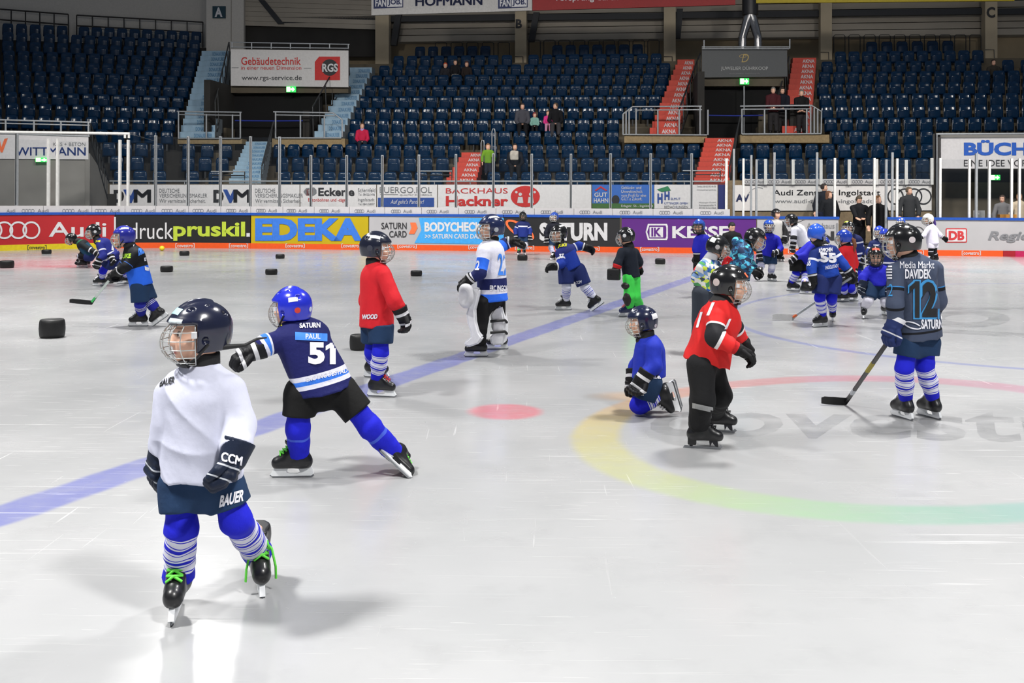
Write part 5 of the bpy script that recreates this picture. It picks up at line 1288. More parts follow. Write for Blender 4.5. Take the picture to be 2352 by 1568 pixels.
            def sattr(V):
                pa = HP[i]+(KN[i]-HP[i])*sf; ab = an-pa; straight = np.linalg.norm(ab) > .8*(np.linalg.norm(KN[i]-pa)+np.linalg.norm(an-KN[i]))
                if straight: return {'v': np.clip(((V-pa)@ab)/(ab@ab)+.008*np.sin(V[:, 0]*60+V[:, 1]*50), 0, 1), 'm': np.zeros(len(V)), 'a': np.zeros(len(V))}
                x0, t0 = seg_d(V, pa, KN[i]); x1, t1 = seg_d(V, KN[i], an); l0, l1 = np.linalg.norm(KN[i]-pa), np.linalg.norm(an-KN[i])
                return {'v': np.clip(np.where(x0 < x1, t0*l0, l0+t1*l1)/(l0+l1)+.006*np.sin(V[:, 0]*60+V[:, 1]*50), 0, 1), 'm': np.zeros(len(V)), 'a': np.zeros(len(V))}
            skin_obj('sock', fn, lo, hi, res*.9, kit['sock'], t, sattr)
    for b, td, ud, an in FT:
        if kit.get('boot'): build_skate(t, b, td, ud, kit, res, D)
        else:
            shm = mat('shoe_dark', (26, 24, 24), .5)
            def fn(P): 
                sd = np.cross(td, ud); d = cone(P, b-td*.06*sc+ud*.045*sc, b+td*.12*sc+ud*.03*sc, .042*sc, .034*sc, ud, 1.0); return np.maximum(smin(d, cone(P, b-td*.04*sc+ud*.05*sc, b-td*.03*sc+ud*.1*sc, .04*sc, .038*sc), .02), half(P, b, -ud))
            lo, hi = bounds([b-td*.07*sc, b+td*.13*sc+ud*.1*sc, b-td*.04*sc+ud*.1*sc], .05*sc); skin_obj('shoe', fn, lo, hi, res, shm, t)
    if kit.get('glove'):
        for i in (0, 1):
            a, e, w_, tp = AR[i]; nn = kit.get('palm', [(0, -.3, -.2), (0, -.3, -.2)])[i]
            build_glove(t, w_, tp, nn, kit, res, kit.get('flip', [1, -1])[i], kit.get('gs', 1.0)*sc)
    return g
def plain(name, c, **k): return mat('cloth_'+name, c, .8, var=.06, scale=8, bump=.25, bscale=45, spec=.25, **k)
WH = (222, 222, 236); BL = (28, 32, 196); NV = (26, 30, 92)
def bands(base, white, iv):
    st = [(0, base)]
    for a, b in iv: st += [(a, white), (b, base)]
    return st
IV3 = [(.22, .245), (.26, .345), (.36, .385), (.44, .465), (.48, .55), (.565, .59), (.64, .665), (.68, .765), (.78, .805)]
SOCK_A = cloth('blue_white_sock', bands(BL, WH, IV3)); SOCK_G = cloth('kneeling_sock', bands(BL, WH, [(.5, .53), (.56, .64), (.67, .70), (.76, .79), (.82, .9), (.93, .96)])); SOCK_W = cloth('white_blue_sock', bands(WH, (40, 52, 170), [(.25, .28), (.36, .40), (.45, .47), (.55, .59), (.64, .66), (.72, .75)]))
SOCK_P = cloth('plain_blue_sock', [(0, BL), (.46, (70, 96, 214)), (.52, BL)]); SOCK_WH = cloth('plain_white_sock', [(0, (226, 224, 236))]); SOCK_Z = cloth('navy_white_sock', bands((34, 40, 150), WH, [(.12, .17), (.24, .29), (.36, .41)]))
SHN = plain('navy_shorts', (30, 54, 86)); SHN2 = plain('navy_blue_shorts', (32, 44, 98)); SHB = plain('black_shorts', (20, 20, 20))
GL_NV = cloth('navy_glove', [(0, (22, 32, 52)), (.55, (190, 194, 200)), (.575, (22, 32, 52)), (.75, (190, 194, 200)), (.77, (22, 32, 52))], rough=.55)
GL_BW = cloth('black_white_glove', [(0, (18, 18, 22)), (.30, (210, 210, 214)), (.40, (18, 18, 22)), (.66, (206, 206, 210)), (.74, (18, 18, 22))], rough=.55)
GL_BK = cloth('black_glove', [(0, (20, 20, 22)), (.16, (206, 206, 210)), (.24, (20, 20, 22))], rough=.55); GL_RED = cloth('red_black_glove', [(0, (186, 30, 34)), (.34, (24, 24, 26))]); GL_RD = cloth('red_glove', [(0, (206, 36, 44))])
BK = (22, 22, 24); WHL = (226, 226, 230); LIME = (96, 206, 66)
K0 = dict(collar=(18, 18, 20), boot=BOOTB, lace=WHL, glove=GL_BW, shorts=SHN, sock=SOCK_A)
def kit(**k): d = dict(K0); d.update(k); return d
INKJ = mat('jersey_print_white', (228, 228, 236), .7); INKJB = mat('jersey_print_blue', (60, 132, 236), .7); INKJN = mat('jersey_print_navy', (30, 40, 110), .7); INKY = mat('jersey_print_yellow', (224, 222, 40), .7); INKK = mat('jersey_print_black', (24, 26, 30), .7)
PEOPLE = {}
def person(key, *a, **k): PEOPLE[key] = figure(*a, **k); return PEOPLE[key]

# ---- the child in white, nearest
g = person('white', 'child skater in a plain white jersey and navy helmet, nearest the camera', 3.85, (455, 755, .02), (-.84, -.54, -.02), (460, 848, 0), [(398, 902, .0), (526, 898, .02)], (463, 1097, 0),
    [[(388, 970, .0), (377, 1030, -.02), (356, 1095, -.02)], [(548, 975, .04), (544, 1030, .11), (512, 1116, .16)]], [(414, 1112, 0), (512, 1112, 0)], [(418, 1212, .02), (543, 1194, .0)],
    [((406, 1408), (.16, -.98, 0)), ((594, 1345), (.34, -.94, -.12))],
    kit(helmet=(24, 28, 50), top=cloth('white_jersey', [(0, (206, 208, 226))], [(0, (206, 208, 226))], bump=.12, bscale=30), lace=LIME, fatlace=True, bow=1, foot=1.08, drop=.085, ankr=.061, glove=GL_NV, gs=.98, tail=True, arm=.060, cuff=1.0, palm=[(.4, .3, 0), (-.75, -.25, -.3)], flip=[1, -1], sockr=.054,
        stickers=[(.088, .080, -.012, .055, .030, (166, 214, 224)), (.118, .05, -.05, .065, .02, (190, 200, 204))]), hs=.93, wl=.155, wf=.12, sf=.62, sr=.079, seed=1, res=.0058)
decal(g.top, 'BAUER', 366, 872, 400, 888, 3.85, INKK, .03, .3, -.25); decal(g.legs, 'BAUER', 503, 1139, 559, 1166, 3.85, INKJ, .04, .3, -.28)
for o_ in [c for c in g.t.children if c.name.startswith('glove')]:
    if o_.location.x > 0: decal(o_, 'CCM', 508, 1036, 558, 1058, 3.85, INKJ, .05, .2, .25)
# ---- number 51 reaching left
g = person('n51', 'child skater in a navy jersey numbered 51, leaning left with lime laces', 5.8, (668, 702, 0), (-.93, .33, -.06), (675, 748, 0), [(648, 782, .07), (732, 768, -.07)], (750, 899, 0),
    [[(610, 793, .12), (594, 802, .14), (560, 815, .17)], [(738, 830, -.17), (720, 852, -.25), (700, 870, -.28)]], [(690, 902, .03), (783, 898, -.03)], [(684, 988, .04), (848, 978, -.02)],
    [((672, 1096), (-1, -.08, 0)), ((905, 1066, .0), (.75, -.1, -.66), (-.18, .92, .34))],
    kit(helmet=(32, 44, 190), top=cloth('navy_51', [(0, NV), (.12, WH), (.18, (56, 120, 226)), (.245, WH), (.31, NV)], [(0, NV), (.52, WH), (.60, (56, 120, 226)), (.72, WH), (.86, NV)], bump=.35), shorts=SHB, sock=SOCK_P, lace=LIME, fatlace=True, drop=.06, ankr=.056, cut=(-.224, 0, .974), palm=[(.2, .2, -1), (0, -.3, -.2)],
        stickers=[(-.07, .045, -.085, .055, .028, (226, 226, 228)), (-.085, -.02, -.07, .035, -.035, (210, 60, 50)), (-.12, -.02, .0, .03, -.03, (190, 196, 214))]), hs=.92, wl=.166, wf=.13, sf=.62, sr=.092, seed=2, res=.0066)
decal(g.top, '5', 708, 785, 746, 836, 5.8, INKJ, .05, 0, .02); decal(g.top, '1', 748, 787, 771, 836, 5.8, INKJ, poly='one'); decal(g.top, 'SATURN', 688, 741, 736, 753, 5.8, INKJ, .04, 0, -.02); decal(g.top, 'PAUL', 702, 766, 736, 778, 5.8, INKJ, .02)
decal(g.top, 'ERC INGOLSTADT', 704, 866, 806, 877, 5.8, INKJ, .02, 0, -.235, sub=3); decal(g.top, '', 678, 762, 752, 780, 5.8, INKJB, poly=grid_poly(6), name='name_patch', slope=.05)
decal(g.top, 'JUKE', 632, 742, 648, 750, 5.8, INKY, .04)
# ---- red jersey, standing side on
g = person('red', 'child skater in a plain red jersey facing right, red laces', 8.17, (865, 565, 0), (.96, .2, -.06), (861, 604, 0), [(847, 632, -.13), (882, 634, .13)], (865, 750, 0),
    [[(842, 690, -.17), (850, 718, -.15), (862, 745, -.12)], [(905, 690, .19), (920, 714, .17), (934, 748, .15)]], [(857, 752, -.06), (876, 752, .055)], [(856, 808, -.07), (874, 812, .08)],
    [((864, 867), (.95, -.3, 0)), ((876, 911), (.97, -.22, 0))],
    kit(helmet=(26, 30, 48), top=cloth('red_jersey', [(0, (206, 34, 44))], [(0, (206, 34, 44))], bump=.4, bscale=16), lace=(200, 36, 44), clip=True, glove=GL_BW, palm=[(1, 0, 0), (-.6, -.6, 0)], stickers=[(-.03, .07, -.07*-1, .1, .03, (228, 228, 230)), (-.06, -.015, .095, .045, -.045, (60, 62, 74))]), hs=.99, wl=.158, wf=.132, sf=.62, sr=.098, seed=4)
decal(g.top, 'WOOD', 832, 722, 867, 733, 8.17, INKJ, .06, .25, -.03)
# ---- goalkeeper
g = person('goalie', 'child goalkeeper in white and blue with white leg pads facing left', 10.28, (1128, 520, 0), (-.97, -.22, -.06), (1128, 552, 0), [(1112, 578, .14), (1140, 574, -.14)], (1132, 691, 0),
    [[(1103, 628, .2), (1080, 640, .2), (1048, 668, .17)], [(1160, 560, -.22), (1170, 556, -.22), (1190, 556, -.22)]], [(1112, 694, .09), (1142, 694, -.09)], [(1102, 752, .1), (1146, 748, -.1)],
    [((1094, 819), (-1, -.1, 0)), ((1142, 802), (-1, -.12, 0))],
    kit(helmet=(28, 38, 76), top=cloth('goalie_jersey', [(0, (46, 110, 236)), (.13, WH), (.2, (28, 36, 92)), (.38, WH)], [(0, (226, 226, 240)), (.22, (46, 110, 236)), (.56, (28, 36, 92)), (.9, WH), (.95, BL)], bump=.3), shorts=plain('black_trousers', (20, 20, 22)), pants=True, pr=.075, glove=GL_BK, palm=[(0, -.2, -.5), (0, 0, -1)],
        stickers=[(-.02, .085, -.05, .09, .028, (228, 228, 230)), (-.03, -.03, -.1, .045, -.045, (180, 186, 192))]), hs=1.02, wl=.165, wf=.15, seed=5)
D_ = 10.28; gt = g.t
PADM = mat('leg_pad_white', (224, 224, 228), .5, bump=.15); 
def pad(pts, r, fl, nm, D=10.28):
    Q = [V3(PX(p[0], p[1], D-p[2])) for p in pts]
    def fn(P):
        d = None
        for a, b in zip(Q[:-1], Q[1:]): c = cone(P, a, b, r, r, fl, 1.9); d = c if d is None else smin(d, c, .03)
        return d
    lo, hi = bounds(Q, r*1.1); return skin_obj(nm, fn, lo, hi, .011, PADM, gt)
def slab(pts, D0, dep, nm, bev=.016):
    bm = bmesh.new(); loop = [PX(x, y, D0) for x, y in pts]; c = sum(loop, Vector())/len(loop)
    va = [bm.verts.new(p-c) for p in loop]; vb = [bm.verts.new(p-c+Vector((.03, dep, 0))) for p in loop]; n = len(loop)
    bm.faces.new(va); bm.faces.new(vb[::-1])
    for i in range(n): bm.faces.new((va[i], vb[i], vb[(i+1) % n], va[(i+1) % n]))
    bmesh.ops.recalc_face_normals(bm, faces=bm.faces)
    bmesh.ops.bevel(bm, geom=[e for e in bm.edges if len(e.link_faces) == 2 and e.calc_face_angle() > .9], offset=bev, segments=3, affect='EDGES')
    me = bpy.data.meshes.new(nm); bm.to_mesh(me); bm.free(); me.materials.append(PADM)
    o = bpy.data.objects.new(nm, me); COL.objects.link(o); o.parent = gt; o.location = c-wpos(gt); return o
p1 = slab([(1084, 662), (1101, 664), (1097, 690), (1091, 712), (1093, 740), (1100, 764), (1108, 776), (1098, 790), (1078, 797), (1064, 794), (1068, 784), (1080, 774), (1080, 764), (1073, 742), (1070, 722), (1076, 700), (1080, 680)], 10.28-.23, .2, 'leg_pad')
slab([(1136, 706), (1152, 702), (1156, 722), (1161, 745), (1160, 772), (1156, 792), (1128, 793), (1124, 776), (1132, 766), (1130, 742), (1126, 722)], 10.28-.02, .2, 'leg_pad')
for y_ in (738, 764):
    mb = MB(); mb.tube([PX(1126, y_, 10.24), PX(1160, y_-3, 10.24), PX(1164, y_+2, 10.3)], .014, mat('strap_black', (20, 20, 22), .6), 6); mb.build('pad_strap', gt)
decal(p1, 'BAUER', 0, 0, 1, 1, 10.28, INKK, .03, .2, poly=(lambda q: ([(1085+8*(1-b), 728+36*(1-a)) for a, b in q[0]], q[1]))(text_shape('BAUER', .03, .2, 1)))
def mitt():
    c = V3(PX(1070, 682, 10.0)); A_ = axes((-.5, -.85, 0))
    def fn(P): 
        d = ell(P, c, A_, (.05, .11, .085)); d = smin(d, ell(P, c+A_[1]*.08, A_, (.05, .045, .06)), .03)
        return smax(d, -ell(P, c+A_[0]*.06, A_, (.05, .08, .055)), .01)
    skin_obj('catching_mitt', fn, c-.16, c+.16, .009, mat('mitt_leather', (196, 196, 200), .5, bump=.2), gt)
mitt()
decal(g.top, '22', 1144, 582, 1168, 632, 10.28, INKJB, .02); decal(g.top, '22', 1084, 598, 1101, 620, 10.28, INKJ, .03, .2); decal(g.top, 'ERC INGOLSTADT', 1125, 655, 1192, 668, 10.28, INKJ, .03)
# ---- blue 37 with one arm back
g = person('back', 'child skater in a royal blue jersey pushing off, one arm stretched back to the right', 14.6, (1283, 534, .0), (-.8, -.58, -.1), (1286, 562, 0), [(1285, 582, .08), (1312, 572, -.07)], (1313, 618, 0),
    [[(1290, 606, .16), (1277, 612, .2), (1258, 614, .24)], [(1330, 564, -.1), (1341, 567, -.1), (1358, 573, -.1)]], [(1299, 620, .03), (1328, 620, -.03)], [(1301, 658, .05), (1344, 660, 0)],
    [((1294, 712), (-1, -.15, 0)), ((1373, 706, .0), (-.8, -.1, -.56), (-.56, 0, .8))],
    kit(helmet=BK, top=cloth('royal_37', [(0, (28, 56, 156)), (.62, (30, 40, 110))], [(0, (30, 40, 110)), (.28, (226, 226, 236)), (.38, (28, 56, 156))]), shorts=SHN2, sock=SOCK_W, glove=GL_BK, stickers=[(-.02, .09, -.05, .09, .03, (228, 228, 230))]), hs=1.0, wl=.155, wf=.13, sf=.85, sr=.108, seed=6)
decal(g.top, '37', 1283, 583, 1296, 594, 14.6, INKJ, .04, .2, -.1); decal(g.top, 'JUKE', 1281, 561, 1303, 570, 14.6, INKY, .05, .2, -.15); decal(g.legs, 'CCM', 1322, 646, 1336, 653, 14.6, INKJ, .05, .2, -.2)
# ---- green trousers carrying a puck
g = person('green', 'child skater in a dark jacket and bright green trousers carrying a foam puck', 13.85, (1437, 541, 0), (-.82, .5, -.12), (1444, 564, 0), [(1428, 580, .07), (1458, 580, -.07)], (1451, 637, 0),
    [[(1419, 604, .12), (1417, 613, .15), (1411, 630, .16)], [(1467, 602, -.1), (1466, 608, -.18), (1464, 618, -.24)]], [(1444, 640, .04), (1457, 640, -.04)], [(1445, 680, .05), (1459, 680, -.04)],
    [((1440, 727), (-.95, -.3, 0)), ((1462, 722), (-.95, -.25, 0))],
    kit(helmet=BK, top=plain('dark_navy_jacket', (24, 30, 42)), topname='jacket', shorts=plain('bright_green', (70, 214, 84)), pants=True, pr=.075, glove=GL_RED, boot=(30, 44, 90), lace=(226, 110, 110), stickers=[(-.03, -.0, -.1, .05, -.05, (226, 226, 226)), (-.11, .02, -.05, .03, .05, (200, 200, 204))]), hs=.98, wl=.125, wf=.115, seed=8)
for (x, y, ry) in ((1438, 656, .05), (1441, 686, .10)):
    c = V3(PX(x, y, 13.85-.08)); A_ = axes((-.9, -.4, 0))
    def fn(P): return smin(ell(P, c, A_, (.05, ry, .06)), ell(P, c+A_[0]*.03, A_, (.04, .035, .04)), .02)
    skin_obj('knee_pad', fn, c-.1, c+.1, .012, mat('pad_black', (28, 20, 20), .5), g.t)
t = thing('foam_puck', 'foam puck held low in the hand of the child in green trousers', 'puck', PX(1410, 643, 13.7), 'giant foam pucks on the ice')
c = V3(PX(1410, 630, 13.66)); A_ = axes((-.35, -.93, .05))
def fn(P): return rbox(P, c, A_, (.055, .075, .082), .02)
skin_obj('puck_body', fn, c-.12, c+.12, .008, RUB, t)
# ---- kneeling child
g = person('kneel', 'child skater kneeling on the ice in a royal blue jersey and navy shorts', 7.58, (1474, 734, 0), (-.97, .12, -.16), (1482, 776, 0), [(1482, 798, -.11), (1500, 800, .11)], (1488, 866, 0),
    [[(1462, 842, -.15), (1455, 858, -.13), (1452, 885, -.1)], [(1502, 842, .15), (1482, 860, .18), (1464, 888, .18)]], [(1488, 878, -.07), (1488, 878, .07)], [(1470, 928, -.08), (1468, 930, .08)],
    [((1560, 902, -.09), (.28, .1, -.95), (-.95, 0, -.2)), ((1557, 908, .07), (.28, -.1, -.95), (-.95, 0, -.25))],
    kit(helmet=(24, 30, 58), top=cloth('blue_jersey', [(0, (30, 48, 168))], [(0, (30, 48, 168))], bump=.4, bscale=16), sock=SOCK_G, glove=GL_BW, foot=.88, palm=[(0, 0, -1), (-.5, -.8, 0)], stickers=[(-.11, .02, -.05, .07, .045, (228, 228, 232)), (-.10, -.055, -.05, .03, -.03, (200, 190, 200))], tail=False), hs=.87, wl=.142, wf=.125, sf=.72, sr=.105, seed=9)
decal(g.legs, 'BAUER', 1490, 862, 1523, 869, 7.58, INKJ, .05, .2, .02); decal(g.legs, 'BAUER', 1457, 900, 1479, 908, 7.58, INKJ, .05, .2, .02)
# ---- red and black jacket
g = person('jacket', 'child skater in a red jacket with black elbows and black trousers facing right', 6.53, (1677, 648, 0), (.97, -.14, -.1), (1655, 697, 0), [(1660, 724, -.12), (1648, 728, .12)], (1621, 832, 0),
    [[(1688, 752, -.16), (1702, 776, -.2), (1716, 794, -.2)], [(1642, 774, .19), (1684, 796, .21), (1734, 824, .2)]], [(1630, 838, -.07), (1610, 838, .07)], [(1654, 908, -.07), (1614, 918, .08)],
    [((1653, 992), (.95, -.25, 0)), ((1618, 1030), (.97, -.22, 0))],
    kit(helmet=(20, 20, 22), top=cloth('red_black_jacket', [(0, (212, 38, 38))], [(0, (212, 38, 38)), (.22, (226, 222, 224)), (.27, (34, 34, 38)), (.62, (226, 222, 224)), (.70, (212, 38, 38))], bump=.3, bscale=20), topname='jacket', shorts=plain('black_snow_trousers', (26, 26, 28)), pants=True, pr=.082, glove=GL_RED, knit=True, gs=1.0, figure=True, lace=BK, collar=(24, 24, 26),
        cuff=.85, palm=[(0, 0, -1), (.1, -.3, -.9)], stickers=[(.112, .07, .02, .05, .035, (236, 108, 70)), (-.095, -.005, .075, .05, -.05, (196, 180, 176))]), hs=.94, wl=.155, wf=.145, seed=11, res=.0068)
decal(g.legs, '', 1590, 925, 1638, 937, 6.53, mat('reflective_tape', (150, 150, 152), .4), poly=grid_poly(8), name='reflective_band', slope=.22)
for a, b_, c_, d_ in ((1598, 716, 1614, 752), (1664, 732, 1680, 756), (1622, 694, 1642, 724)): decal(g.top, '', a, b_, c_, d_, 6.53, INKJ, poly=([(x*.35+.65*y, y) for x, y in grid_poly(5)[0]], grid_poly(5)[1]), name='reflective_patch')
# ---- number 12
g = person('n12', 'child skater in a slate grey jersey numbered 12, seen from behind', 7.33, (2072, 550, 0), (-.78, .58, -.14), (2090, 592, 0), [(2056, 624, .08), (2146, 618, -.07)], (2112, 778, 0),
    [[(2056, 700, .12), (2057, 738, .1), (2036, 782, .1)], [(2154, 690, -.09), (2140, 726, -.2), (2118, 748, -.26)]], [(2086, 790, .03), (2130, 788, -.03)], [(2077, 846, .03), (2124, 840, -.03)],
    [((2072, 960), (-.3, .95, 0)), ((2134, 958), (-.34, .94, 0))],
    kit(helmet=(18, 18, 20), top=cloth('slate_12', [(0, (66, 75, 96)), (.09, (20, 22, 28)), (.12, (66, 75, 96))], [(0, (70, 79, 100)), (.30, (60, 134, 200)), (.32, (20, 22, 28)), (.38, (70, 79, 100)), (.68, (20, 22, 28)), (.74, (70, 79, 100))], bump=.35, bscale=18), glove=cloth('navy_white_glove', [(0, (226, 226, 230)), (.25, (34, 48, 96)), (.6, (206, 206, 210)), (.64, (34, 48, 96))]), gs=1.05, palm=[(.9, .3, 0), (0, 0, -1)],
        stickers=[(-.09, -.01, -.075, .045, -.045, (206, 196, 198))]), hs=.98, wl=.168, wf=.135, sf=.5, sr=.092, seed=13, res=.007)
TEAL = mat('number_teal', (60, 146, 206), .7)
decal(g.top, '1', 2085, 642, 2115, 733, 7.33, TEAL, poly=one_shape()); decal(g.top, '2', 2113, 641, 2158, 733, 7.33, TEAL, .06)
decal(g.top, '1', 2085, 642, 2115, 733, 7.2, INKK, poly=one_shape(.11), name='number_fill'); decal(g.top, '2', 2118, 647, 2152, 728, 7.2, INKK, .05, name='number_fill')
for o_ in [c for c in bpy.data.objects if c.name.startswith('number_fill')]: o_.location.y -= .004
decal(g.top, 'DAVIDEK', 2079, 618, 2139, 640, 7.33, INKJ, .03); decal(g.top, 'Media Markt', 2067, 600, 2146, 616, 7.33, INKJ, .0); decal(g.top, 'SATURN', 2116, 733, 2166, 755, 7.33, INKJ, .04)
decal(g.top, '', 2032, 610, 2049, 640, 7.33, INKJ, poly=(lambda n: ([p for p in grid_poly(n)[0]], [f for i, f in enumerate(grid_poly(n)[1]) if (i//n) % 2 == 0]))(9), name='shoulder_badge')
decal(g.top, '12', 2032, 652, 2050, 680, 7.33, TEAL, 0, .1)
def arcp(cx, cy, rx, ry, w_, a0, a1, rot=0, n=20):
    V = []; 
    for i in range(n+1):
        q = math.radians(a0+(a1-a0)*i/n)
        for k in (0, w_): x, y = (rx-k)*math.cos(q), (ry-k)*math.sin(q); V.append((cx+x*math.cos(rot)-y*math.sin(rot), -(cy+x*math.sin(rot)+y*math.cos(rot))+1))
    return V, [(2*i, 2*i+1, 2*i+3, 2*i+2) for i in range(n)]
def ringdecal(par, D, m, *a, **k):
    V, Fc = arcp(*a, **k); decal(par, '', 0, 0, 1, 1, D, m, poly=(V, Fc), name='planet_emblem')
ringdecal(g.top, 7.33, INKJ, 2096, 747, 21, 8, 3, 0, 330, rot=.3)
# ---- number 55
g = person('n55', 'child skater in a royal blue jersey numbered 55, bent over a stick', 12.8, (1876, 535, 0), (.72, .62, -.25), (1889, 562, 0), [(1870, 582, .03), (1913, 574, -.03)], (1902, 636, 0),
    [[(1864, 615, .08), (1866, 634, .12), (1870, 652, .13)], [(1936, 606, .02), (1949, 622, .04), (1965, 642, .04)]], [(1888, 640, .02), (1916, 640, -.02)], [(1883, 684, .04), (1910, 684, 0)],
    [((1884, 751), (-.9, -.42, 0)), ((1912, 737), (.25, .95, 0))],
    kit(helmet=(44, 92, 206), top=cloth('royal_55', [(0, (28, 66, 164)), (.55, (226, 228, 238)), (.62, (28, 66, 164)), (.66, (24, 44, 112))], [(0, (24, 44, 112)), (.25, (226, 228, 238)), (.34, (28, 66, 164))]), shorts=SHN2, glove=GL_BK, palm=[(0, 0, -1), (-.4, -.3, -.8)]), hs=.98, wl=.15, wf=.125, sf=.8, sr=.1, seed=15)
decal(g.top, '55', 1884, 579, 1922, 602, 12.8, INKJ, .05, -.1, .05); decal(g.top, 'KÖPPCHEN', 1881, 569, 1912, 580, 12.8, INKJ, .04, 0, -.1); decal(g.top, 'INGOLSTADT', 1896, 611, 1927, 619, 12.8, INKJ, .02, 0, -.18); decal(g.top, 'SATURN', 1883, 557, 1905, 563, 12.8, INKJ, .04); decal(g.top, '55', 1853, 598, 1862, 610, 12.8, INKJ, .04)
# ---- small child facing the camera
person('face', 'small child skater in a royal blue jersey facing the camera, orange mark on black helmet', 13.8, (2011, 585, .03), (-.28, -.95, -.12), (2013, 611, 0), [(1994, 622, 0), (2034, 622, 0)], (2014, 656, 0),
    [[(1981, 640, .05), (1983, 650, .1), (1978, 668, .12)], [(2046, 642, .05), (2045, 652, .1), (2042, 668, .12)]], [(1999, 658, 0), (2031, 658, 0)], [(1995, 690, .07), (2034, 690, .07)],
    [((1984, 731), (-.35, -.94, 0)), ((2036, 724), (.2, -.97, 0))], kit(helmet=BK, darkcage=True, top=cloth('blue_jersey_b', [(0, (34, 36, 178))], [(0, (34, 36, 178))]), sock=SOCK_WH, lace=(170, 172, 176), glove=GL_NV, stickers=[(.075, .098, 0, .09, .04, (238, 84, 60))]), hs=1.0, wl=.145, wf=.125, sf=.85, sr=.1, seed=17)
# ---- red jersey with pony tail
person('girlred', 'child skater in a red jersey and blue helmet with a brown ponytail, seen from behind', 16.0, (1938, 544, 0), (-.75, .55, -.08), (1945, 564, 0), [(1934, 576, .05), (1957, 574, -.05)], (1946, 632, 0),
    [[(1930, 604, .08), (1931, 622, .1), (1934, 638, .1)], [(1963, 604, -.08), (1962, 622, -.05), (1960, 636, 0)]], [(1938, 634, .03), (1954, 634, -.03)], [(1937, 662, .05), (1954, 662, 0)],
    [((1935, 693), (-.97, -.2, 0)), ((1955, 691), (-.97, -.1, 0))], kit(helmet=(34, 66, 176), top=cloth('red_jersey_b', [(0, (204, 34, 42))], [(0, (204, 34, 42))]), shorts=SHB, pony=(120, 72, 44)), hs=.97, wl=.13, wf=.12, sf=.55, seed=19)
def stand(hx, hy, D, sc=1.0, lean=0.0, wid=.14, nk=.17, sd_=.25):
    s = F_PX/D*sc; q = lambda dx, dz, n=0: (hx+dx*s+lean*(dz)*s, hy-dz*s, n*sc)
    return dict(head=(hx, hy, 0), neck=q(.01, -nk), sh=[q(-wid, -sd_, .0), q(wid, -sd_, .0)], hem=q(0, -.60), arms=[[q(-wid-.07, -.42, .03), q(-wid-.06, -.56, .08), q(-wid-.05, -.70, .1)], [q(wid+.07, -.42, .03), q(wid+.06, -.56, .08), q(wid+.05, -.70, .1)]],
                hips=[q(-.075, -.62), q(.075, -.62)], knees=[q(-.085, -.82, .04), q(.085, -.82, .04)])
def standing(key, label, hx, hy, D, Fd, kt, feet, sc=1.0, hs=1.0, lean=0.0, over=None, **k):
    d = stand(hx, hy, D, sc, lean); d.update(over or {})
    return person(key, label, D, d['head'], Fd, d['neck'], d['sh'], d['hem'], d['arms'], d['hips'], d['knees'], feet, kt, hs=hs, sc=sc, **k)
g = standing('navyback', 'child skater in a navy jersey and black helmet, partly behind the red jersey ponytail child', 1948, 522, 18, (-.55, -.83, 0), kit(helmet=(18, 20, 18), top=cloth('navy_white_bands', [(0, (30, 44, 110)), (.12, WH), (.2, (30, 44, 110)), (.3, WH), (.36, (30, 44, 110)), (.72, WH), (.78, (24, 34, 86))], [(0, (24, 34, 86)), (.3, WH), (.38, (30, 44, 110))]), stickers=[(.05, .1, .02, .07, .05, (200, 220, 60))]), [((1956, 667), (-.8, -.5, 0)), ((1971, 665), (-.7, -.6, 0))],
    over=dict(neck=(1957, 543, 0), sh=[(1951, 553, 0), (1974, 553, 0)], hem=(1964, 602, 0), arms=[[(1946, 574, .05), (1946, 588, .1), (1947, 602, .1)], [(1979, 576, .03), (1977, 590, .06), (1974, 606, .1)]], hips=[(1957, 603, 0), (1970, 603, 0)], knees=[(1957, 632, .05), (1971, 632, .05)]), seed=21)
person('bent', 'child skater in a royal blue jersey and black shorts bent forward behind number 55', 18.0, (1890, 556, .0), (.9, -.2, -.4), (1874, 560, 0), [(1866, 566, .12), (1870, 568, -.12)], (1836, 596, 0),
    [[(1846, 588, .2), (1828, 590, .2), (1812, 604, .2)], [(1870, 590, -.15), (1872, 606, -.12), (1876, 620, -.1)]], [(1828, 600, .05), (1842, 600, -.05)], [(1828, 630, .05), (1850, 630, 0)],
    [((1822, 668), (.95, -.3, 0)), ((1853, 675), (.95, -.3, 0))], kit(helmet=(34, 60, 170), top=cloth('blue_jersey_b', [(0, 0)]), shorts=SHB), hs=.95, wl=.15, wf=.14, sf=.75, sr=.105, seed=22)
g = standing('whiteback', 'child skater in a white jersey with black side panels, bent forward facing left', 1817, 504, 20, (-.92, .25, -.15), kit(helmet=BK, top=cloth('white_black_jersey', [(0, (222, 222, 232))], [(0, (222, 222, 232)), (.45, (26, 26, 30)), (.7, (222, 222, 232)), (.85, (26, 26, 30))]), shorts=SHB, tail=True), [((1838, 646), (-.9, -.3, 0)), ((1857, 644), (-.9, -.3, 0))],
    over=dict(neck=(1826, 519, 0), sh=[(1824, 528, .1), (1842, 526, -.1)], hem=(1852, 568, 0), arms=[[(1823, 548, .15), (1822, 560, .16), (1820, 576, .16)], [(1850, 545, -.15), (1846, 560, -.15), (1842, 570, -.12)]], hips=[(1846, 572, .05), (1856, 572, -.05)], knees=[(1840, 606, .06), (1856, 606, 0)]), hs=.95, seed=23)
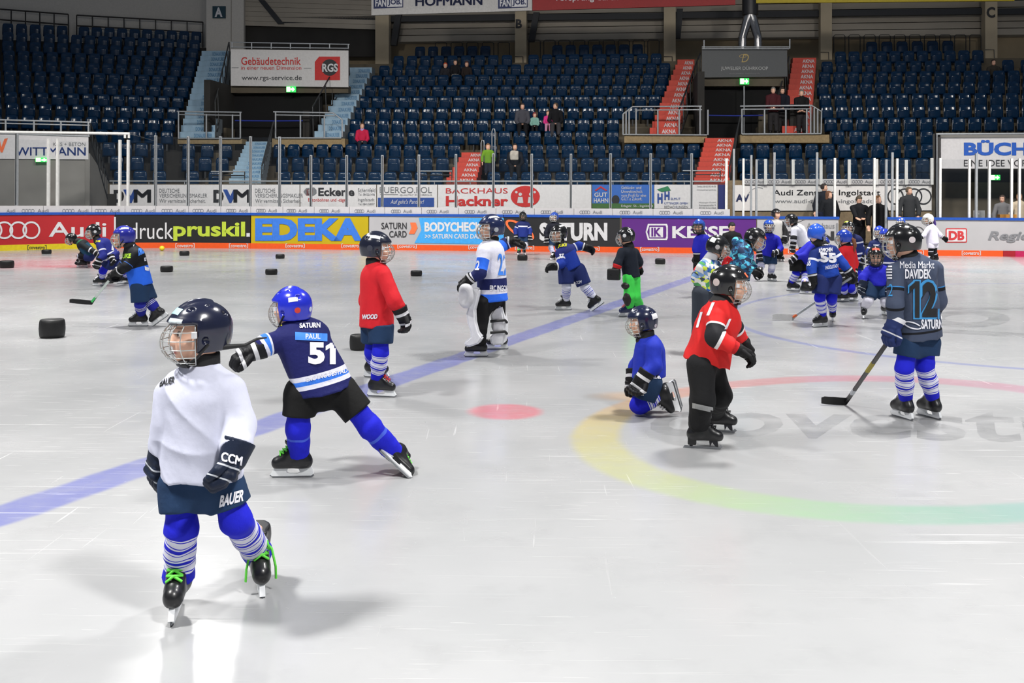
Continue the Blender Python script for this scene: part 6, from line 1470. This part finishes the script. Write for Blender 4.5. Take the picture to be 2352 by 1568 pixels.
standing('tall', 'tall young skater in a light grey jersey with black sleeves beside the boards', 1783, 490, 26.5, (.6, -.78, -.05), kit(helmet=BK, cage=False, collar=None, top=cloth('grey_zip_jersey', [(0, (176, 174, 172))], [(0, (30, 30, 32))]), topname='jacket', shorts=SHB, pants=True, glove=GL_BK), [((1784, 599), (.3, -.95, 0)), ((1795, 600), (.3, -.95, 0))], sc=1.06, hs=1.05, seed=24)
g = standing('bluefront', 'child skater in a royal blue jersey facing the camera, one foot lifted', 1766, 517, 20.2, (.05, -1, -.08), kit(helmet=(40, 78, 176), top=cloth('blue_jersey_b', [(0, 0)]), sock=SOCK_W, glove=GL_BW), [((1745, 634, .05), (-.15, -.75, -.6), (-.1, -.7, .7)), ((1773, 645), (.5, -.85, 0))],
    over=dict(neck=(1767, 538, 0), sh=[(1751, 548, 0), (1784, 548, 0)], hem=(1760, 588, 0), arms=[[(1743, 566, .03), (1744, 580, .08), (1746, 594, .1)], [(1793, 570, .05), (1786, 578, .14), (1772, 582, .2)]], hips=[(1749, 590, 0), (1772, 590, 0)], knees=[(1748, 611, .08), (1773, 614, .04)]), hs=.95, sf=.7, sr=.105, seed=25)
# patterned jackets
def shards(name, cols, scale):
    """cloth printed with sharp triangles"""
    m = bpy.data.materials.new(name); m.use_nodes = True; nt = m.node_tree; b = nt.nodes['Principled BSDF']; N = nt.nodes.new; L = nt.links.new
    tc = N('ShaderNodeTexCoord'); nz = N('ShaderNodeTexNoise'); nz.inputs['Scale'].default_value = 5; L(tc.outputs['Object'], nz.inputs['Vector'])
    ad = N('ShaderNodeVectorMath'); ad.operation = 'MULTIPLY_ADD'; ad.inputs[1].default_value = (.07,)*3; L(nz.outputs['Color'], ad.inputs[0]); L(tc.outputs['Object'], ad.inputs[2])
    cb = N('ShaderNodeCombineXYZ')
    for i, (a, o) in enumerate(((.2, .1), (1.15, .4), (2.3, .7))):
        d = N('ShaderNodeVectorMath'); d.operation = 'DOT_PRODUCT'; d.inputs[1].default_value = (math.cos(a)*scale, math.cos(a+.6)*scale*.5, math.sin(a)*scale); L(ad.outputs[0], d.inputs[0])
        f = N('ShaderNodeMath'); f.operation = 'FLOOR'; L(d.outputs['Value'], f.inputs[0]); L(f.outputs[0], cb.inputs[i])
    wn = N('ShaderNodeTexWhiteNoise'); L(cb.outputs[0], wn.inputs['Vector'])
    r = N('ShaderNodeValToRGB'); r.color_ramp.interpolation = 'CONSTANT'; el = r.color_ramp.elements; el[0].color = (*lin(cols[0]), 1); el.remove(el[1])
    for i, c in enumerate(cols[1:], 1): e = el.new(i/len(cols)); e.color = (*lin(c), 1)
    L(wn.outputs['Value'], r.inputs[0]); L(r.outputs[0], b.inputs['Base Color']); b.inputs['Roughness'].default_value = .7; add_bump(nt, b, .2, 30, tc); return m
def pattern(name, cols, scale, stretch=(1, 1, 1), dist=0.0, metric='EUCLIDEAN'):
    m = bpy.data.materials.new(name); m.use_nodes = True; nt = m.node_tree; b = nt.nodes['Principled BSDF']
    tc = nt.nodes.new('ShaderNodeTexCoord'); mp = nt.nodes.new('ShaderNodeMapping'); mp.inputs['Scale'].default_value = stretch; mp.inputs['Rotation'].default_value = (.4, .5, .6)
    v = nt.nodes.new('ShaderNodeTexVoronoi'); v.inputs['Scale'].default_value = scale; v.distance = metric
    nt.links.new(tc.outputs['Object'], mp.inputs[0])
    src = mp.outputs[0]
    if dist:
        n = nt.nodes.new('ShaderNodeTexNoise'); n.inputs['Scale'].default_value = scale*.7; nt.links.new(src, n.inputs['Vector'])
        ad = nt.nodes.new('ShaderNodeVectorMath'); ad.operation = 'MULTIPLY_ADD'; ad.inputs[1].default_value = (dist,)*3; nt.links.new(n.outputs['Color'], ad.inputs[0]); nt.links.new(src, ad.inputs[2]); src = ad.outputs[0]
    nt.links.new(src, v.inputs['Vector'])
    sp = nt.nodes.new('ShaderNodeSeparateColor'); nt.links.new(v.outputs['Color'], sp.inputs[0])
    r = nt.nodes.new('ShaderNodeValToRGB'); r.color_ramp.interpolation = 'CONSTANT'; el = r.color_ramp.elements; el[0].color = (*lin(cols[0]), 1); el.remove(el[1])
    for i, c in enumerate(cols[1:], 1): e = el.new(i/len(cols)); e.color = (*lin(c), 1)
    nt.links.new(sp.outputs[0], r.inputs[0]); nt.links.new(r.outputs[0], b.inputs['Base Color']); b.inputs['Roughness'].default_value = .7; add_bump(nt, b, .2, 30, tc)
    return m
TRI = shards('shard_print', [(226, 226, 220), (120, 156, 206), (206, 222, 60), (226, 226, 220), (52, 66, 84), (70, 150, 84), (226, 226, 220), (40, 92, 168)], 25)
CAMO = pattern('camo_print', [(30, 96, 140), (16, 36, 66), (60, 160, 196), (24, 72, 120), (90, 196, 214), (18, 44, 80)], 20, (1, 1, 1.6), .12)
person('shard', 'child skater in a white, yellow, blue and green shard-print jacket and grey trousers', 10.5, (1650, 565, 0), (.85, .12, -.28), (1630, 598, 0), [(1612, 616, .05), (1646, 612, -.05)], (1622, 668, 0),
    [[(1602, 640, .02), (1599, 632, -.1), (1597, 622, -.16)], [(1654, 628, .06), (1662, 614, .05), (1668, 602, .03)]], [(1610, 674, .05), (1634, 674, -.05)], [(1608, 740, .05), (1632, 740, 0)],
    [((1606, 814), (.6, .75, 0)), ((1632, 810), (.7, .7, 0))], kit(helmet=BK, top=TRI, topname='jacket', shorts=plain('grey_trousers', (52, 58, 68)), pants=True, pr=.085, glove=GL_RD, knit=True, gs=.75, collar=(220, 220, 224), stickers=[(-.1, .045, -.06*-1, .06, .06, (228, 228, 228)), (-.04, -.02, .1, .05, -.05, (190, 186, 186))]), hs=.93, wl=.142, wf=.125, seed=27)
person('camo', 'child skater in a teal and blue camouflage hooded jacket bending forward, black helmet', 12.0, (1736, 546, 0), (.82, -.3, -.48), (1712, 566, 0), [(1704, 578, .1), (1708, 576, -.1)], (1694, 640, 0),
    [[(1712, 612, .16), (1728, 622, .18), (1742, 630, .18)], [(1722, 606, -.15), (1734, 618, -.12), (1746, 628, -.1)]], [(1680, 648, .06), (1688, 648, -.06)], [(1668, 704, .06), (1678, 704, 0)],
    [((1652, 769), (.35, .93, 0)), ((1668, 766), (.35, .93, 0))], kit(helmet=(20, 20, 22), top=CAMO, topname='jacket', hood=(-1,), shorts=plain('grey_trousers', (52, 58, 68)), pants=True, glove=GL_BK, knit=True, gs=.8, stickers=[(-.045, -.03, .1, .04, -.04, (176, 176, 180)), (.11, .06, .03, .05, .03, (230, 80, 60))]), hs=.97, U=(.45, 0, .9), wl=.15, wf=.145, seed=29)
g = standing('girlblue', 'child skater in royal blue with a pale ponytail, facing left before the purple board', 1605, 518, 17, (-.62, -.78, -.05), kit(helmet=(42, 82, 178), darkcage=True, top=cloth('blue_jersey_b', [(0, 0)]), pony=(150, 122, 84), glove=GL_BK, shorts=SHB), [((1604, 679), (-.5, -.85, 0)), ((1622, 679), (-.4, -.9, 0))],
    over=dict(neck=(1613, 542, 0), sh=[(1601, 553, .05), (1625, 552, -.05)], hem=(1613, 598, 0), arms=[[(1598, 572, .1), (1600, 584, .12), (1600, 602, .12)], [(1631, 576, 0), (1630, 590, .03), (1630, 604, .05)]], hips=[(1606, 602, 0), (1621, 602, 0)], knees=[(1605, 634, .04), (1621, 634, .04)]), hs=.95, seed=31)
g = standing('lime', 'child skater in a navy and white jersey with lime laces, standing behind a foam puck', 1201, 495, 29.3, (.35, -.93, -.08), kit(helmet=BK, darkcage=True, top=cloth('navy_55', [(0, (32, 50, 130)), (.66, WH), (.74, (26, 36, 90))], [(0, (26, 36, 90)), (.25, WH), (.32, (32, 50, 130))]), lace=LIME, fatlace=True, sock=SOCK_W), [((1192, 585), (-.3, -.95, 0)), ((1204, 584), (.2, -.97, 0))], over=dict(), hs=.98, seed=33)
standing('hidden', 'child in blue helmet and dark jersey by the dark board, behind the arm-back child', 1273, 497, 27, (-.6, -.8, -.05), kit(helmet=(46, 76, 160), top=plain('dark_jersey', (26, 28, 40)), sock=SOCK_W), [((1270, 597), (-.5, -.85, 0)), ((1282, 597), (-.4, -.9, 0))], hs=1.0, seed=35)
# ---- left group
person('teal', 'child skater crouching in a dark teal top, leftmost of three at the red board', 23.0, (163, 547, 0), (-.93, -.1, -.35), (178, 553, 0), [(188, 562, .12), (190, 560, -.12)], (210, 588, 0),
    [[(204, 572, .2), (216, 578, .22), (228, 586, .22)], [(190, 580, -.15), (184, 592, -.15), (180, 600, -.15)]], [(204, 590, .06), (206, 590, -.06)], [(184, 588, .08), (186, 590, -.08)],
    [((189, 614), (-.97, -.2, 0)), ((196, 612), (-.97, -.2, 0))], kit(helmet=BK, top=cloth('teal_top', [(0, (28, 70, 96)), (.6, (20, 28, 34)), (.85, (40, 96, 70))], [(0, (20, 28, 34)), (.7, WH), (.78, (20, 28, 34))]), sock=cloth('black_sock', [(0, (22, 22, 26)), (.3, WH), (.36, (22, 22, 26))]), shorts=SHN2), hs=.97, wl=.15, wf=.14, sf=.5, seed=37)
g = person('n1', 'child skater in a navy jersey numbered 19, middle of three at the red board', 18.2, (214, 530, 0), (-.93, -.25, -.2), (224, 552, 0), [(232, 562, .13), (242, 558, -.12)], (258, 603, 0),
    [[(238, 588, .2), (228, 596, .22), (222, 614, .22)], [(266, 582, .0), (256, 590, .15), (262, 606, .2)]], [(248, 606, .07), (270, 606, -.07)], [(236, 622, .08), (280, 622, 0)],
    [((229, 656), (-.97, -.25, 0)), ((285, 651), (-.9, -.4, 0))], kit(helmet=BK, top=cloth('navy_one', [(0, (36, 44, 128)), (.12, WH), (.22, (36, 44, 128)), (.28, WH), (.33, (36, 44, 128))], [(0, (36, 44, 128)), (.3, WH), (.38, (36, 44, 128))]), shorts=SHN2, glove=GL_BW, stickers=[(-.04, -.02, -.1, .05, -.05, (210, 210, 212)), (-.11, .02, -.05, .03, .05, (200, 200, 204))]), hs=1.0, wl=.155, wf=.14, sf=.5, seed=39)
decal(g.top, '19', 256, 553, 280, 575, 18.2, INKJ, .05, .1, .1); decal(g.top, 'JUKE', 219, 551, 231, 557, 18.2, INKY, .04, .2)
g = person('juke', 'child skater in a black and bright blue jersey holding a green and white stick', 12.55, (284, 541, 0), (-.97, -.2, -.06), (297, 563, 0), [(300, 582, -.12), (312, 584, .12)], (325, 658, 0),
    [[(282, 612, -.12), (270, 624, -.06), (256, 634, 0)], [(290, 612, .19), (276, 622, .16), (260, 636, .1)]], [(332, 662, -.06), (320, 662, .06)], [(344, 694, -.04), (322, 700, .07)],
    [((370, 737, -.05), (-.8, 0, -.58), (-.58, 0, .8)), ((318, 749), (-1, -.08, 0))],
    kit(helmet=(40, 44, 150), top=cloth('black_blue_jersey', [(0, (40, 104, 232)), (.44, (20, 22, 28))], [(0, (20, 22, 28)), (.5, (60, 110, 200)), (.52, (20, 22, 28))]), shorts=SHN, sock=SOCK_Z, glove=GL_BK, palm=[(0, 0, -1), (0, -.2, -1)], stickers=[(-.02, .085, -.06, .1, .03, (228, 228, 232))]), hs=1.03, wl=.152, wf=.14, sf=.85, sr=.105, seed=41)
decal(g.top, 'JUKE', 276, 583, 301, 597, 12.55, mat('lime_yellow_print', (170, 220, 50), .7), .05, .15, -.05); decal(g.top, 'SATURN', 306, 552, 318, 566, 12.55, INKJ, .04, 0, -.8); decal(g.top, '3', 331, 590, 353, 622, 12.55, INKJ, .05, -.1); decal(g.top, 'DEL2', 318, 570, 332, 588, 12.55, INKJB, .1, 0, -.5)
person('whitegirl', 'child skater in oversized white jersey and white helmet before the long white board', 26.6, (2131, 502, 0), (-.95, -.1, -.12), (2137, 517, 0), [(2131, 526, .11), (2146, 524, -.11)], (2142, 560, 0),
    [[(2122, 540, .12), (2118, 544, .12), (2109, 549, .12)], [(2158, 538, -.1), (2164, 544, -.1), (2172, 550, -.1)]], [(2138, 562, .05), (2146, 562, -.05)], [(2138, 582, .05), (2147, 582, -.03)],
    [((2137, 603), (-.9, -.4, 0)), ((2148, 602), (-.9, -.4, 0))], kit(helmet=(226, 224, 216), top=cloth('white_jersey_b', [(0, (222, 218, 236))], [(0, (222, 218, 236))]), shorts=plain('white_shorts', (216, 212, 226)), sock=cloth('black_sock', [(0, 0)]), pony=(64, 40, 120), glove=GL_BK), hs=1.12, wl=.17, wf=.15, sf=.4, seed=43)
for key, lab, x, y, D, c in (('b1', 'child in a blue helmet at the gate, left of the slate jersey child', 2019, 531, 21, (44, 70, 186)), ('b2', 'child in a blue helmet just behind the cage of the slate jersey child', 2033, 540, 17.5, (40, 62, 180)), ('b3', 'child in a blue helmet above the slate jersey child, by the white board', 2069, 509, 25, (48, 84, 186))):
    fy = 462+3720/D; standing(key, lab, x, y, D, (-.7, -.65, -.1), kit(helmet=c, top=cloth('navy_white_bands', [(0, 0)])), [((x-6*21/D, fy), (-.5, -.85, 0)), ((x+9*21/D, fy), (-.4, -.9, 0))], hs=.95, seed=int(D))

# ---- sticks
def stick(label, butt, heel, toe, Db, Dh, shaftm, bladem, marks=(), bh=.06, air=False):
    a = PX(*butt, Db); b = PX(*heel, Dh); b.z = max(b.z, .03); c = PX(*toe, Dh-.02); c.z = max(c.z, .03)
    t = thing('hockey_stick', label, 'hockey stick', Vector((b.x, b.y, 0)))
    d = (b-a).normalized(); sd = d.cross(Vector((0, 1, 0))).normalized(); fw = d.cross(sd).normalized()
    def bar(p, q, m, nm, r=.0125, e=.009):
        mb = MB(); L0 = [p+sd*r+fw*e, p-sd*r+fw*e, p-sd*r-fw*e, p+sd*r-fw*e]; mb.hexa(L0, [x+(q-p) for x in L0], m); return mb.build(nm, t)
    bar(a, b, shaftm, 'shaft')
    for f0, f1, m, nm in marks: bar(a.lerp(b, f0), a.lerp(b, f1), m, nm, .0132, .0097)
    ax = (c-b); n = 8; mb = MB(); th = .008; L0 = []; ln = ax.length; ah = Vector((ax.x, ax.y, 0)).normalized()
    top = []; bot = []
    for i in range(n+1):
        f = i/n; p = b+ah*(ln*f)+Vector((0, 1, 0))*(.02*f*f); z0 = (b.z-.035+(c.z-b.z)*f if air else .002)+.012*f*f; h = bh*(1-.15*abs(f-.5))*(1 if f < .95 else .8)
        bot.append(Vector((p.x, p.y, z0))); top.append(Vector((p.x, p.y, z0+h)))
    for i in range(n):
        s_ = Vector((0, th, 0)); mb.hexa([bot[i], bot[i+1], top[i+1], top[i]], [q+s_ for q in (bot[i], bot[i+1], top[i+1], top[i])], bladem)
    mb.hexa([bot[0], bot[0]+Vector((0, th, 0)), top[0]+Vector((0, th, 0)), top[0]], [b-d*.09+q for q in (fw*.009+sd*.012, fw*-.009+sd*.012, fw*-.009-sd*.012, fw*.009-sd*.012)], bladem)
    mb.build('blade', t); return t
CARB = mat('stick_carbon', (22, 22, 24), .35); TAPEB = mat('stick_tape', (16, 16, 17), .7); GRN = mat('stick_green', (60, 190, 96), .5); SILV = mat('stick_silver', (170, 174, 180), .4); YLW = mat('stick_yellow', (206, 190, 40), .5)
stick('black hockey stick with yellow print, held by the slate jersey child', (2044, 778), (1944, 924), (1889, 918), 7.22, 7.93, CARB, TAPEB, ((.36, .50, mat('stick_yellow_print', (150, 136, 36), .5), 'yellow_print'), (.80, .87, SILV, 'silver_band')))
stick('green and white hockey stick with a black blade', (262, 630), (211, 693), (158, 691), 12.45, 12.55, mat('stick_white', (200, 210, 204), .5), TAPEB, ((.0, .22, CARB, 'black_grip'), (.84, 1.0, GRN, 'green_band')), .055, True)
stick('silver hockey stick with an orange heel and pale taped blade', (1956, 637), (1822, 728), (1776, 724), 12.72, 13.55, SILV, mat('pale_tape', (176, 176, 176), .7), ((.93, 1.0, INKO, 'orange_band'),), .08)

# ================================================================ grown-ups: benches and stands
def adult_kit(hair, top, legs, **k):
    d = dict(hair=hair, top=plain('coat_%d_%d_%d' % top, top), topname='jacket', shorts=plain('trousers_%d_%d_%d' % legs, legs), pants=True, boot=None, pr=.07, arm=.052); d.update(k); return d
def adult(key, label, hx, hy, D, Fd, k, floor=0.0, sc=1.38, pose='stand', lean=0.0, over=None, hs=1.0, **kw):
    s = F_PX/D*sc; q = lambda dx, dz, n=0: (hx+dx*s, hy-dz*s, n*sc)
    if pose == 'stand':
        d = stand(hx, hy, D, sc*.97, lean, .15, .125, .185); fz = floor
        fy = [G_h(hx-.07*s, D-.05, fz), G_h(hx+.08*s, D-.05, fz)]
        feet = [((hx-.075*s, fy[0], .05), (Fd[0]*.5-.15, -.9, 0)), ((hx+.08*s, fy[1], .05), (Fd[0]*.5+.15, -.9, 0))]
        hz = (fy[0]+hy)/2; d['hips'] = [(hx-.07*s, hy+.62*s, 0), (hx+.07*s, hy+.62*s, 0)]; ky = (hy+.62*s+fy[0])/2; d['knees'] = [(hx-.075*s, ky, .04), (hx+.075*s, ky, .04)]
    else:
        d = dict(head=(hx, hy, 0), neck=q(0, -.12), sh=[q(-.14, -.18, -.02), q(.14, -.18, -.02)], hem=q(0, -.52, -.05), arms=[[q(-.17, -.40, .05), q(-.09, -.50, .18), q(-.02, -.50, .24)], [q(.17, -.40, .05), q(.09, -.50, .18), q(.02, -.50, .24)]],
                 hips=[q(-.07, -.53, -.02), q(.07, -.53, -.02)], knees=[q(-.085, -.52, .32), q(.085, -.52, .32)])
        feet = [(q(-.09, -.86, .34), (-.1, -.95, 0)), (q(.09, -.86, .34), (.1, -.95, 0))]
    d.update(over or {})
    return person(key, label, D, d['head'], Fd, d['neck'], d['sh'], d['hem'], d['arms'], d['hips'], d['knees'], feet, k, hs=hs, sc=sc, wl=.14*sc*.97, wf=.105*sc, res=.021, **kw)
def G_h(px, D, z): return HORIZON+ROLL*(px-1176)+(CAM_H-z)/D*F_PX
DK = (20, 20, 24); JN = (34, 38, 52)
adult('m1', 'bearded man in a dark coat behind the glass, half behind the brown-haired woman', 1893, 430, 32.9, (.8, -.5, 0), adult_kit((46, 34, 28), (24, 26, 36), DK), .25, sc=1.4)
adult('w1', 'woman with brown hair in a black coat behind the glass', 1904, 447, 31.8, (.8, -.55, -.05), adult_kit((112, 70, 44), (20, 20, 24), DK, long=1), .25, sc=1.3)
adult('m2', 'man in a dark jacket looking down at his phone in the open gate', 1973, 458, 31.0, (.2, -.8, -.55), adult_kit((84, 74, 62), (24, 25, 30), DK), .25, sc=1.36, over=dict(arms=[[(1962, 486, .08), (1966, 500, .25), (1974, 504, .32)], [(1996, 488, .05), (1988, 502, .2), (1976, 505, .3)]]))
adult('m3', 'fair-haired man in a black button coat standing in the open gate', 2017, 458, 30.8, (.35, -.93, -.05), adult_kit((150, 108, 72), (18, 18, 21), DK), .25, sc=1.40)
adult('m4', 'man in a charcoal jacket, hands in pockets, in front of the big rings', 2088, 438, 32.2, (.5, -.86, -.05), adult_kit((110, 92, 72), (54, 54, 56), DK), .25, sc=1.42)
adult('w2', 'person in a grey hooded top sitting at the counter by the laptop', 2302, 456, 32.4, (-.6, -.78, -.1), adult_kit((70, 54, 46), (120, 118, 120), JN), .25, sc=1.25, pose='stand')
adult('w3', 'long-haired person in a cream top at the right picture edge', 2341, 452, 32.4, (-.5, -.85, 0), adult_kit((122, 92, 58), (200, 184, 160), JN, long=1), .25, sc=1.3)
adult('m5', 'man in black with a black cap crouching by the purple board', 1681, 521, 26.5, (.2, -.85, -.45), adult_kit((22, 22, 24), (18, 18, 20), DK, cap=True), 0.0, sc=1.2)
# spectators
sd = lambda k, px, py: SP(row_v(k)).hit(px, py).y-.32
adult('s1', 'woman in a pink-red coat with a lilac scarf sitting beside the left steps', 832, 289, sd(3, 832, 300), (.1, -.97, -.2), adult_kit((96, 66, 48), (196, 36, 74), JN, collar=(170, 150, 206)), pose='sit', sc=1.22)
adult('s2', 'woman in a grey top sitting on the left of the family of four', 1200, 244, sd(4, 1200, 260), (.2, -.95, -.1), adult_kit((60, 46, 40), (76, 76, 84), DK, long=1), pose='sit', sc=1.38)
adult('s3', 'small child in a mint jacket sitting beside the woman in grey', 1228, 264, sd(4, 1228, 260), (.2, -.95, -.1), adult_kit((150, 60, 60), (132, 178, 166), DK), pose='sit', sc=.85, hs=.85)
adult('s4', 'small child in a pink jacket sitting beside the man in black', 1259, 260, sd(4, 1259, 260), (-.2, -.95, -.1), adult_kit((140, 106, 76), (222, 60, 140), (200, 140, 170)), pose='sit', sc=.85, hs=.85)
adult('s5', 'man in a black jacket sitting on the right of the family of four', 1276, 243, sd(4, 1276, 260), (-.75, -.6, -.1), adult_kit((90, 70, 52), (20, 20, 24), (60, 58, 62)), pose='sit', sc=1.38)
adult('s6', 'child in a lime green jacket standing at the rail', 1121, 337, SP(5.0).hit(1121, 370).y, (.1, -.98, -.1), adult_kit((140, 104, 72), (112, 156, 44), JN), SP(5.0).hit(1121, 404).z, sc=.98, pose='stand')
adult('s7', 'person in dark clothes holding a white bag in the second row', 1183, 337, sd(1, 1183, 350), (.0, -.98, -.15), adult_kit((52, 40, 34), (26, 28, 36), DK), pose='sit', sc=1.38)
b = thing('bag', 'white bag held on the lap in the second row', 'bag', PX(1181, 368, sd(1, 1183, 350)-.5)); c = V3(PX(1181, 357, sd(1, 1183, 350)-.46)); 
skin_obj('bag_body', lambda P: rbox(P, c, np.eye(3), (.15, .08, .17), .05)+.01*np.sin(P[..., 0]*30)*np.sin(P[..., 2]*25), c-.22, c+.22, .02, plain('white_bag', (188, 182, 172)), b)
for key, lab, x, y, c, f_ in (('s8', 'grey-haired man in a dark red coat at the platform railing, left of the three', 1776, 207, (70, 26, 32), -.2), ('s9', 'man in a dark suit at the platform railing, middle of the three', 1797, 208, (22, 24, 36), .1), ('s10', 'grey-haired man in a black jacket at the platform railing, right of the three', 1841, 213, (20, 20, 22), -.4)):
    D = SP(7.65 if key == 's9' else 7.25).hit(x, 260).y; adult(key, lab, x, y, D, (f_, -.95, -.2), adult_kit((120, 116, 110) if key != 's9' else (70, 56, 46), c, (40, 38, 40)), SP(7.25).hit(x, 307).z, sc=1.36, over=dict(arms=[[(x-13, y+38, .1), (x-8, y+44, .25), (x-1, y+42, .32)], [(x+13, y+38, .1), (x+8, y+44, .25), (x+2, y+42, .32)]]))
for key, lab, x, y, c, h, long in (('s11', 'child with an orange hat high up in the stand', 1023, 150, (40, 40, 46), (206, 78, 34), 0), ('s12', 'middle person of the three sitting high up in the stand', 1046, 143, (26, 26, 30), (60, 46, 40), 0), ('s13', 'right-hand person of the three sitting high up in the stand', 1072, 147, (44, 36, 34), (96, 56, 40), 1)):
    adult(key, lab, x, y, sd(9, x, y), (.0, -.98, -.1), adult_kit(h, c, (120, 118, 116) if key == 's12' else DK, long=long), pose='sit', sc=1.1)
adult('s14', 'person in a black and cream jacket sitting under the letter C pillar', 2282, 143, sd(9, 2282, 150), (-.1, -.98, -.15), adult_kit((60, 46, 38), (58, 54, 48), DK), pose='sit', sc=1.38)
